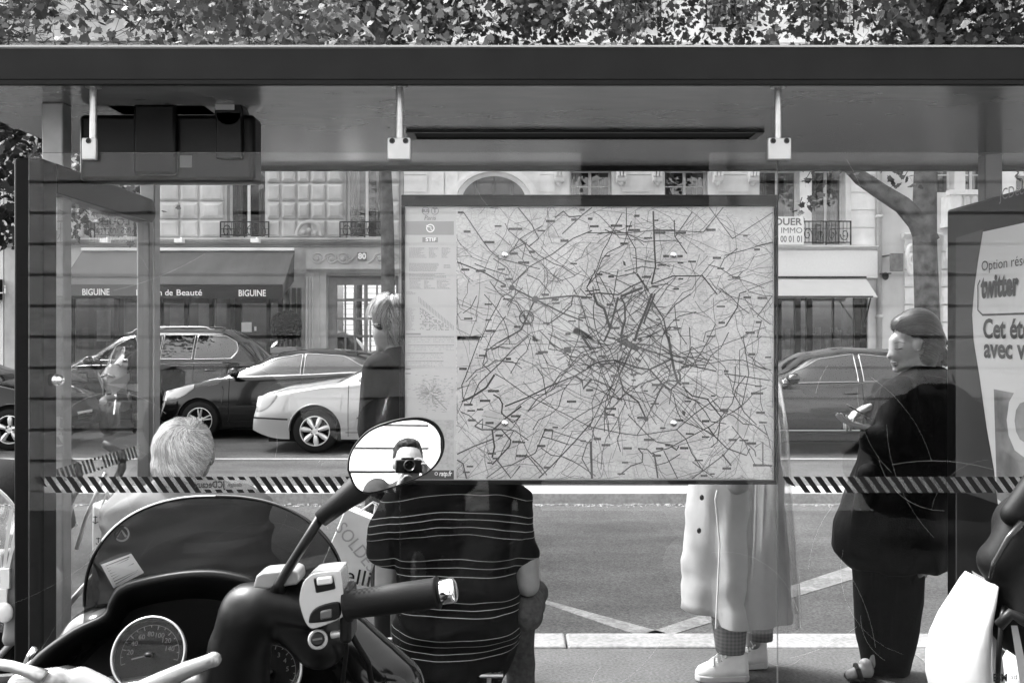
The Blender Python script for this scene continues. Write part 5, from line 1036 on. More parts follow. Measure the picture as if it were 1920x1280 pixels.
LBS = {1: [(520, 175, 50), (575, 340, 60), (765, 430, 90), (990, 317, 120), (1290, 250, 80), (1490, 238, 45), (1560, 153, 45), (1410, 418, 70), (975, 528, 70), (1130, 515, 50), (1060, 605, 95), (560, 665, 70), (700, 675, 70), (935, 747, 60), (885, 808, 45), (1245, 880, 65), (1330, 922, 60), (775, 1190, 85), (1005, 1155, 55), (1440, 1215, 45)],
 2: [(30, 230, 40), (65, 295, 75), (255, 290, 100), (408, 327, 95), (320, 443, 65), (430, 205, 45), (628, 350, 95), (805, 350, 90), (1065, 325, 80), (1115, 565, 70), (1460, 493, 50), (110, 705, 50), (210, 725, 50), (520, 727, 65), (585, 808, 60), (200, 965, 60), (1375, 903, 65), (1505, 908, 85), (1157, 1120, 55), (1400, 1205, 80), (240, 1165, 85), (325, 1235, 65), (1470, 1115, 45), (800, 550, 45), (680, 550, 50)],
 3: [(540, 280, 65), (800, 470, 95), (730, 553, 90), (585, 587, 75), (617, 720, 65), (768, 743, 70), (990, 685, 80), (1470, 560, 80), (1270, 805, 75), (1210, 940, 70), (1000, 905, 75), (1040, 1025, 90), (850, 850, 65), (1225, 137, 85), (1260, 1125, 55), (930, 195, 45)],
 4: [(25, 462, 60), (130, 172, 60), (237, 340, 65), (400, 330, 50), (600, 417, 85), (848, 403, 60), (1195, 300, 40), (1415, 155, 60), (1460, 490, 105), (1490, 655, 75), (205, 622, 95), (465, 698, 65), (780, 720, 95), (1020, 727, 65), (90, 880, 65), (165, 932, 75), (350, 960, 75), (535, 887, 90), (625, 962, 65), (600, 1022, 75), (695, 932, 45), (835, 958, 70), (1175, 638, 70), (1250, 888, 70), (1410, 918, 85), (1200, 1132, 75), (1475, 1105, 100), (1005, 1195, 60)]}
lb_ = MB()
for r, L in LBS.items():
    for (cx_, cy_, w) in L:
        x, y = zp(r, (cx_, cy_)); lb_.add([U(x - w / Z / 2, y + 2.2, .0018), U(x + w / Z / 2, y + 2.2, .0018), U(x + w / Z / 2, y - 2.2, .0018), U(x - w / Z / 2, y - 2.2, .0018)], [(0, 1, 2, 3)])
for (r, pts) in ((4, [(260, 50), (330, 20), (450, 90), (440, 130), (380, 110)]), (2, [(310, 590), (330, 600), (335, 635), (315, 625)]), (2, [(440, 1250), (475, 1240), (465, 1275), (440, 1275)]), (4, [(415, 180), (470, 205), (460, 225), (420, 205)]), (3, [(1405, 95), (1465, 90), (1465, 140), (1405, 140)]), (4, [(815, 630), (850, 650), (840, 680), (820, 660)])): lb_.add([U(*zp(r, p), .0018) for p in pts], [tuple(range(len(pts)))])
rn5 = random.Random(55)
for k in range(70): x = rn5.uniform(862, 1435); y = rn5.uniform(393, 892); w = rn5.uniform(8, 17); lb_.add([U(x, y + 1.5, .0017), U(x + w, y + 1.5, .0017), U(x + w, y - 1.5, .0017), U(x, y - 1.5, .0017)], [(0, 1, 2, 3)])
lb_.build('place_label', LB, sheet_)
# tiny unreadable street names as fine dashes
q = MB()
for k in range(1500):
    x = rn.uniform(860, 1440); y = rn.uniform(392, 894); w = rn.uniform(2, 6); 
    q.add([U(x, y + .45, .0005), U(x + w, y + .45, .0005), U(x + w, y - .35, .0005), U(x, y - .35, .0005)], [(0, 1, 2, 3)])
q.build('fine_print', mat('fine_ink', .24, .6), sheet_)
# legend column
q = MB(); bxp(q, 760, 851, 415, 440.5, -.0005, .0009); bn_ = q.build('banner', mat('banner_grey', .24, .6), side_)
q = MB(); q.disc(U(807, 428, .0012), 7.8 / F * MD, seg=32, r_in=6.1 / F * MD); q.strip([U(799, 422.5, .0013), U(803, 425, .0013), U(808, 426, .0013), U(808, 430, .0013), U(811, 432, .0013)], 1.3 / F * MD); q.build('emblem', mat('paper3', .7, .6), bn_)
for px, s in ((798, 'BUS'), (815.5, 'T')):
    q = MB(); q.disc(U(px, 395.5, .0009), 7.2 / F * MD, seg=32, r_in=6.3 / F * MD); rg = q.build('roundel', mat('ink2', .12, .6), side_); text('lettering', s, .013 if s == 'BUS' else .021, U(px, 395.5, .001), MATS['ink2'], rg, bold=.0004)
text('lettering', 'Paris', .02, U(806, 409, .001), MATS['ink2'], side_, shear=.25)
q = MB(); bxp(q, 792, 821, 445, 454, -.0005, .0009); st2 = q.build('operator_plate', mat('plate_grey', .2, .6), side_); text('lettering', 'STIF', .016, U(808, 449.5, .0012), MATS['paper3'], st2, width=20 / F * MD, bold=.0004)
FI = mat('fine_ink2', .22, .6); q = MB()
def dash(x0, x1, y, h=.55): q.add([U(x0, y + h, .0008), U(x1, y + h, .0008), U(x1, y - h, .0008), U(x0, y - h, .0008)], [(0, 1, 2, 3)])
def textlines(x0, x1, ya, yb, st, mn=.6):
    y = ya
    while y < yb:
        x = x0; end = x0 + (x1 - x0) * rn.uniform(mn, 1)
        while x < end: w = rn.uniform(1.5, 5); dash(x, min(x + w, end), y, .42); x += w + .8
        y += st
textlines(767, 800, 465, 484, 2.2); textlines(804, 824, 465, 484, 2.2, .4); textlines(828, 845, 465, 484, 2.2, .4); textlines(767, 823, 494, 510, 2.0, .9); textlines(832, 848, 497, 504, 2.4); textlines(767, 842, 513, 523, 2.4)
for (a, b) in ((767, 793), (794, 817), (818, 845)): textlines(a + 1, b - 1, 526, 541, 2.3, .3); dash(a, b, 541.5, .2); dash(a, b, 524, .2)
textlines(761, 780, 547, 552, 2.2)
for i_ in range(24):
    x = 785 + i_ * 2.8; y0_ = 556 + i_ * 2.35; q.add([U(x, y0_ + 11 - i_ * .1, .0008), U(x + .9, y0_ + 11 - i_ * .1, .0008), U(x + .9, y0_, .0008), U(x, y0_, .0008)], [(0, 1, 2, 3)])
for i_ in range(21):
    y = 578 + i_ * 2.0; textlines(761, 772 + rn.uniform(0, 8), y, y + 1, 2.2, .8)
    for j in range(22):
        if rn.random() < .42 and j <= i_ * 1.15 + 1: x = 787 + j * 2.5; dash(x, x + 2.2, y, .8)
dash(761, 789, 626, 1.5)
for (ya, n, xa_, xe) in ((631, 4, 766, 850), (647, 4, 766, 850), (662, 4, 762, 830), (677, 4, 762, 830)):
    x = xa_
    while x < xe: dash(x, x + 1.7, ya, .9); x += 2.6
    for r_ in range(1, n):
        x = xa_
        while x < xe:
            if rn.random() < .6: dash(x, x + 1.3, ya + r_ * 3.2, .45)
            x += 2.6
dash(760, 770, 691.5, 1.2); dash(760, 770, 700, 1.2); dash(761, 780, 742, .3) if False else None
for k in range(230): x = min(max(rn.gauss(808, 19), 762), 846); y = rn.gauss(738, 18); 0 if not 702 < y < 775 else dash(x, x + rn.uniform(2, 6), y, .32)
q.build('fine_print', FI, side_)
q = MB()
for k in range(30): a_ = rn.uniform(0, 6.28); L = rn.uniform(8, 34); q.strip([U(808 + 4 * math.cos(a_), 738 + 4 * math.sin(a_), .0009), U(808 + L * .6 * math.cos(a_ + .2), 738 + L * .6 * math.sin(a_ + .2), .0009), U(808 + L * math.cos(a_), 738 + L * .85 * math.sin(a_), .0009)], .7 / F * MD)
q.strip([U(808, 738, .001), U(838, 768, .001)], 1.4 / F * MD); q.build('inset_map', FI, side_)
q = MB(); bxp(q, 760, 851, 787, 879, -.0005, .0007); im = q.build('night_map', mat('inset_grey', .34, .6, var=.12, vscale=90), side_)
q = MB()
for k in range(60): x = rn.uniform(764, 846); y = rn.uniform(790, 876); dash(x, x + rn.uniform(2, 5), y, .4)
q.build('fine_print', FI, im)
q = MB(); bxp(q, 760, 851, 881, 898, -.0005, .001); ft = q.build('footer', mat('footer_dark', .05, .6), side_); text('lettering', 'ratp.fr', .022, U(835, 887.5, .0014), MATS['paper3'], ft, width=24 / F * MD, shear=.2, bold=.0004)
q = MB(); q.disc(U(818, 887.5, .0014), 3 / F * MD, r_in=2.1 / F * MD); q.build('emblem', MATS['paper3'], ft)
# glazing knobs in front of the pane
for (px, py) in ((947, 478), (1263, 478), (947, 793), (1263, 793)):
    q = MB(); c = P(px, py, GD - .012); q.ell(c, .0125, .011, .0125, seg=24, rings=14); q.tube([c, c + Vector((0, .012, 0))], .009, 12); q.build('knob', M_['chrome'], mpn, smooth=True)
# ================================================================ ADVERTISING PANEL at the right
ad = thing('advertising_panel', 'tall dark poster case facing into the shelter at the right edge', 'advertising panel', (1.93, 3.7, 0))
xA = 1.877; y0_, y1_ = 3.0, 4.3; zA0, zA1 = .262, 2.12
q = MB(); q.box(xA, xA + .14, y0_, y1_, zA0, zA1); q.build('case', mat('case_dark', .006, .3), ad, bevel=.012, seg=3)
q = MB(); q.box(xA + .02, xA + .12, y0_ + .1, y0_ + .2, 0, zA0); q.box(xA + .02, xA + .12, y1_ - .2, y1_ - .1, 0, zA0); q.build('foot', M_['dark'], ad)
q = MB(); q.box(xA - .004, xA, y0_ + .05, y1_ - .1, zA0 + .12, zA1 - .13); ps_ = q.build('poster', mat('poster_grey', .7, .5, c2=.6, vscale=1.6, detail=1), ad)
def AY(px, py): # point on the poster plane hit by the pixel
    y = xA * F / (px - CX); return Vector((xA - .006, y, EYE - (py - HZ) / F * y))
ax_ = ((0, -1, 0), (0, 0, 1)); ink3 = mat('poster_ink', .06, .6); wht = mat('poster_white', .62, .6)
def atext(s, p_, size, m, width=None, **k): return text('lettering', s, size, p_, m, ps_, axes=ax_, align='LEFT', width=width, **k)
q = MB(); A = Vector((xA - .005, 0, 0))
def ay(y, z, e=.0055): return Vector((xA - e, y, z))
q.add([ay(y1_ - .1, zA0 + .12, .0048)] + [AY(a_, b_) + Vector((.0012, 0, 0)) for a_, b_ in ((1882, 1085), (1875, 960), (1866, 880), (1852, 800), (1838, 700), (1828, 640), (1825, 590), (1829, 540), (1836, 490), (1846, 430))] + [ay(y1_ - .1, zA1 - .13, .0048)], [tuple(range(12))]); q.build('poster_dark_area', mat('poster_dark', .035, .6, var=.2, vscale=2), ps_)  # dark part of the poster, bounded by a curve
yA, yB = 3.98, 3.05
a1 = AY(1840, 512); a2 = AY(1850, 590)
q = MB(); q.strip([ay(3.98, 1.80), ay(4.0, 1.78), ay(4.0, 1.68), ay(3.96, 1.66), ay(3.05, 1.655)], .008, (-1, 0, 0)); q.build('box_outline', ink3, ps_)
atext('Option réseaux', AY(1843, 500), .055, ink3, width=.46); atext('twitter', AY(1843, 540), .12, ink3, width=.30, bold=.006)
q = MB(); q.box(xA - .0075, xA - .005, 3.38, 3.58, 1.69, 1.83); q.build('social_tile', ink3, ps_); atext('f', Vector((xA - .009, 3.5, 1.76)), .13, wht, bold=.004)
atext('Cet été, restez', AY(1846, 618), .105, ink3, width=.72, bold=.003); atext('avec vos amis', AY(1848, 654), .105, ink3, width=.70, bold=.003)
q = MB(); q.add([ay(AY(1866, 730).y, 1.37), ay(3.05, 1.34), ay(3.05, .78), ay(AY(1872, 850).y, .95)], [(0, 1, 2, 3)]); q.build('photo_area', mat('poster_photo', .06, .6, c2=.4, vscale=4), ps_)
q = MB(); q.add([ay(4.19, .93, .0052), ay(3.05, .93, .0052), ay(3.05, zA0 + .125, .0052), ay(4.19, zA0 + .125, .0052)], [(0, 1, 2, 3)]); q.build('dark_footer', mat('poster_black', .015, .5), ps_)
atext('Ca', AY(1890, 792), .34, wht, bold=.012)
text('lettering', 'JCDecaux', .06, AY(1878, 372) + Vector((-.001, 0, .01)), mat('letter_mid', .16, .5), ad, axes=ax_, align='LEFT', width=.28)
for s in (0,):
    q = MB()
    for k in range(9): z = .62 - k * .03; q.strip([ay(3.95 - rn.uniform(0, .05), z), ay(3.3, z)], .004, (-1, 0, 0))
    q.build('small_print', mat('small_print_m', .08, .6), ps_)
# ================================================================ PEOPLE
cl_black = mat('black_cloth', .005, .75, var=.4, vscale=12, bump=.25, bscale=160)
cl_dark = mat('dark_jacket', .014, .8, var=.3, vscale=14, bump=.2, bscale=220)
cl_trous = mat('black_trousers', .008, .85, var=.2, vscale=20, bump=.2, bscale=200)
cl_light = mat('light_jacket', .2, .85, var=.07, vscale=12, bump=.25, bscale=260)
cl_coat = mat('raincoat_cloth', .28, .7, var=.07, vscale=8, bump=.15, bscale=300)
skinL = mat('skin_light', .19, .5, var=.08, vscale=30, bump=.05, bscale=200)
denim = mat('denim', .05, .9, var=.3, vscale=60, bump=.2, bscale=300)
def ring(c, rx, ry, n=28, rot=0, ex=2.0):
    out = []
    for k in range(n):
        a = 2 * math.pi * k / n; ca, sa = math.cos(a), math.sin(a)
        x = rx * abs(ca) ** (2 / ex) * (1 if ca > 0 else -1); y = ry * abs(sa) ** (2 / ex) * (1 if sa > 0 else -1)
        out.append(Vector((c[0] + x * math.cos(rot) - y * math.sin(rot), c[1] + x * math.sin(rot) + y * math.cos(rot), c[2])))
    return out
def loft(mb, L, d, n=28, ex=2.3, rot=0):
    """L: (py, px_left, px_right, half depth[, dy]) outline at distance d"""
    R_ = []
    for e in L:
        dy = e[4] if len(e) > 4 else 0; s = (d + dy) ; xl, xr = ux(e[1], s), ux(e[2], s); R_.append(ring(((xl + xr) / 2, s, uz(e[0], s)), (xr - xl) / 2, e[3], n, rot, ex))
    return mb.rings(R_)
def person(name_label, cat='person', group=None): pass
# ---- 1. seated man in a striped polo
D = 3.47
B = MB(); cxm = ux(862, D)
B.caps((cxm, D, .95), .075, (cxm, D + .03, 1.1), .062); B.ell((cxm, D + .05, 1.24), .078, .095, .115); B.ell((cxm, D + .09, 1.19), .06, .07, .08)
for s in (-1, 1): B.ell((cxm + s * .078, D + .05, 1.23), .012, .022, .032)
B.ell((cxm, D + .148, 1.22), .015, .02, .025)
# bare forearms and arms below the sleeves
eL, eR = P(722, 1120, D - .02), P(1012, 1105, D + .0)
B.caps(P(728, 1035, D), .046, eL + Vector((0, .03, 0)), .042); B.caps(P(985, 1035, D), .046, P(990, 1095, D), .043)
hL, hR = (cxm - .1, D + .42, .62), (cxm + .14, D + .42, .64)
B.caps(eL + Vector((0, .03, 0)), .04, hL, .027); B.caps(P(990, 1095, D), .042, hR, .028)
hand(B, hL, (.3, 1, -.2), (0, -.2, -1), 1, .5); hand(B, hR, (-.3, 1, -.2), (0, -.2, -1), -1, .5)
B.caps((cxm, D + .04, .55), .1, (cxm, D + .03, .9), .11)
m1 = tag(remesh(B, .009, 3).build('person', skinL, None, smooth=True), 'seated person in a black polo with thin white stripes, head hidden by the map', 'person')
T = MB(); loft(T, [(1270, 742, 938, .13, .03), (1225, 742, 958, .15, .02), (1170, 745, 970, .155), (1120, 752, 966, .15), (1060, 748, 972, .145), (1010, 738, 982, .145), (965, 728, 988, .145), (935, 740, 975, .135), (918, 775, 945, .11), (905, 812, 905, .08)], D, ex=2.5)
T.caps(P(765, 948, D), .085, P(728, 1030, D), .062); T.caps(P(952, 952, D), .082, P(977, 1036, D), .062); T.caps(P(748, 960, D), .08, P(735, 1020, D), .068); T.caps(P(958, 965, D), .074, P(972, 1020, D), .062)
# stripe material: thin pale lines that sag and rise with the cloth
pol = bpy.data.materials.new('striped_polo'); pol.use_nodes = True; t = pol.node_tree; b = t.nodes['Principled BSDF']; b.inputs['Roughness'].default_value = .85
tc = t.nodes.new('ShaderNodeTexCoord'); sp = t.nodes.new('ShaderNodeSeparateXYZ'); t.links.new(tc.outputs['Object'], sp.inputs[0])
def M2(op, a, b_=None, c_=None):
    n = t.nodes.new('ShaderNodeMath'); n.operation = op
    for i, v in enumerate((a, b_, c_)):
        if v is None: continue
        if isinstance(v, (int, float)): n.inputs[i].default_value = v
        else: t.links.new(v, n.inputs[i])
    return n.outputs[0]
nz = t.nodes.new('ShaderNodeTexNoise'); nz.inputs['Scale'].default_value = 3.2; nz.inputs['Detail'].default_value = 2; t.links.new(tc.outputs['Object'], nz.inputs[0])
xr = M2('SUBTRACT', sp.outputs['X'], cxm); x2 = M2('MULTIPLY', xr, xr)
# upper body stripes arch up, lower ones sag
zrel = M2('SUBTRACT', sp.outputs['Z'], .78); k = M2('MULTIPLY', zrel, 2.2); zz = M2('ADD', sp.outputs['Z'], M2('MULTIPLY', x2, k)); zz = M2('ADD', zz, M2('MULTIPLY', M2('SUBTRACT', nz.outputs['Fac'], .5), .045)); zz = M2('SUBTRACT', zz, M2('MULTIPLY', x2, -.25))
acc = None
SZ = [uz(py, D - .15) for py in (925, 957, 970, 986, 1001, 1049, 1066, 1083, 1130, 1144, 1158, 1200, 1214, 1229, 1243)]
for i_, z_ in enumerate(SZ):
    d_ = M2('ABSOLUTE', M2('SUBTRACT', zz, z_)); l_ = M2('LESS_THAN', d_, .0011 if i_ % 4 else .0008); acc = l_ if acc is None else M2('MAXIMUM', acc, l_)
mr = t.nodes.new('ShaderNodeMapRange'); mr.inputs[3].default_value = .004; mr.inputs[4].default_value = .28; t.links.new(acc, mr.inputs[0]); t.links.new(mr.outputs[0], b.inputs['Base Color'])
bn2 = t.nodes.new('ShaderNodeBump'); bn2.inputs['Strength'].default_value = .2; n_ = t.nodes.new('ShaderNodeTexNoise'); n_.inputs['Scale'].default_value = 250; t.links.new(tc.outputs['Object'], n_.inputs[0]); t.links.new(n_.outputs['Fac'], bn2.inputs['Height']); bn2.inputs['Distance'].default_value = .002; t.links.new(bn2.outputs[0], b.inputs['Normal'])
pw_ = remesh(T, .01, 6, folds(.02, (4.5, 4.5, 7), 3)).build('polo_shirt', pol, m1, smooth=True)
T = MB(); 
for s, kx in ((-1, -.22), (1, .2)):
    T.caps((cxm + s * .09, D + .02, .53), .1, (cxm + kx, D + .45, .55), .075); T.caps((cxm + kx, D + .45, .55), .072, (cxm + kx * 1.1, D + .42, .12), .05)
T.ell((cxm, D + .04, .53), .19, .11, .09); T.caps(P(985, 1150, D), .06, P(1002, 1110, D + .35), .05)
remesh(T, .012, 5, folds(.006, (9, 9, 6), 4)).build('trousers', denim, m1, smooth=True)
T = MB()
for kx in (-.24, .22): T.caps((cxm + kx, D + .42, .05), .05, (cxm + kx, D + .58, .04), .042); T.box(cxm + kx - .05, cxm + kx + .05, D + .36, D + .63, .0, .03)
remesh(T, .008, 3).build('shoes', M_['black'], m1, smooth=True)
hairs((cxm, D + .03, 1.26), .084, .098, .105, 1400, lambda d: Vector((d.x * .3, -.6, -.8)), .1, mat('dark_hair', .02, .45), 'hair', m1, ok=lambda d: d.z > -.3 or d.y < 0, seed=2)
# jacket on his lap, seen at the right
# ---- 2. seated old man with white hair
D = 3.5; hx = ux(343, D); hz = uz(845, D)
B = MB(); B.ell((hx, D + .01, hz + .012), .086, .1, .1); B.ell((hx + .012, D + .06, hz - .04), .068, .07, .085); B.caps((hx, D - .005, hz - .06), .064, (hx - .01, D - .02, hz - .2), .075)
for s in (-1, 1): B.ell((hx + s * .088 + .006, D + .02, hz - .02), .012, .024, .036)
B.ell((hx + .04, D + .13, hz - .02), .014, .03, .02); B.caps((hx - .0, D, .5), .14, (hx, D, .9), .15)
for s in (-1, 1): hand(B, (hx + s * .1, D + .42, .6), (-s * .3, 1, -.3), (0, 0, -1), s, .5)
m2 = tag(remesh(B, .008, 3).build('person', skinL, None, smooth=True), 'seated old person with thick white hair and pale jacket, back turned', 'person')
wh_ = bpy.data.materials.new('white_hair'); wh_.use_nodes = True; b = wh_.node_tree.nodes['Principled BSDF']; b.inputs['Roughness'].default_value = .4
gg = wh_.node_tree.nodes.new('ShaderNodeNewGeometry'); mr = wh_.node_tree.nodes.new('ShaderNodeMapRange'); mr.inputs[3].default_value = .22; mr.inputs[4].default_value = .85; wh_.node_tree.links.new(gg.outputs['Random Per Island'], mr.inputs[0]); wh_.node_tree.links.new(mr.outputs[0], b.inputs['Base Color'])
def flow_old(d): # a crown whorl at the back, hair combed sideways and down
    w_ = Vector((.25, -.75, .6)); r_ = d - w_; return Vector((-r_.z * .7 + r_.x * .9, r_.y * .3, r_.x * .6 + r_.z * .7 - .5))
q = MB(); q.ell((hx, D + .005, hz + .012), .097, .108, .108)

q = MB(); q.ell((hx, D - .0, hz + .01), .098, .108, .104); q.ell((hx - .01, D - .02, hz - .05), .085, .085, .075); capo = remesh(q, .009, 3, lambda v: .004 * noise.noise(v * 35)); oko = lambda v: not (v.y > D + .05 and v.z < hz + .03) and not (v.x > hx + .075 and v.z < hz - .015 and v.y > D)
hcap = capo.build('hair', mat('white_hair_cap', .4, .8), m2, smooth=True)
wc_ = Vector((hx + .02, D - .08, hz + .06))
surf_hair(capo, 6200, lambda q_: ((q_ - wc_) * 6 + Vector((-(q_.z - wc_.z), 0, (q_.x - wc_.x))) * 7 + Vector((0, 0, -.45))), .075, wh_, 'hair_strands', hcap, ok=oko, wd=.0022, lift=.008, seed=4, stray=.12)
T = MB(); loft(T, [(1290, 200, 500, .15, .03), (1180, 195, 505, .17), (1100, 192, 508, .17), (1050, 200, 498, .16), (1000, 205, 485, .16), (960, 212, 478, .15), (935, 232, 458, .125), (920, 270, 425, .1), (905, 305, 392, .07)], D, ex=2.5)
T.caps(P(240, 955, D), .08, P(212, 1090, D + .02), .062); T.caps(P(455, 955, D), .08, P(482, 1080, D + .02), .062); T.caps(P(212, 1090, D + .02), .062, (hx - .12, D + .38, .62), .045); T.caps(P(482, 1080, D + .02), .062, (hx + .12, D + .38, .62), .045)
remesh(T, .01, 5, folds(.024, (3.5, 3.5, 9), 9)).build('jacket', cl_light, m2, smooth=True)
T = MB(); 
for s in (-1, 1): T.caps((hx + s * .09, D + .02, .53), .1, (hx + s * .16, D + .45, .54), .075); T.caps((hx + s * .16, D + .45, .54), .07, (hx + s * .17, D + .42, .1), .05)
T.ell((hx, D, .53), .19, .15, .1); remesh(T, .012, 4, folds(.006, (9, 9, 6), 4)).build('trousers', mat('grey_trousers', .09, .85, var=.1), m2, smooth=True)
T = MB()
for kx in (-.17, .17): T.caps((hx + kx, D + .42, .05), .05, (hx + kx, D + .58, .04), .042); T.box(hx + kx - .05, hx + kx + .05, D + .36, D + .63, .0, .03)
remesh(T, .008, 3).build('shoes', M_['black'], m2, smooth=True)
# ---- 3. standing woman with a phone, dark coat
D = 4.62
def Q(px, py, dy=0): return P(px, py, D + dy) if False else Vector((ux(px, D), D + dy, uz(py, D)))
B = MB(); B.ell(Q(1716, 630), .098, .076, .092, seg=24, rings=16); B.ell(Q(1704, 648), .075, .064, .085); B.caps(Q(1700, 662), .052, Q(1691, 684), .03)
B.caps(Q(1681, 640), .035, Q(1682, 664), .038); B.caps(Q(1673, 652), .010, Q(1666.5, 667), .0095); B.ell(Q(1667, 669), .012, .012, .009)   # nose
B.caps(Q(1677, 634), .02, Q(1676, 641), .017); B.ell(Q(1675, 679), .012, .02, .007); B.ell(Q(1677, 684), .012, .018, .007); B.ell(Q(1681, 692), .018, .022, .016); B.caps(Q(1684, 690), .02, Q(1706, 678, -.02), .03)
B.caps(Q(1720, 665), .055, Q(1738, 716), .062); B.caps(Q(1738, 716), .06, Q(1740, 760), .12)
B.ell(Q(1709, 646, -.072), .018, .012, .032); B.ell(Q(1712, 642, -.078), .014, .01, .018)
B.caps(Q(1720, 800), .12, Q(1690, 1050), .13)
for kx in (1660, 1690): B.caps(Q(kx, 1000), .07, Q(kx - 20, 1240), .04)
hB = remesh(B, .0055, 2)
H = MB(); wL = Q(1612, 800, -.1); hand(H, wL, (-.95, -.1, .3), (.25, .1, 1), -1, .3, .85, thumb=.4); H.caps(Q(1640, 830, -.1), .032, wL, .024)
wR = Q(1640, 762, .06); hand(H, wR, (-.8, -.1, -.42), (.1, -.1, -1), 1, .55, .95); H.caps(Q(1665, 740, .08), .03, wR, .024)
h2 = remesh(H, .0035, 1); hB.add(h2.v, h2.f)
F1 = MB()
for (xa, d_) in ((1592, -.04), (1650, .12)): F1.caps(Q(xa + 25, 1240, d_), .03, Q(xa + 26, 1252, d_), .035); F1.caps(Q(xa + 26, 1250, d_), .036, Q(xa - 4, 1256, d_ - .02), .026)
h3 = remesh(F1, .006, 2); hB.add(h3.v, h3.f)
w3 = tag(hB.build('person', skinL, None, smooth=True), 'standing woman in a loose black coat and wide trousers looking down at a phone', 'person')
q = MB(); q.strip([Q(1672, 654, -.034), Q(1677, 655, -.04), Q(1682, 653.5, -.046)], .003); q.strip([Q(1671, 643.5, -.036), Q(1679, 641, -.048), Q(1688, 643, -.056)], .002); q.build('eyelashes', mat('lash', .03, .8), w3)
q = MB(); q.ell(Q(1675, 679.5, -.006), .0125, .021, .005); q.ell(Q(1677, 684, -.006), .0125, .019, .005); q.build('lips', mat('lips', .08, .4), w3, smooth=True)
q = MB(); q.ell(Q(1671.5, 671, -.013), .004, .003, .002); q.ell(Q(1681, 653, -.046), .010, .004, .0035); q.build('eye_nostril_shade', mat('painted_shade', .07, .6), w3, smooth=True)  # shade of eye socket and nostril painted as dark ellipsoids
q = MB(); q.ell(Q(1708.5, 656, -.084), .004, .004, .004); q.build('earring', M_['chrome'], w3, smooth=True)
dh = bpy.data.materials.new('brown_hair'); dh.use_nodes = True; b = dh.node_tree.nodes['Principled BSDF']; b.inputs['Roughness'].default_value = .45; b.inputs['Specular IOR Level'].default_value = .3; gg = dh.node_tree.nodes.new('ShaderNodeNewGeometry'); mr = dh.node_tree.nodes.new('ShaderNodeMapRange'); mr.inputs[3].default_value = .004; mr.inputs[4].default_value = .055; dh.node_tree.links.new(gg.outputs['Random Per Island'], mr.inputs[0]); dh.node_tree.links.new(mr.outputs[0], b.inputs['Base Color'])
T = MB(); T.ell(Q(1720, 617), .104, .088, .094, seg=24, rings=16); T.ell(Q(1734, 640), .088, .085, .09); T.caps(Q(1742, 655), .06, Q(1756, 668), .045); T.ell(Q(1733, 668), .05, .082, .055); T.ell(Q(1694, 611), .056, .06, .05)
cap3 = remesh(T, .008, 5); hc = cap3.build('hair', mat('brown_hair_cap', .008, .7, spec=.1), w3, smooth=True)
def cut_front(o, fn):
    import bmesh as _b
    g = ORG[o.name]; bm_ = _b.new(); bm_.from_mesh(o.data); _b.ops.delete(bm_, geom=[v for v in bm_.verts if fn(v.co + g)], context='VERTS'); bm_.to_mesh(o.data); bm_.free()
fa, fb = Q(1672, 618), Q(1716, 650)
cut_front(hc, lambda v: (v.x < ux(1700, D) and v.z < uz(608 + (v.x - ux(1655, D)) / (ux(1702, D) - ux(1655, D)) * 28, D)) or (v.y < D - .03 and v.x < ux(1712, D) and v.z < uz(636, D)) or (v.y < D - .03 and v.x < ux(1718, D) and uz(662, D) < v.z < uz(638, D)))
okf = lambda v: not ((v.x < ux(1702, D) and v.z < uz(606 + (v.x - ux(1655, D)) / (ux(1702, D) - ux(1655, D)) * 28, D)) or (v.y < D - .03 and v.x < ux(1713, D) and v.z < uz(634, D)) or (v.y < D - .03 and v.x < ux(1720, D) and uz(664, D) < v.z < uz(636, D)))
hs_ = surf_hair(cap3, 5200, lambda q: Vector((1.0, 0, .55 - 1.2 * max(0, min(1, (q.x - ux(1660, D)) / .22)) )), .11, dh, 'hair_strands', hc, ok=okf, wd=.0026, lift=.006, seed=8, stray=.07)
mb = MB(); rn = random.Random(12)
for k in range(420):
    a_ = Q(1745 + rn.uniform(-14, 12), 640 + rn.uniform(-14, 30), rn.uniform(-.07, .06)); e_ = Q(1768 + rn.uniform(-10, 12), 672 + rn.uniform(-8, 16), rn.uniform(-.07, .06)); m_ = (a_ + e_) / 2 + Vector((.01, rn.uniform(-.01, .01), .012)); mb.strip([a_, m_, e_], .0025, (0, -1, .2))
mb.build('hair_tuft', dh, hc)
q = MB(); q.caps(Q(1758, 628, -.03), .012, Q(1764, 640, -.03), .012); q.caps(Q(1764, 630, -.03), .009, Q(1770, 644, -.03), .007); q.build('hair_clip', M_['gloss'], hc, smooth=True)
T = MB(); loft(T, [(1058, 1588, 1772, .2, 0), (1030, 1562, 1770, .21), (980, 1572, 1768, .2), (930, 1590, 1768, .19), (870, 1612, 1800, .185), (820, 1625, 1812, .18), (770, 1640, 1822, .17), (735, 1650, 1818, .15), (715, 1672, 1800, .12), (700, 1695, 1780, .1), (688, 1706, 1768, .08)], D, ex=2.2, n=36)
T.caps(Q(1672, 735, -.09), .075, Q(1652, 815, -.12), .075); T.caps(Q(1652, 815, -.12), .07, Q(1616, 812, -.11), .052); T.caps(Q(1660, 840, -.12), .07, Q(1620, 825, -.1), .06); T.caps(Q(1680, 740, .1), .07, Q(1665, 775, .1), .07); T.caps(Q(1675, 760, .08), .06, Q(1650, 760, .07), .045)
T.caps(Q(1600, 1010, -.1), .045, Q(1610, 880, -.12), .05)
T.caps(Q(1798, 735, -.02), .08, Q(1806, 830, -.04), .075)
cbody = remesh(T, .011, 5, folds(.012, (7, 7, 3.2), 14)).build('coat', cl_black, w3, smooth=True)
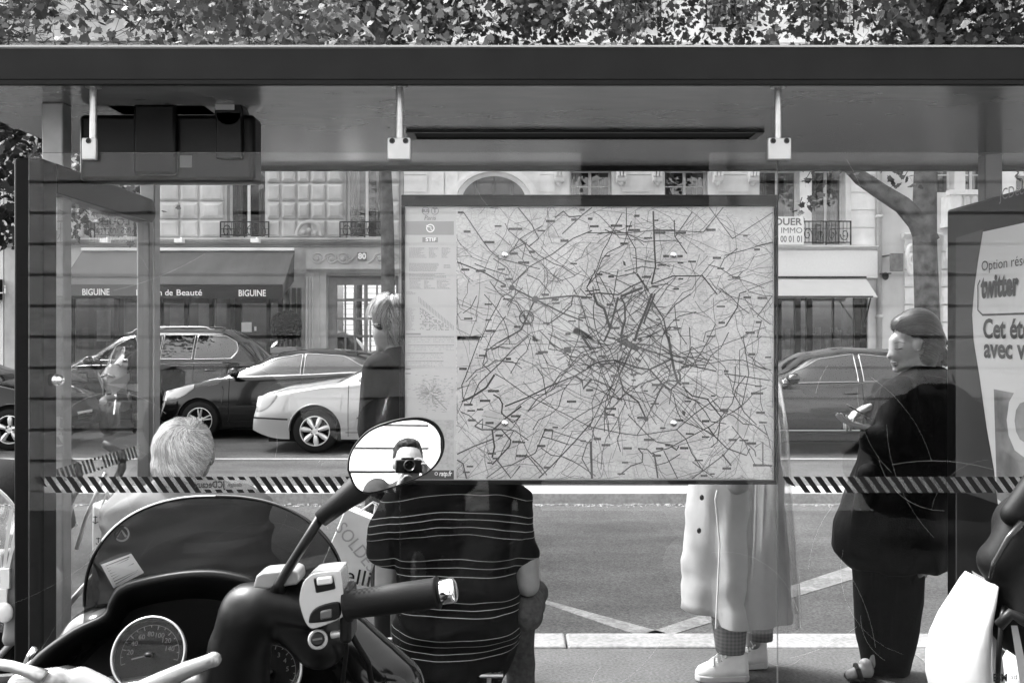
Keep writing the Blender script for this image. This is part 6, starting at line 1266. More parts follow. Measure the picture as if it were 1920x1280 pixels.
T = MB(); q = Q(1700, 700)
for k in range(14):
    a_ = k / 13 * math.pi * 1.25 - .5; T.caps(Q(1742, 708) + Vector((-.1 * math.cos(a_) * 1.0, -.085 * math.sin(a_) - .02, -.01 + .012 * math.sin(a_ * 2))), .022, Q(1742, 708) + Vector((-.12 * math.cos(a_ + .1), -.1 * math.sin(a_ + .1) - .02, -.045)), .018)
remesh(T, .008, 4).build('collar', cl_black, cbody, smooth=True)
T = MB(); loft(T, [(1258, 1624, 1702, .07, .03), (1200, 1612, 1712, .09, .03), (1120, 1604, 1726, .11), (1060, 1602, 1727, .13), (1000, 1605, 1727, .14)], D, ex=2.6)
remesh(T, .011, 4, folds(.01, (10, 8, 2), 15)).build('trousers', cl_trous, w3, smooth=True)
for (xa, d_) in ((1590, -.05), (1646, .11)):
    T = MB(); 
    T.prism([Q(xa - 8, 1258, d_ - .05), Q(xa + 42, 1262, d_ - .05), Q(xa + 44, 1282, d_ - .05), Q(xa - 10, 1272, d_ - .05)], (0, .1, 0)); sh_ = T.build('sandal', M_['black'], w3, bevel=.006)
    T = MB(); T.tube([Q(xa + 12, 1262, d_ - .05), Q(xa + 8, 1244, d_ - .03), Q(xa + 10, 1242, d_ + .02), Q(xa + 14, 1262, d_ + .05)], .012, 8); T.build('strap', M_['black'], sh_)
ph = thing('phone', 'thin black phone in the hand of the woman in the black coat', 'phone', (ux(1594, D), D - .05, uz(772, D)))
T = MB(); c = Q(1600, 771, -.07); u = Vector((.8, .1, -.45)).normalized(); v = Vector((.1, 1, .1)).normalized(); n = u.cross(v).normalized()
T.prism([c + u * a_ * .062 + v * b_ * .033 for a_, b_ in ((-1, -1), (1, -1), (1, 1), (-1, 1))], n * .008); T.build('phone_body', M_['gloss'], ph, bevel=.003)
# ---- 4. woman with fair hair and sunglasses beyond the glass joint
D = 4.7
B = MB(); B.ell(Q(738, 598), .1, .078, .1); B.ell(Q(728, 622), .075, .066, .085); B.caps(Q(709, 612), .016, Q(701.5, 622), .012); B.ell(Q(703, 624), .012, .014, .01); B.ell(Q(708, 640), .014, .022, .008); B.ell(Q(712, 652), .02, .024, .02); B.ell(Q(708, 634), .014, .022, .008)
B.caps(Q(714, 600), .028, Q(716, 640), .035); B.caps(Q(742, 630), .058, Q(752, 690), .065); B.caps(Q(752, 720), .12, Q(750, 1000), .13)
for kx in (736, 768): B.caps(Q(kx, 960), .07, Q(kx, 1235), .045)
hb = remesh(B, .006, 2); H = MB(); wP = Q(712, 925, -.08); hand(H, wP, (-.1, -.1, -1), (.9, .3, 0), 1, .9, .95); H.caps(Q(728, 880, -.06), .035, wP, .026)
h2 = remesh(H, .004, 1); hb.add(h2.v, h2.f)
w4 = tag(hb.build('person', skinL, None, smooth=True), 'standing woman with short fair hair and sunglasses in a dark jacket', 'person')
bl = bpy.data.materials.new('fair_hair'); bl.use_nodes = True; b = bl.node_tree.nodes['Principled BSDF']; b.inputs['Roughness'].default_value = .35; gg = bl.node_tree.nodes.new('ShaderNodeNewGeometry'); mr = bl.node_tree.nodes.new('ShaderNodeMapRange'); mr.inputs[3].default_value = .05; mr.inputs[4].default_value = .34; bl.node_tree.links.new(gg.outputs['Random Per Island'], mr.inputs[0]); bl.node_tree.links.new(mr.outputs[0], b.inputs['Base Color'])
T = MB(); T.ell(Q(744, 592), .108, .092, .1); T.ell(Q(752, 615), .088, .088, .105); cap4 = remesh(T, .008, 3); hc = cap4.build('hair', mat('fair_hair_cap', .08, .6), w4, smooth=True)
cut_front(hc, lambda v: v.x < ux(716, D) and v.z < uz(592, D))
surf_hair(cap4, 3600, lambda q: Vector((.35 if q.x > ux(735, D) else -.3, -.1, -1)), .13, bl, 'hair_strands', hc, ok=lambda v: not (v.x < ux(722, D) and v.z < uz(598, D)), wd=.003, lift=.012, seed=18, stray=.16)
hairs(Q(730, 590), .098, .088, .1, 500, lambda d: Vector((-.5, -.2, -.8)), .08, bl, 'fringe', hc, ok=lambda d: d.z > .35 and d.x < .1, wd=.0028, lift=.012, seed=19)
q = MB(); q.caps(Q(708, 609, -.045), .014, Q(716, 612, -.062), .018); q.tube([Q(716, 608, -.066), Q(738, 604, -.08)], .004); q.build('sunglasses', M_['gloss'], w4, smooth=True)
T = MB(); loft(T, [(905, 688, 830, .16), (850, 684, 826, .17), (780, 690, 822, .165), (720, 696, 815, .15), (690, 700, 806, .14), (668, 716, 792, .1), (652, 732, 775, .07)], D, ex=2.3)
T.caps(Q(716, 692, -.1), .075, Q(704, 800, -.11), .065); T.caps(Q(704, 800, -.11), .062, Q(720, 890, -.08), .045)
remesh(T, .01, 5, folds(.009, (8, 8, 4), 24)).build('jacket', cl_dark, w4, smooth=True)
T = MB(); T.caps(Q(738, 890), .14, Q(728, 1225), .055); T.caps(Q(772, 890), .14, Q(775, 1225), .055); remesh(T, .012, 4, folds(.006, (8, 8, 5), 25)).build('trousers', cl_trous, w4, smooth=True)
T = MB(); 
for kx in (724, 772): T.caps(Q(kx + 6, 1242, 0), .035, Q(kx - 24, 1248, 0), .028)
remesh(T, .008, 3).build('shoes', M_['black'], w4, smooth=True)
# paper shopping bag
pb = thing('shopping_bag', 'white paper sale bag with printed letters hanging from a hand', 'shopping bag', P(665, 1040, 4.5))
D = 4.5; c4 = [Q(648, 952), Q(724, 985), Q(686, 1096), Q(598, 1072)]; nn = (c4[1] - c4[0]).cross(c4[3] - c4[0]).normalized() * .0
T = MB(); T.prism(c4, (0, .11, 0)); bag = T.build('paper_bag', mat('bag_paper', .66, .6, var=.06, vscale=10, bump=.5, bscale=12), pb, bevel=.004)
ax = (c4[1] - c4[0]).normalized(); ay_ = Vector((-ax.z, 0, ax.x)); ax2 = Vector((.62, 0, -.78)).normalized(); ay2 = Vector((.78, 0, .62)).normalized()
text('lettering', 'SOLDES', .085, Q(668, 1025, -.003), mat('print_grey', .36, .7), bag, axes=(ax2, ay2), width=.25)
text('lettering', 'm elli:', .1, Q(652, 1078, -.003), mat('print_black', .02, .7), bag, axes=((.97, 0, -.2), (.2, 0, .97)), width=.26)
q = MB(); q.tube([Q(672, 962, .02), Q(700, 940, -.03), Q(708, 944, -.04), Q(708, 978, .02)], .003, 6); q.tube([Q(672, 962, .09), Q(700, 940, -.0), Q(710, 944, 0), Q(708, 978, .09)], .003, 6); q.build('handle', mat('cord', .3, .8), pb)
# ---- 5. person in a long pale raincoat, upper half behind the map
D = 4.62
B = MB(); B.ell(Q(1385, 622), .095, .078, .1); B.ell(Q(1376, 642), .072, .064, .08); B.caps(Q(1388, 660), .056, Q(1390, 700), .065); B.caps(Q(1390, 740), .13, Q(1390, 1050), .14); B.caps(Q(1357, 640), .015, Q(1353, 647), .012)
B.caps(Q(1362, 1000), .07, Q(1372, 1235, -.03), .038); B.caps(Q(1425, 1000, .12), .07, Q(1424, 1220, .12), .038)
hb = remesh(B, .009, 2); H = MB()
for s, dd in ((1, -.1), (-1, .1)): hand(H, Q(1385, 905, dd), (-.1, 0, -1), (-.5, -s * .6, 0), s, .5)
h2 = remesh(H, .004, 1); hb.add(h2.v, h2.f)
w5 = tag(hb.build('person', skinL, None, smooth=True), 'standing person in a long pale raincoat and white canvas shoes below the map', 'person')
T = MB(); T.ell(Q(1394, 612), .102, .088, .105); T.ell(Q(1404, 640), .075, .08, .08); cap5 = remesh(T, .009, 3, lambda v: .004 * noise.noise(v * 50)); h5 = cap5.build('hair', mat('grey_hair_cap', .12, .7), w5, smooth=True); cut_front(h5, lambda v: v.x < ux(1370, D) and v.z < uz(606, D))
T = MB()
def coatring(py, xl, xr, ry, amp, n=72, ph=0):
    s = D; cx_ = (ux(xl, s) + ux(xr, s)) / 2; rx_ = (ux(xr, s) - ux(xl, s)) / 2; out = []
    for k in range(n):
        a = 2 * math.pi * k / n; f = 1 + amp * (math.sin(a * 6 + ph) * .6 + .4 * math.sin(a * 10 + 1.3)); out.append(Vector((cx_ + rx_ * math.cos(a) * f, s + ry * math.sin(a) * f, uz(py, s))))
    return out
rg = [coatring(1150, 1282, 1486, .24, .05), coatring(1080, 1284, 1482, .235, .05, ph=.1), coatring(1000, 1288, 1474, .225, .045, ph=.25), coatring(900, 1295, 1466, .21, .035, ph=.4), coatring(820, 1308, 1458, .19, .02, ph=.6), coatring(760, 1314, 1458, .18, .01), coatring(715, 1322, 1454, .16, .0), coatring(690, 1345, 1435, .12, 0), coatring(672, 1368, 1412, .08, 0)]
fine = []
for i_ in range(len(rg) - 1):
    for k in range(5): fine.append([a_.lerp(b_, k / 5) for a_, b_ in zip(rg[i_], rg[i_ + 1])])
fine.append(rg[-1]); rg = fine
for r_ in rg:
    for v in r_:
        d_ = Vector((v.x - ux(1388, D), v.y - D, 0)).normalized(); z_ = min(1, max(0, 1.25 - v.z)); v += d_ * (.032 * z_ * noise.noise(Vector((v.x * 9, v.y * 9, v.z * 1.3))) + .014 * noise.noise(Vector((v.x * 16, v.y * 16, v.z * 6))) + .01 * noise.noise(Vector((v.x * 5 + v.z * 9, v.y * 5, v.z * 14))))
for v in rg[0]: v.z += .03 if v.x < ux(1335, D) else -.005
T.rings(rg[::-1], cap=False); ct = T.build('raincoat', cl_coat, w5, smooth=True)
T = MB(); T.caps(Q(1355, 710, -.16), .075, Q(1350, 810, -.19), .065); T.caps(Q(1350, 810, -.19), .062, Q(1366, 892, -.2), .05); T.caps(Q(1415, 710, .14), .07, Q(1400, 890, .17), .055); remesh(T, .011, 4, folds(.008, (9, 9, 5), 31)).build('sleeves', cl_coat, ct, smooth=True)
q = MB(); q.tube([Q(1326, 905, -.225), Q(1322, 920, -.23), Q(1330, 1000, -.232), Q(1322, 1148, -.245)], .004, 6); q.build('front_edge', mat('coat_edge', .5, .7), ct)
for (px, py) in ((1304, 922), (1299, 982)): q = MB(); q.ell(Q(px, py, -.155), .01, .006, .013); q.build('button', M_['dark'], ct, smooth=True)
# added translucent layer drawing the ghost reflection over the back of the coat
T = MB(); rg = []
for (py, xl, xr, ry, amp) in ((1157, 1326, 1500, .262, .04), (1080, 1332, 1496, .26, .035), (1000, 1342, 1488, .25, .03), (900, 1352, 1480, .235, .02), (800, 1362, 1474, .21, .01), (720, 1366, 1462, .18, 0), (695, 1380, 1440, .14, 0)):
    r_ = coatring(py, xl, xr, ry, amp, 60, .8); rg.append([v for k, v in enumerate(r_ + r_[:1])])
T.grid(rg); T.build('ghost_layer', glassmat('ghost_film', .9, 3.5, 1.5, rough=.12, dirt=.22, dcol=.7), w5, smooth=True)
chk = bpy.data.materials.new('checked_cloth'); chk.use_nodes = True; t = chk.node_tree; b = t.nodes['Principled BSDF']; b.inputs['Roughness'].default_value = .9
tc = t.nodes.new('ShaderNodeTexCoord'); w1 = t.nodes.new('ShaderNodeTexWave'); w1.bands_direction = 'Z'; w1.inputs['Scale'].default_value = 18; w1.inputs['Distortion'].default_value = .4; w2 = t.nodes.new('ShaderNodeTexWave'); w2.bands_direction = 'X'; w2.inputs['Scale'].default_value = 18; w2.inputs['Distortion'].default_value = .4
t.links.new(tc.outputs['Object'], w1.inputs[0]); t.links.new(tc.outputs['Object'], w2.inputs[0]); a_ = t.nodes.new('ShaderNodeMath'); a_.operation = 'ADD'; t.links.new(w1.outputs['Fac'], a_.inputs[0]); t.links.new(w2.outputs['Fac'], a_.inputs[1]); mr = t.nodes.new('ShaderNodeMapRange'); mr.inputs[2].default_value = 2; mr.inputs[3].default_value = .1; mr.inputs[4].default_value = .2; t.links.new(a_.outputs[0], mr.inputs[0]); t.links.new(mr.outputs[0], b.inputs['Base Color'])
T = MB(); loft(T, [(1220, 1343, 1396, .068, -.03), (1180, 1337, 1399, .075, -.03), (1120, 1330, 1402, .085), (1040, 1330, 1410, .1)], D, n=32); loft(T, [(1197, 1404, 1448, .06, .12), (1150, 1402, 1450, .07, .12), (1040, 1395, 1455, .09, .1)], D, n=32); T.build('trousers', chk, w5, smooth=True)
canvas = mat('canvas_white', .5, .8, var=.04, vscale=40, bump=.2, bscale=300)
for (xt, xh, yb_, d_) in ((1300, 1397, 1262, -.06), (1392, 1450, 1248, .12)):
    T = MB(); z0_ = uz(yb_, D); xt_, xh_ = ux(xt, D), ux(xh, D); L = xh_ - xt_; yy = D + d_; z0_ = 0.0 if False else .028
    R_ = []
    for (t_, w_, h_) in ((0.0, .012, .02), (.06, .03, .04), (.2, .042, .055), (.4, .043, .075), (.55, .04, .1), (.7, .036, .115), (.9, .036, .11), (.98, .03, .1), (1.0, .015, .05)): R_.append([Vector((xt_ + L * t_, yy + w_ * math.cos(a), z0_ + max(0, math.sin(a)) * h_)) for a in [2 * math.pi * k / 20 for k in range(20)]])
    T.rings(R_); so_ = T.build('shoe', canvas, w5, smooth=True)
    T = MB(); sol = [(t_, w_) for t_, w_ in ((-.01, .01), (.05, .036), (.2, .047), (.45, .046), (.7, .04), (.92, .04), (1.01, .02))]
    pp = [Vector((xt_ + L * t_, yy - w_, 0.002)) for t_, w_ in sol] + [Vector((xt_ + L * t_, yy + w_, 0.002)) for t_, w_ in sol[::-1]]; T.prism(pp, (0, 0, .03)); T.build('sole', mat('sole_grey', .3, .8), so_, bevel=.006)
    T = MB()
    for k in range(4): xx = xt_ + L * (.3 + .08 * k); T.tube([(xx, yy - .04, z0_ + .05 + .012 * k), (xx + .01, yy, z0_ + .078 + .014 * k), (xx, yy + .04, z0_ + .05 + .012 * k)], .004, 6)
    T.tube([(xt_ + L * .45, yy - .01, z0_ + .1), (xt_ + L * .38, yy - .05, z0_ + .11), (xt_ + L * .48, yy - .055, z0_ + .085)], .003, 6); T.build('laces', canvas, so_)
# ---- 6. pedestrian across the street
D = 17.3
B = MB(); B.ell(Q(264, 632), .09, .09, .11); B.caps(Q(265, 645), .06, Q(267, 660), .07)
for s in (-1, 1): B.ell((Q(264, 632).x + s * .09, D, Q(264, 632).z), .015, .02, .03); hand(B, Q(266 + s * 20, 735, -.1), (0, -.1, -1), (-s, 0, 0), s, .5)
B.ell(Q(264, 634, -.09), .012, .02, .02); B.caps(Q(266, 680), .13, Q(266, 740), .13)
p6 = tag(remesh(B, .012, 2).build('person', skinL, None, smooth=True), 'distant pedestrian in dark clothes standing beside the pale scooter across the street', 'person')
T = MB(); T.ell(Q(264, 626, .01), .1, .1, .1); remesh(T, .015, 2).build('hair', MATS['dark_hair'], p6, smooth=True)
T = MB(); loft(T, [(745, 248, 286, .14), (700, 245, 288, .16), (670, 247, 287, .14), (658, 256, 276, .08)], D); T.caps(Q(248, 672), .07, Q(246, 735, -.05), .05); T.caps(Q(286, 672), .07, Q(288, 735, -.05), .05); remesh(T, .018, 3, folds(.01, seed=2)).build('coat', cl_dark, p6, smooth=True)
T = MB(); T.caps(Q(258, 740), .1, Q(258, 806), .06); T.caps(Q(275, 740), .1, Q(277, 806), .06); remesh(T, .018, 3).build('trousers', cl_trous, p6, smooth=True)
T = MB()
for kx in (258, 277): T.caps((ux(kx, D), D - .12, ROAD + .05), .05, (ux(kx, D), D + .06, ROAD + .06), .055)
T.build('shoes', M_['black'], p6, smooth=True)
# ---- 7. the photographer behind the lens, seen in the mirror
B = MB(); hy = -.155; B.ell((.01, hy - .02, 1.63), .078, .1, .115); B.ell((.01, hy + .02, 1.58), .062, .07, .09); B.ell((.01, hy + .04, 1.525), .03, .03, .025); B.caps((.02, hy - .03, 1.53), .06, (.02, hy - .05, 1.42), .07); B.caps((.01, hy + .085, 1.615), .011, (.01, hy + .1, 1.585), .014)
for s in (-1, 1): B.ell((.01 + s * .08, hy - .02, 1.61), .012, .022, .032)
B.caps((.02, hy - .06, 1.3), .13, (.02, hy - .06, .95), .14)
hb = remesh(B, .006, 2); H = MB()
hand(H, (.115, -.12, 1.50), (-.15, .35, .9), (-.9, .2, .1), -1, .8, 1.0); H.caps((.19, -.2, 1.32), .035, (.115, -.12, 1.50), .027); H.caps((-.16, -.2, 1.3), .035, (-.05, -.12, 1.46), .027); hand(H, (-.05, -.12, 1.46), (.2, .5, .8), (.9, .1, .1), 1, .7, .9)
h2 = remesh(H, .004, 1); hb.add(h2.v, h2.f)
w7 = tag(hb.build('person', skinL, None, smooth=True), 'dark-haired photographer holding a camera to the eye, seen in the scooter mirror', 'person')
q = MB(); q.caps((-.03, hy + .07, 1.618), .008, (-.012, hy + .077, 1.618), .008); q.build('eye', MATS['lash'], w7)
T = MB(); T.ell((.01, hy - .045, 1.665), .088, .1, .098); T.ell((.01, hy - .0, 1.71), .07, .07, .04); remesh(T, .008, 2, lambda v: .006 * noise.noise(v * 60)).build('hair', mat('photog_hair', .02, .5), w7, smooth=True)
T = MB(); T.rings([ring((.02, hy - .06, z), rx, ry, 28, ex=2.4) for z, rx, ry in ((.85, .19, .13), (1.0, .19, .13), (1.2, .21, .14), (1.34, .23, .13), (1.44, .21, .1), (1.5, .1, .08), (1.52, .075, .075))])
for s in (-1, 1): T.caps((.02 + s * .18, hy - .05, 1.4 - s * .05), .08, (.02 + s * .27, hy - .02, 1.16), .06); T.caps((.02 + s * .27, hy - .02, 1.16), .058, (.02 + s * .19, -.2, 1.31), .045)
remesh(T, .012, 4, folds(.008, seed=41)).build('jacket', mat('photog_jacket', .03, .8, var=.2), w7, smooth=True)
T = MB(); 
for s in (-1, 1): T.caps((.02 + s * .09, hy - .06, .88), .1, (.02 + s * .1, hy - .06, .1), .06)
remesh(T, .015, 3).build('trousers', denim, w7, smooth=True)
T = MB()
for s in (-1, 1): T.caps((.02 + s * .1, hy - .08, .05), .05, (.02 + s * .11, hy + .1, .04), .042)
T.build('shoes', M_['black'], w7, smooth=True)
cm = thing('film_camera', 'black camera with a round lens held at the photographer eye', 'camera', (0, -.06, 1.58))
q = MB(); q.box(-.07, .07, -.065, -.035, 1.545, 1.615); q.box(-.04, .03, -.06, -.04, 1.615, 1.628); q.build('camera_body', M_['black'], cm, bevel=.006)
q = MB(); q.rings([[Vector((r * math.cos(a), y, 1.58 + r * math.sin(a))) for a in [2 * math.pi * k / 32 for k in range(32)]] for r, y in ((.031, -.034), (.031, -.006), (.027, -.004), (.024, -.006), (.02, -.018), (.001, -.02))]); q.build('lens', M_['gloss'], cm, smooth=False)
q = MB(); q.rings([[Vector((r * math.cos(a), y, 1.58 + r * math.sin(a))) for a in [2 * math.pi * k / 32 for k in range(32)]] for r, y in ((.0318, -.016), (.0318, -.012))], cap=False); q.build('lens_ring', M_['chrome'], cm)
# ================================================================ STROLLER at the left
st = thing('baby_stroller', 'dark baby stroller with hood, clear rain cover and hanging bag behind the left post', 'stroller', (ux(110, 3.9), 3.8, 0))
D = 3.75
fr_m = mat('stroller_tube', .2, .35, metal=.6)
q = MB(); N = 18
rows = []
for i in range(N + 1):
    a = math.pi * (.02 + .62 * i / N); row = []
    for j in range(13):
        b_ = -1 + 2 * j / 12; r_ = .26 * (1 - .12 * b_ * b_); row.append(Vector((ux(-20, D) - .0 + r_ * math.cos(a) * 1.05, D + b_ * .2, uz(1010, D) + r_ * math.sin(a) * 1.15)))
    rows.append(row)
q.grid(rows); q.build('hood', cl_black, st, smooth=True)
q = MB(); q.tube([r[0] for r in rows], .006, 6); q.tube([rows[k][0] for k in range(0, 1)] + [rows[0][-1]], .008, 6); q.build('hood_trim', mat('hood_trim_m', .4, .5), st)
q = MB(); q.prism([Q(-80, 1180, -.2), Q(30, 1150, -.2), Q(60, 1060, -.2), Q(80, 1070, -.2), Q(80, 1230, -.2), Q(-60, 1240, -.2)], (0, .4, 0)); q.build('seat', cl_black, st, bevel=.02)
for dy in (-.2, .2):
    q = MB(); q.tube([Q(175, 928, dy), Q(160, 1010, dy), Q(146, 1100, dy), Q(140, 1190, dy), Q(60, 1330, dy)], .0135, 10); q.tube([Q(146, 1090, dy), Q(30, 1220, dy), Q(-40, 1330, dy)], .012, 8); q.tube([Q(158, 900, dy), Q(120, 985, dy), Q(100, 1050, dy)], .009, 8)
    q.build('frame_tube', fr_m, st, smooth=True)
    q = MB(); q.tube([Q(172, 928, dy), Q(190, 890, dy), Q(188, 862, dy), Q(168, 850, dy), Q(152, 842, dy)], [.015, .017, .018, .018, .016], 12); q.build('handle', M_['rubber'], st, smooth=True)
for (px, py, dy) in ((60, 1330, -.22), (60, 1330, .22), (-60, 1330, -.22), (-60, 1330, .22)):
    q = MB(); c = Vector((ux(px, D) - .0, D + dy, .08)); q.tube([c + Vector((.065 * math.cos(a), 0, .065 * math.sin(a))) for a in [2 * math.pi * k / 20 for k in range(21)]], .016, 8, caps=False); q.disc(c, .05, (0, -1, 0)); q.build('wheel', M_['rubber'], st, smooth=True)
# clear rain cover and diaper bag
q = MB(); rows = []
rn = random.Random(6)
for i in range(16):
    t_ = i / 15; row = []
    for j in range(14):
        s_ = j / 13; px = 60 + 118 * s_ - 14 * t_; py = 930 + 225 * t_ - 20 * s_; row.append(Q(px, py, -.24 + .05 * noise.noise(Vector((s_ * 5, t_ * 6, 2))) + .02 * math.sin(s_ * 14)))
    rows.append(row)
q.grid(rows); q.build('rain_cover', glassmat('clear_film', .88, 4, 1.5, rough=.06, dirt=.12, dcol=.8), st, smooth=True)
db = thing('changing_bag', 'grey cloth bag with pale straps hanging on the stroller', 'bag', Q(130, 1030, -.27))
T = MB(); T.prism([Q(86, 1000, -.32), Q(140, 985, -.32), Q(152, 1060, -.32), Q(132, 1150, -.32), Q(88, 1160, -.32)], (0, .1, 0)); remesh(T, .009, 5, folds(.012, (9, 9, 7), 50)).build('bag_body', mat('bag_grey', .1, .85, var=.3, vscale=14), db, smooth=True)
T = MB()
for (a_, b_, c_) in (((104, 925), (98, 980), (92, 1040)), ((118, 930), (108, 985), (98, 1030)), ((160, 930), (140, 985), (126, 1030))): T.strip([Q(a_[0], a_[1], -.33), Q(b_[0], b_[1], -.335), Q(c_[0], c_[1], -.335)], .012)
T.build('strap', mat('strap_pale', .4, .7), db)
T = MB(); T.box(Q(84, 0).x, Q(100, 0).x, D - .345, D - .335, uz(1095, D), uz(1060, D)); T.ell(Q(96, 1100, -.345), .03, .012, .035); T.box(Q(88, 0).x, Q(104, 0).x, D - .344, D - .334, uz(1060, D), uz(1025, D)); T.build('buckle', mat('buckle_pale', .55, .6), db, bevel=.002)
# pale patterned bag behind
pt = thing('patterned_bag', 'white bag printed with little dark anchors beside the stroller', 'bag', Q(170, 1050, .15))
T = MB(); T.prism([Q(140, 955, .15), Q(205, 985, .15), Q(190, 1150, .15), Q(138, 1150, .15)], (0, .12, 0)); pb_ = T.build('bag_body', mat('pattern_white', .6, .7, var=.06), pt, bevel=.012)
T = MB()
for k in range(16):
    x = 148 + (k % 4) * 12 + (6 if (k // 4) % 2 else 0); y = 980 + (k // 4) * 42; T.strip([Q(x, y, .147), Q(x, y + 14, .147)], .004); T.strip([Q(x - 5, y + 11, .147), Q(x, y + 15, .147), Q(x + 5, y + 11, .147)], .004); T.strip([Q(x - 4, y + 2, .147), Q(x + 4, y + 2, .147)], .004)
T.build('anchor_print', MATS['ink'], pb_)
T = MB(); T.tube([Q(160, 965, .15), Q(176, 930, .12), Q(196, 985, .15)], .006, 6); T.build('strap', mat('strap_white', .6, .7), pt)
# baby
B = MB(); B.ell(Q(20, 1062, -.06), .072, .07, .08); B.ell(Q(10, 1078, -.08), .05, .05, .05); B.ell(Q(-4, 1068, -.1), .012, .012, .01); B.ell(Q(26, 1084, -.1), .035, .03, .035); B.ell(Q(6, 1092, -.1), .03, .03, .022); B.ell(Q(1, 1084, -.115), .012, .012, .006); B.ell(Q(48, 1066, -.1), .012, .016, .02)
B.caps(Q(30, 1110, -.05), .04, Q(20, 1190, -.05), .07); hb = remesh(B, .005, 2)
w8 = tag(hb.build('person', mat('skin_baby', .4, .5), None, smooth=True), 'baby lying in the stroller at the left edge, turned to the left', 'person')
q = MB(); q.ell(Q(16, 1064, -.118), .011, .004, .003, rot=Matrix.Rotation(.3, 3, 'Y').to_euler()); q.ell(Q(3, 1060, -.12), .007, .004, .003); q.strip([Q(10, 1052, -.127), Q(20, 1050, -.127)], .002); q.build('eyes', MATS['lash'], w8)
T = MB(); loft(T, [(1200, -20, 66, .09, -.06), (1150, -15, 62, .09, -.06), (1120, -5, 56, .075, -.06), (1104, 8, 48, .05, -.06)], D); T.caps(Q(50, 1120, -.1), .03, Q(66, 1160, -.12), .025); remesh(T, .009, 3, folds(.006, (14, 14, 14), 51)).build('romper', mat('romper', .62, .85, var=.08, vscale=20), w8, smooth=True)
T = MB(); T.ell(Q(26, 1052, -.045), .074, .07, .076); hh_ = remesh(T, .008, 2).build('hair', mat('baby_hair', .12, .7), w8, smooth=True); cut_front(hh_, lambda v: v.x < ux(34, D) )
q = MB(); q.prism([Q(-10, 1140, -.2), Q(70, 1128, -.2), Q(72, 1146, -.2), Q(-10, 1160, -.2)], (0, .01, 0)); q.build('harness_strap', cl_black, st)
# ================================================================ NEAR SCOOTER
sc = thing('scooter', 'black scooter in the foreground with smoked windscreen, round dials and right mirror', 'scooter', (-.42, 1.5, 0), 'parked scooters')
def S3(px, py, d): return P(px, py, d)
# windscreen: bent sheet, outline an arch
D1 = 1.86
def ws(a, r, e=0):
    # a: angle 0..pi along the arch (0 = right), r: 0 centre .. 1 rim
    cx_, cy_ = 404, 1135; rx_, ry_ = 246, 205; ex = .86
    x = math.copysign(abs(math.cos(a)) ** ex, math.cos(a)) * rx_ * r; y = abs(math.sin(a)) ** ex * ry_ * r
    y2 = y if a <= math.pi else -y; tz = y2 / ry_
    d = D1 + .05 - .13 * tz - .16 * (x / rx_) ** 2 + e
    k = D1 / d; return S3(cx_ + x, cy_ - y2, D1).lerp(S3(cx_ + x, cy_ - y2, d), 1.0)
rows = []; q = MB()
for i in range(13):
    r_ = i / 12; rows.append([ws(math.pi * k / 48, r_) for k in range(49)])
q.grid(rows); 
low = [[Vector((p.x, p.y, p.z)) for p in (ws(0, 1 - 2 * k / 24) if k <= 12 else ws(math.pi, 2 * k / 24 - 1) for k in range(25))]]
low.append([p + Vector((0, -.02, -.12)) for p in low[0]]); q.grid(low)
wsn = q.build('windscreen', glassmat('smoked_screen', .17, 1.0, 1.5, dirt=.03, dcol=.3), sc, smooth=True)
q = MB(); q.tube([ws(math.pi * k / 60, 1.0) for k in range(61)], .0032, 8); q.build('screen_edge', M_['gloss'], wsn, smooth=True)
q = MB(); q.tube([ws(math.pi * (.5 + .32 * k / 30), 1.006, -.003) for k in range(31)], .0016, 6); q.build('painted_edge_highlight', mat('edge_highlight_pale', .6, .2), wsn, smooth=True)  # painted highlight on the upper left of the screen rim
def wpt(px, py, e):
    x = px - 404; y = 1135 - py; tz = y / 205; d = D1 + .05 - .13 * tz - .16 * (x / 246) ** 2 - e; return S3(px, py, d)
q = MB(); q.add([wpt(189, 1058, .004), wpt(246, 1037, .004), wpt(270, 1073, .004), wpt(213, 1102, .004)], [(0, 1, 2, 3)]); stk = q.build('sticker', mat('sticker_grey', .8, .6, var=.05), wsn)
q = MB()
for k in range(8):
    t_ = (k + 1) / 9; a_ = wpt(189 + 24 * t_ + 6, 1058 + 44 * t_ - 3, .006); b_ = wpt(246 + 24 * t_ - 6 - (k % 3) * 5, 1037 + 36 * t_ + 2, .006); q.strip([a_, a_.lerp(b_, .5), b_], .0022)
q.build('small_print', mat('print_dim', .16, .7), stk)
q = MB(); c = wpt(228, 1000, .004); q.disc(c, .014, (0, -1, 0), 24, r_in=.011); q.strip([c + Vector((-.008, -.001, -.005)), c + Vector((0, -.001, .007)), c + Vector((.008, -.001, -.005))], .004); q.build('etched_mark', mat('etch', .14, .5), wsn)
# dash hood: arched shell between a far upper arch and the near rim of the binnacle
HO = [(40, 1262), (70, 1225), (135, 1178), (192, 1150), (204, 1125), (222, 1098), (262, 1083), (330, 1070), (390, 1066), (440, 1072), (480, 1086), (510, 1130), (540, 1200), (560, 1290)]
def smoothp(L, n=4):
    out = []
    for i in range(len(L) - 1):
        p0 = L[max(i - 1, 0)]; p1 = L[i]; p2 = L[i + 1]; p3 = L[min(i + 2, len(L) - 1)]
        for k in range(n):
            t = k / n; out.append(tuple(.5 * ((2 * b) + (c - a) * t + (2 * a - 5 * b + 4 * c - d) * t * t + (3 * b - a - 3 * c + d) * t ** 3) for a, b, c, d in zip(p0, p1, p2, p3)))
    out.append(L[-1]); return out
HO = smoothp(HO); ccx, ccy = 320, 1330
def shr(p, k, dy=0): return (ccx + (p[0] - ccx) * k, ccy + (p[1] - ccy) * k + dy)
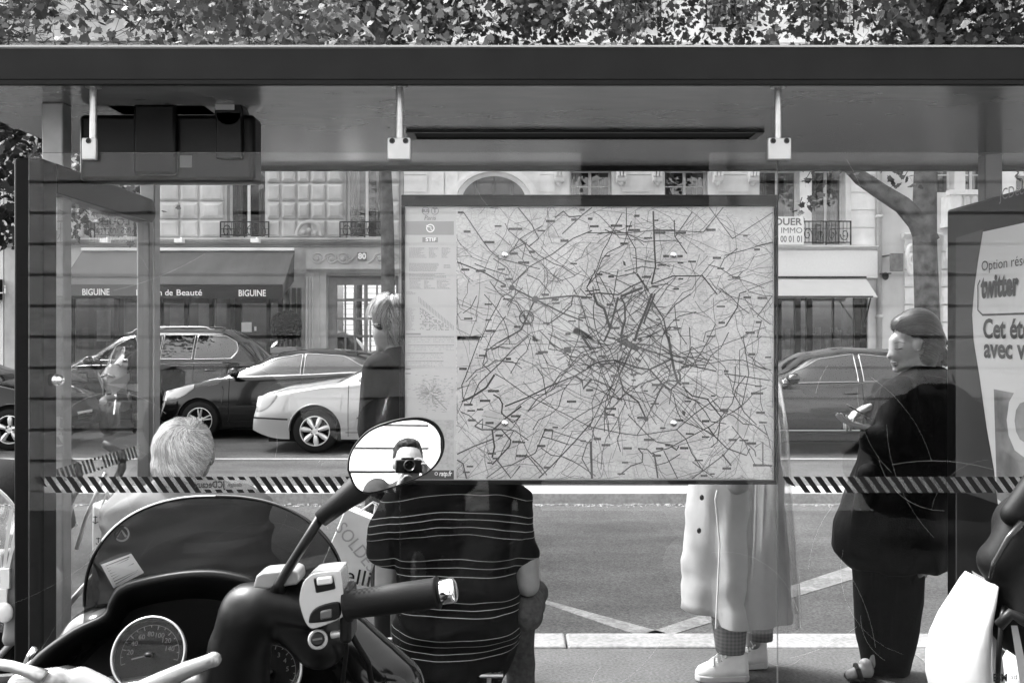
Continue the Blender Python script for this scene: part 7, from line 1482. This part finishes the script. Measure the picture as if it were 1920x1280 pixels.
rows = [[S3(*shr(p, 1.0), 1.80) for p in HO], [S3(*shr(p, 1.0), 1.74) for p in HO], [S3(*shr(p, .995), 1.70) for p in HO], [S3(*shr(p, .975), 1.685) for p in HO], [S3(*shr(p, .93), 1.69) for p in HO], [S3(*shr(p, .86), 1.74) for p in HO], [S3(*shr(p, .78), 1.78) for p in HO]]
q = MB(); q.grid(rows); q.build('dash_hood', mat('dash_plastic', .012, .42, bump=.12, bscale=900), sc, smooth=True)
q = MB(); inner = [S3(*shr(p, .80), 1.775) for p in HO]; q.add(inner + [S3(560, 1340, 1.62), S3(60, 1340, 1.62)], [tuple(range(len(inner) + 2))]); q.build('dash_panel', mat('dash_black', .003, .6, spec=.15, bump=.1, bscale=700), sc)
# dials
def dial(cx_, cy_, r, d, name, nums, needle, arc0, arc1):
    c = S3(cx_, cy_, d); rr = r / F * d; n = Vector((0, -.9, .42)).normalized(); xx = Vector((1, 0, 0)); yy = n.cross(xx) * -1
    if yy.z < 0: yy = -yy
    def pt(a, q_, e=0): return c + (xx * math.cos(a) + yy * math.sin(a)) * rr * q_ + n * e
    T = MB(); T.rings([[pt(2 * math.pi * k / 64, a_, e_) for k in range(64)] for a_, e_ in ((1.03, -.004), (1.035, .003), (1.0, .006), (.965, .004), (.955, -.004))], cap=False); g = T.build(name, M_['steel'], sc, smooth=True)
    T = MB(); T.add([pt(2 * math.pi * k / 48, .96, -.006) for k in range(48)], [tuple(range(48))]); T.build('dial_face', mat('dial_black', .002, .6, spec=.1), g)
    T = MB(); 
    for k in range(nums * 2 + 1):
        a = arc0 + (arc1 - arc0) * k / (nums * 2); T.strip([pt(a, .74 if k % 2 else .68, -.005), pt(a, .80, -.005)], .0012, n)
    pts = [pt(arc0 + (arc1 - arc0) * k / 30, .80, -.005) for k in range(31)]; T.strip(pts, .0007, n); T.strip([pt(arc0 - .1, -.05, -.004), pt(arc0 - .1, .5, -.004)], .0022, n); T.build('tick_marks', mat('dial_print', .07, .6), g)
    for k in range(nums):
        a = arc0 + (arc1 - arc0) * (k + 1) / (nums + 1); text('numeral', str(20 * (k + 1)) if nums > 5 else str(k + 1), .011, pt(a, .55, -.0045), mat('dial_print2', .05, .6), g, axes=(xx, yy))
    T = MB(); T.ell(pt(0, 0, -.002), .008, .008, .005); T.build('needle_hub', M_['black'], g, smooth=True)
    T = MB(); T.add([pt(2 * math.pi * k / 48, .96, .004) for k in range(48)], [tuple(range(48))]); T.build('dial_glass', glassmat('dial_glass_m', .97, .5, 1.4), g)
dial(279, 1226, 68, 1.60, 'speedometer', 7, 1, R(200), R(-10)); dial(505, 1258, 60, 1.66, 'rev_counter', 5, 1, R(150), R(-20))
# handlebar cover
T = MB()
for a_, ra, b_, rb in (((520, 1125, 1.53), .036, (470, 1150, 1.55), .046), ((470, 1150, 1.55), .05, (450, 1210, 1.57), .046), ((450, 1210, 1.57), .05, (440, 1300, 1.6), .055), ((520, 1120, 1.53), .04, (590, 1135, 1.5), .034), ((560, 1150, 1.56), .05, (600, 1200, 1.55), .045), ((440, 1300, 1.6), .05, (200, 1340, 1.6), .06), ((200, 1340, 1.6), .05, (120, 1290, 1.5), .035)): T.caps(S3(*a_), ra, S3(*b_), rb, 20)
remesh(T, .007, 8).build('handlebar_cover', mat('cover_plastic', .008, .36, bump=.05, bscale=600, spec=.4), sc, smooth=True)
# front body / leg shield under the dash, right-hand side
T = MB()
for a_, ra, b_, rb in (((640, 1190, 1.75), .05, (735, 1290, 1.7), .06), ((560, 1250, 1.8), .08, (700, 1330, 1.75), .09), ((200, 1220, 1.85), .08, (90, 1290, 1.8), .05), ((200, 1220, 1.85), .09, (420, 1250, 1.9), .12), ((420, 1250, 1.9), .12, (640, 1250, 1.85), .06)): T.caps(S3(*a_), ra, S3(*b_), rb, 20)
T.caps((-.42, 1.85, .9), .17, (-.42, 1.75, .35), .14); T.caps((-.42, 1.55, .3), .12, (-.42, .95, .32), .14)
T.caps((-.42, 1.0, .45), .17, (-.42, .55, .62), .15)
remesh(T, .012, 8).build('front_body', M_['gloss'], sc, smooth=True)
T = MB(); T.caps((-.42, 1.15, .72), .12, (-.42, .62, .78), .13); remesh(T, .012, 4).build('saddle', M_['rubber'], sc, smooth=True)
for wy in (2.0, .72):
    T = MB(); c = Vector((-.42, wy, .23)); T.rings([[c + Vector((y * .06, r * math.cos(a), r * math.sin(a))) for r, y in ((.14, -1), (.2, -1.1), (.23, -.5), (.235, 0), (.23, .5), (.2, 1.1), (.14, 1))] for a in [2 * math.pi * k / 32 for k in range(33)]], cap=False); wh = T.build('wheel', tyre_m, sc, smooth=True); T = MB(); T.tube([c + Vector((-.04, 0, 0)), c + Vector((.04, 0, 0))], .14, 24); T.build('rim', rim_m, wh, bevel=.01)
T = MB(); T.tube([(-.42, 1.88, .8), (-.42, 2.0, .23)], .035, 10); T.build('fork', M_['steel'], sc)
# brake fluid reservoir and mirror
T = MB(); poly_ = [(474, 1102), (480, 1079), (492, 1073), (548, 1068), (558, 1072), (561, 1088), (557, 1096), (500, 1104)]; T.prism([S3(a_, b_, 1.47) for a_, b_ in poly_], (0, .05, 0)); T.build('reservoir', mat('reservoir_grey', .17, .35, bump=.03), sc, bevel=.008, seg=4)
mir = thing('x', 'x', 'x') ; bpy.data.objects.remove(mir)
T = MB(); T.tube([S3(521, 1108, 1.46), S3(524, 1092, 1.46), S3(560, 1035, 1.455), S3(606, 962, 1.45)], [.012, .0072, .0072, .0075], 16); stem = T.build('mirror_stem', M_['black'], sc, smooth=True)
T = MB(); T.tube([S3(600, 975, 1.45), S3(601, 973, 1.45), S3(640, 940, 1.45), S3(668, 918, 1.462), S3(690, 895, 1.475)], [.004, .0125, .016, .020, .021], 20); 
T.build('mirror_boot', M_['rubber'], stem, smooth=True)
MO = smoothp([(652, 880), (655, 855), (668, 830), (692, 806), (727, 791), (765, 783), (797, 784), (820, 797), (832, 822), (830, 850), (816, 874), (790, 893), (752, 908), (712, 921), (684, 924), (665, 912), (652, 880)], 5)[:-1]
mcx, mcy = 745, 853; MDm = 1.45
def mo(p, k, d): return S3(mcx + (p[0] - mcx) * k, mcy + (p[1] - mcy) * k, d)
T = MB(); T.rings([[mo(p, k_, MDm + dd) for p in MO] for k_, dd in ((.955, -.001), (.985, -.006), (1.01, -.003), (1.015, .01), (.9, .03), (.6, .045), (.1, .05))], cap=False); T.f.append(tuple(range(len(MO) * 6, len(MO) * 7))); T.m.append(0); mh = T.build('mirror_housing', M_['black'], stem, smooth=True)
# convex glass: part of a sphere of 1.15 m radius whose axis sends the photographer back to the lens
RC = 1.9; tgt = S3(768, 872, MDm); nrm = (Vector((0, 0, EYE)) - tgt).normalized(); cen_s = tgt - nrm * RC
T = MB(); rows = []
for i in range(15):
    k_ = .97 * i / 14; row = []
    for p in MO + MO[:1]:
        w_ = mo(p, k_, MDm); dr = (w_ - Vector((0, 0, EYE))).normalized(); oc = Vector((0, 0, EYE)) - cen_s; b_ = oc.dot(dr); cc = oc.dot(oc) - RC * RC; t_ = -b_ - math.sqrt(max(b_ * b_ - cc, 0)); row.append(Vector((0, 0, EYE)) + dr * t_)
    rows.append(row)
T.grid(rows); mg = T.build('mirror_glass', mat('mirror_silver', .85, 0.0, metal=1), mh, smooth=True)
me = mg.data; 
try: me.normals_split_custom_set_from_vertices([((v.co + org(mg) - cen_s).normalized()) for v in me.vertices])
except Exception as ex: print('normals', ex)
# switch housing
SW = smoothp([(584, 1076), (596, 1073), (632, 1070), (640, 1078), (646, 1145), (640, 1158), (592, 1178), (576, 1172), (566, 1150), (561, 1124), (568, 1092), (584, 1076)], 3)[:-1]
T = MB(); T.prism([S3(a_, b_, 1.435) for a_, b_ in SW], (0, .06, 0)); sw = T.build('switch_housing', mat('switch_silver', .3, .25, metal=.4, coat=.4), sc, bevel=.007, seg=4)
T = MB(); T.prism([S3(a_, b_, 1.432) for a_, b_ in ((587, 1084), (624, 1080), (629, 1104), (592, 1112))], (0, .004, 0)); w_ = T.build('switch_recess', M_['black'], sw, bevel=.002)
T = MB(); T.prism([S3(a_, b_, 1.425) for a_, b_ in ((593, 1084), (621, 1081), (623, 1094), (594, 1098))], (0, .01, 0)); T.build('rocker_switch', mat('rocker', .4, .3), w_, bevel=.002)
T = MB(); T.prism([S3(a_, b_, 1.432) for a_, b_ in smoothp([(578, 1168), (582, 1150), (598, 1136), (632, 1128), (638, 1136), (636, 1158), (606, 1166), (578, 1168)], 3)[:-1]], (0, .004, 0)); w_ = T.build('switch_recess', M_['black'], sw, bevel=.002)
T = MB(); T.prism([S3(a_, b_, 1.428) for a_, b_ in ((600, 1146), (622, 1141), (622, 1158), (600, 1162))], (0, .008, 0)); T.build('slide_switch', mat('slide_sw', .05, .4), w_, bevel=.002)
T = MB(); T.tube([S3(596, 1198, 1.44), S3(596, 1198, 1.5)], .0145, 28); T.tube([S3(620, 1190, 1.45), S3(655, 1184, 1.45)], .006, 10); kp = T.build('starter_housing', MATS['switch_silver'], sw, bevel=.003)
T = MB(); T.tube([S3(595, 1197, 1.434), S3(596, 1198, 1.44)], .010, 24); T.build('starter_button', M_['black'], kp, bevel=.002)
T = MB(); T.strip([S3(586, 1199, 1.432), S3(604, 1196, 1.432)], .003); T.build('starter_mark', MATS['dial_print'], kp)
T = MB(); T.box(S3(640, 0, 1.46).x, S3(662, 0, 1.46).x, 1.44, 1.5, uz(1200, 1.46), uz(1100, 1.46)); T.build('throttle_collar', M_['black'], sc, bevel=.006)
for pts_, r_ in (([S3(655, 1180, 1.49), S3(668, 1205, 1.52), S3(690, 1240, 1.58), S3(700, 1300, 1.62)], .0045), ([S3(645, 1175, 1.47), S3(650, 1215, 1.5), S3(640, 1300, 1.6)], .0035)):
    T = MB(); T.tube(pts_, r_, 10); T.build('control_cable', M_['rubber'], sc, smooth=True)
# grip with dimples and bar end
g0, g1 = S3(650, 1134, 1.45), S3(822, 1110, 1.43); ga = (g1 - g0).normalized(); T = MB(); T.tube([g0, g0.lerp(g1, .03), g0.lerp(g1, .05), g0.lerp(g1, .5), g0.lerp(g1, .96), g0.lerp(g1, .98), g1], [.025, .025, .0205, .0215, .0215, .0235, .0235], 32)
gr = T.build('grip', M_['rubber'], sc, smooth=True)
T = MB(); up_ = Vector((0, 0, 1)) - ga * ga.z; up_.normalize(); sdv = ga.cross(up_)
for row in range(3):
    for k in range(15): 
        a_ = -.35 + row * .28; dirn = up_ * math.cos(a_) * 1.0 + Vector((0, -1, 0)) * math.sin(a_ + .45); dirn.normalize(); c = g0.lerp(g1, .12 + k * .055 + (row % 2) * .027) + dirn * .0212; T.disc(c, .0022, dirn, 8)
T.build('grip_dimple', mat('dimple', .002, .9), gr)
T = MB(); T.tube([g1, g1 + ga * .002, g1 + ga * .02, g1 + ga * .024, g1 + ga * .026], [.016, .0175, .018, .017, .013], 32); T.build('bar_end', M_['chrome'], sc, smooth=True)
# levers and left-hand controls
T = MB(); L0 = [S3(255, 1300, 1.42), S3(300, 1278, 1.42), S3(350, 1255, 1.42), (S3(400, 1236, 1.42))]; T.tube(L0, [.016, .0145, .0125, .0105], 20); T.ell(S3(400, 1236, 1.42), .0125, .012, .0115); remesh(T, .003, 2).build('brake_lever', mat('lever_alu', .2, .25, metal=.5, coat=.3), sc, smooth=True)
T = MB()
for a_, ra, b_, rb in (((40, 1285, 1.42), .02, (105, 1272, 1.42), .017), ((150, 1276, 1.43), .021, (190, 1300, 1.43), .024), ((105, 1272, 1.42), .012, (150, 1272, 1.43), .014)): T.caps(S3(*a_), ra, S3(*b_), rb, 18)
remesh(T, .004, 4).build('switch_housing', MATS['switch_silver'], sc, smooth=True)
T = MB(); T.tube([S3(-40, 1240, 1.4), S3(20, 1248, 1.4), S3(60, 1260, 1.4), S3(82, 1270, 1.4)], [.008, .008, .009, .012], 14); st2_ = T.build('mirror_stem', M_['steel'], sc, smooth=True)
T = MB(); T.tube([S3(-150, 1310, 1.43), S3(30, 1295, 1.43)], .0215, 24); T.build('grip', M_['rubber'], sc, smooth=True)
T = MB(); T.tube([S3(46, 1252, 1.83), S3(56, 1228, 1.83), S3(66, 1215, 1.83)], .006, 10); T.tube([S3(40, 1268, 1.8), S3(46, 1250, 1.8), S3(120, 1195, 1.82), S3(192, 1150, 1.84)], .0035, 8); T.build('side_trim', M_['chrome'], sc, smooth=True)
# ================================================================ SECOND SCOOTER at the lower right
s2 = thing('scooter', 'white-nosed scooter cut by the lower right edge of the picture', 'scooter', (.98, 1.7, 0), 'parked scooters')
D = 1.62
def E3(px, py, dy=0): return Vector((ux(px, D), D + dy, uz(py, D)))
rows = []
for (py, xl, xr) in ((1100, 1866, 1882), (1112, 1856, 1892), (1140, 1838, 1905), (1180, 1812, 1918), (1220, 1794, 1930), (1260, 1786, 1935), (1300, 1786, 1940), (1360, 1800, 1945)):
    rows.append([E3(xl + (xr - xl) * k / 16, py, .10 * (1 - math.sin(math.pi * min(1, k / 13)))) for k in range(17)])
q = MB(); q.grid(rows); q.grid([[p + Vector((.002, .012, 0)) for p in r] for r in rows]); q.build('front_shield', M_['white'], s2, smooth=True)
q = MB(); q.tube([E3(1864, 1300, -.01), E3(1866, 1220, -.012), E3(1873, 1150, -.01), E3(1884, 1136, 0)], .0042, 10); q.build('shield_seam', M_['black'], s2, smooth=True)
q = MB(); q.add([E3(1884, 1165, -.02), E3(1896, 1165, -.02), E3(1925, 1300, -.02), E3(1905, 1300, -.02)], [(0, 1, 2, 3)]); q.build('shield_panel', mat('panel_grey', .2, .5), s2)
q = MB(); q.tube([E3(1862, 1165, -.02), E3(1878, 1140, -.03), E3(1898, 1150, -.03), E3(1925, 1166, -.02)], .009, 14); q.build('crash_bar', mat('bar_dark', .02, .4), s2, smooth=True)
text('lettering', 'ESM', .017, E3(1855, 1256, -.035), M_['dark'], s2, width=.022, bold=.0006); text('lettering', 'ad', .012, E3(1880, 1254, -.035), M_['dark'], s2)
T = MB(); T.caps(E3(1895, 1062, .04), .036, E3(1950, 1110, .04), .06); T.caps(E3(1935, 1000, .03), .04, E3(1895, 1058, .03), .034); T.caps(E3(1960, 1000, .05), .06, E3(1990, 1150, .05), .1); remesh(T, .007, 6).build('handlebar_cover', M_['rubber'], s2, smooth=True)
q = MB(); q.tube([E3(1846, 1078, -.02), E3(1852, 1050, -.02), E3(1878, 1005, -.02), E3(1905, 975, -.02)], [.003, .0045, .0055, .006], 12); q.ell(E3(1905, 978, -.02), .007, .006, .005); q.build('brake_lever', mat('lever_black', .02, .25, coat=.4), s2, smooth=True)
q = MB(); q.caps(E3(1905, 965, .01), .02, E3(1975, 880, .02), .022); q.build('grip', M_['rubber'], s2, smooth=True)
T = MB(); T.caps((.98, 1.75, .95), .12, (.98, 1.7, .4), .12); T.caps((.98, 1.5, .28), .12, (.98, .9, .32), .15); T.caps((.98, 1.1, .6), .14, (.98, .6, .68), .14); remesh(T, .014, 6).build('body_shell', M_['white'], s2, smooth=True)
T = MB(); T.caps((.98, 1.1, .76), .1, (.98, .6, .8), .11); T.build('saddle', M_['rubber'], s2, smooth=True)
for wy in (1.95, .65):
    T = MB(); c = Vector((.98, wy, .23)); T.rings([[c + Vector((y * .06, r * math.cos(a), r * math.sin(a))) for r, y in ((.14, -1), (.2, -1.1), (.23, -.5), (.235, 0), (.23, .5), (.2, 1.1), (.14, 1))] for a in [2 * math.pi * k / 32 for k in range(33)]], cap=False); wh = T.build('wheel', tyre_m, s2, smooth=True); T = MB(); T.tube([c + Vector((-.04, 0, 0)), c + Vector((.04, 0, 0))], .14, 24); T.build('rim', rim_m, wh, bevel=.01)
# ================================================================ unseen covered shapes added behind the camera to darken the glass reflection
cv = MB()
for a_, ra, b_, rb in (((2.95, -1.0, .88), .25, (3.32, -1.0, .86), .26), ((2.85, -1.0, .5), .26, (3.45, -1.0, .5), .3), ((3.08, -1.0, 1.08), .13, (3.26, -1.0, 1.1), .12), ((2.8, -1.0, .72), .2, (2.6, -1.0, .6), .14), ((3.4, -1.0, .7), .22, (3.62, -1.0, .4), .2)): cv.caps(a_, ra, b_, rb)
tag(remesh(cv, .03, 6, folds(.02, (4, 4, 3), 60)).build('reflection_blocker', cl_black, None, smooth=True), 'unseen black shape added so its dark reflection lies over the woman with the phone', 'reflection blocker')
cv = MB()
for a_, ra, b_, rb in (((-2.5, -1.1, .9), .27, (-1.85, -1.1, .95), .26), ((-2.6, -1.1, .45), .28, (-1.6, -1.1, .45), .3), ((-2.05, -1.1, 1.15), .15, (-1.9, -1.1, 1.18), .12), ((-1.7, -1.1, .75), .22, (-1.35, -1.1, .6), .18)): cv.caps(a_, ra, b_, rb)
tag(remesh(cv, .03, 6, folds(.02, (4, 4, 3), 71)).build('reflection_blocker', cl_black, None, smooth=True), 'unseen black shape added so its dark reflection lies over the black hatchback', 'reflection blocker')

for m_ in bpy.data.materials:   # cloth, rubber and dull dark plastics have hardly any gloss
    b_ = m_.node_tree.nodes.get('Principled BSDF') if m_.use_nodes else None
    if b_ is None: continue
    if m_.name in ('black_cloth', 'dark_jacket', 'black_trousers', 'light_jacket', 'denim', 'striped_polo', 'photog_jacket', 'fascia_grey', 'pavement_darkened', 'asphalt', 'pavement_asphalt', 'grey_trousers', 'post_grey'): b_.inputs['Specular IOR Level'].default_value = .08
    elif b_.inputs['Base Color'].default_value[0] < .035 and b_.inputs['Metallic'].default_value < .1 and m_.name not in ('car_glass', 'black_paint'): b_.inputs['Specular IOR Level'].default_value = min(b_.inputs['Specular IOR Level'].default_value, .18)

def stains(m, scale, lo, hi, stretch=(1, 1, 1)):
    """broad uneven wear multiplied into the base colour"""
    t = m.node_tree; b = t.nodes['Principled BSDF']; src = b.inputs['Base Color'].links[0].from_socket if b.inputs['Base Color'].links else None
    tc = t.nodes.new('ShaderNodeTexCoord'); mp = t.nodes.new('ShaderNodeMapping'); mp.inputs['Scale'].default_value = stretch; n = t.nodes.new('ShaderNodeTexNoise'); n.inputs['Scale'].default_value = scale; n.inputs['Detail'].default_value = 7; n.inputs['Roughness'].default_value = .62
    t.links.new(tc.outputs['Object'], mp.inputs[0]); t.links.new(mp.outputs[0], n.inputs[0]); r = t.nodes.new('ShaderNodeMapRange'); t.links.new(n.outputs['Fac'], r.inputs[0]); r.inputs[1].default_value = .32; r.inputs[2].default_value = .68; r.inputs[3].default_value = lo; r.inputs[4].default_value = hi
    mu = t.nodes.new('ShaderNodeMath'); mu.operation = 'MULTIPLY'; t.links.new(r.outputs[0], mu.inputs[0])
    if src: t.links.new(src, mu.inputs[1])
    else: mu.inputs[1].default_value = b.inputs['Base Color'].default_value[0]
    t.links.new(mu.outputs[0], b.inputs['Base Color'])
for n_, sc_, lo_, hi_, st_ in (('asphalt', .9, .7, 1.2, (1, 2.2, 1)), ('pavement_asphalt', 1.3, .72, 1.15, (1, 1, 1)), ('granite', 2.5, .7, 1.15, (1, 1, 1)), ('median_granite', 1.8, .72, 1.15, (1, 1, 1)), ('road_paint', 5, .55, 1.2, (1, 1, 1)), ('pale_stone', .8, .78, 1.05, (1, 1, .35)), ('grey_stone', .9, .68, 1.12, (1, 1, .4)), ('render_wall', .5, .75, 1.08, (1, 1, .3)), ('awning_cloth', .7, .75, 1.15, (3, 1, 1)), ('white_stone', .6, .85, 1.03, (1, 1, .5)), ('fascia_grey', 1.2, .85, 1.1, (.4, 1, 3)), ('raincoat_cloth', 3, .85, 1.08, (1, 1, .6)), ('white_paint', 4, .88, 1.03, (1, 1, 1)), ('glossy_ceiling', 1.2, .88, 1.1, (1, 1.5, 1))): stains(MATS[n_], sc_, lo_, hi_, st_)
# deep blacks: the darkest cloths, plastics and paints reflect next to nothing
for m_ in bpy.data.materials:
    b_ = m_.node_tree.nodes.get('Principled BSDF') if m_.use_nodes else None
    if b_ is None: continue
    bc = b_.inputs['Base Color']
    if bc.links:
        nd = bc.links[0].from_node
        if nd.type == 'MAP_RANGE' and nd.inputs[4].default_value < .03: nd.inputs[3].default_value *= .4; nd.inputs[4].default_value *= .4
    elif bc.default_value[0] < .02: bc.default_value = (bc.default_value[0] * .4,) * 3 + (1,)
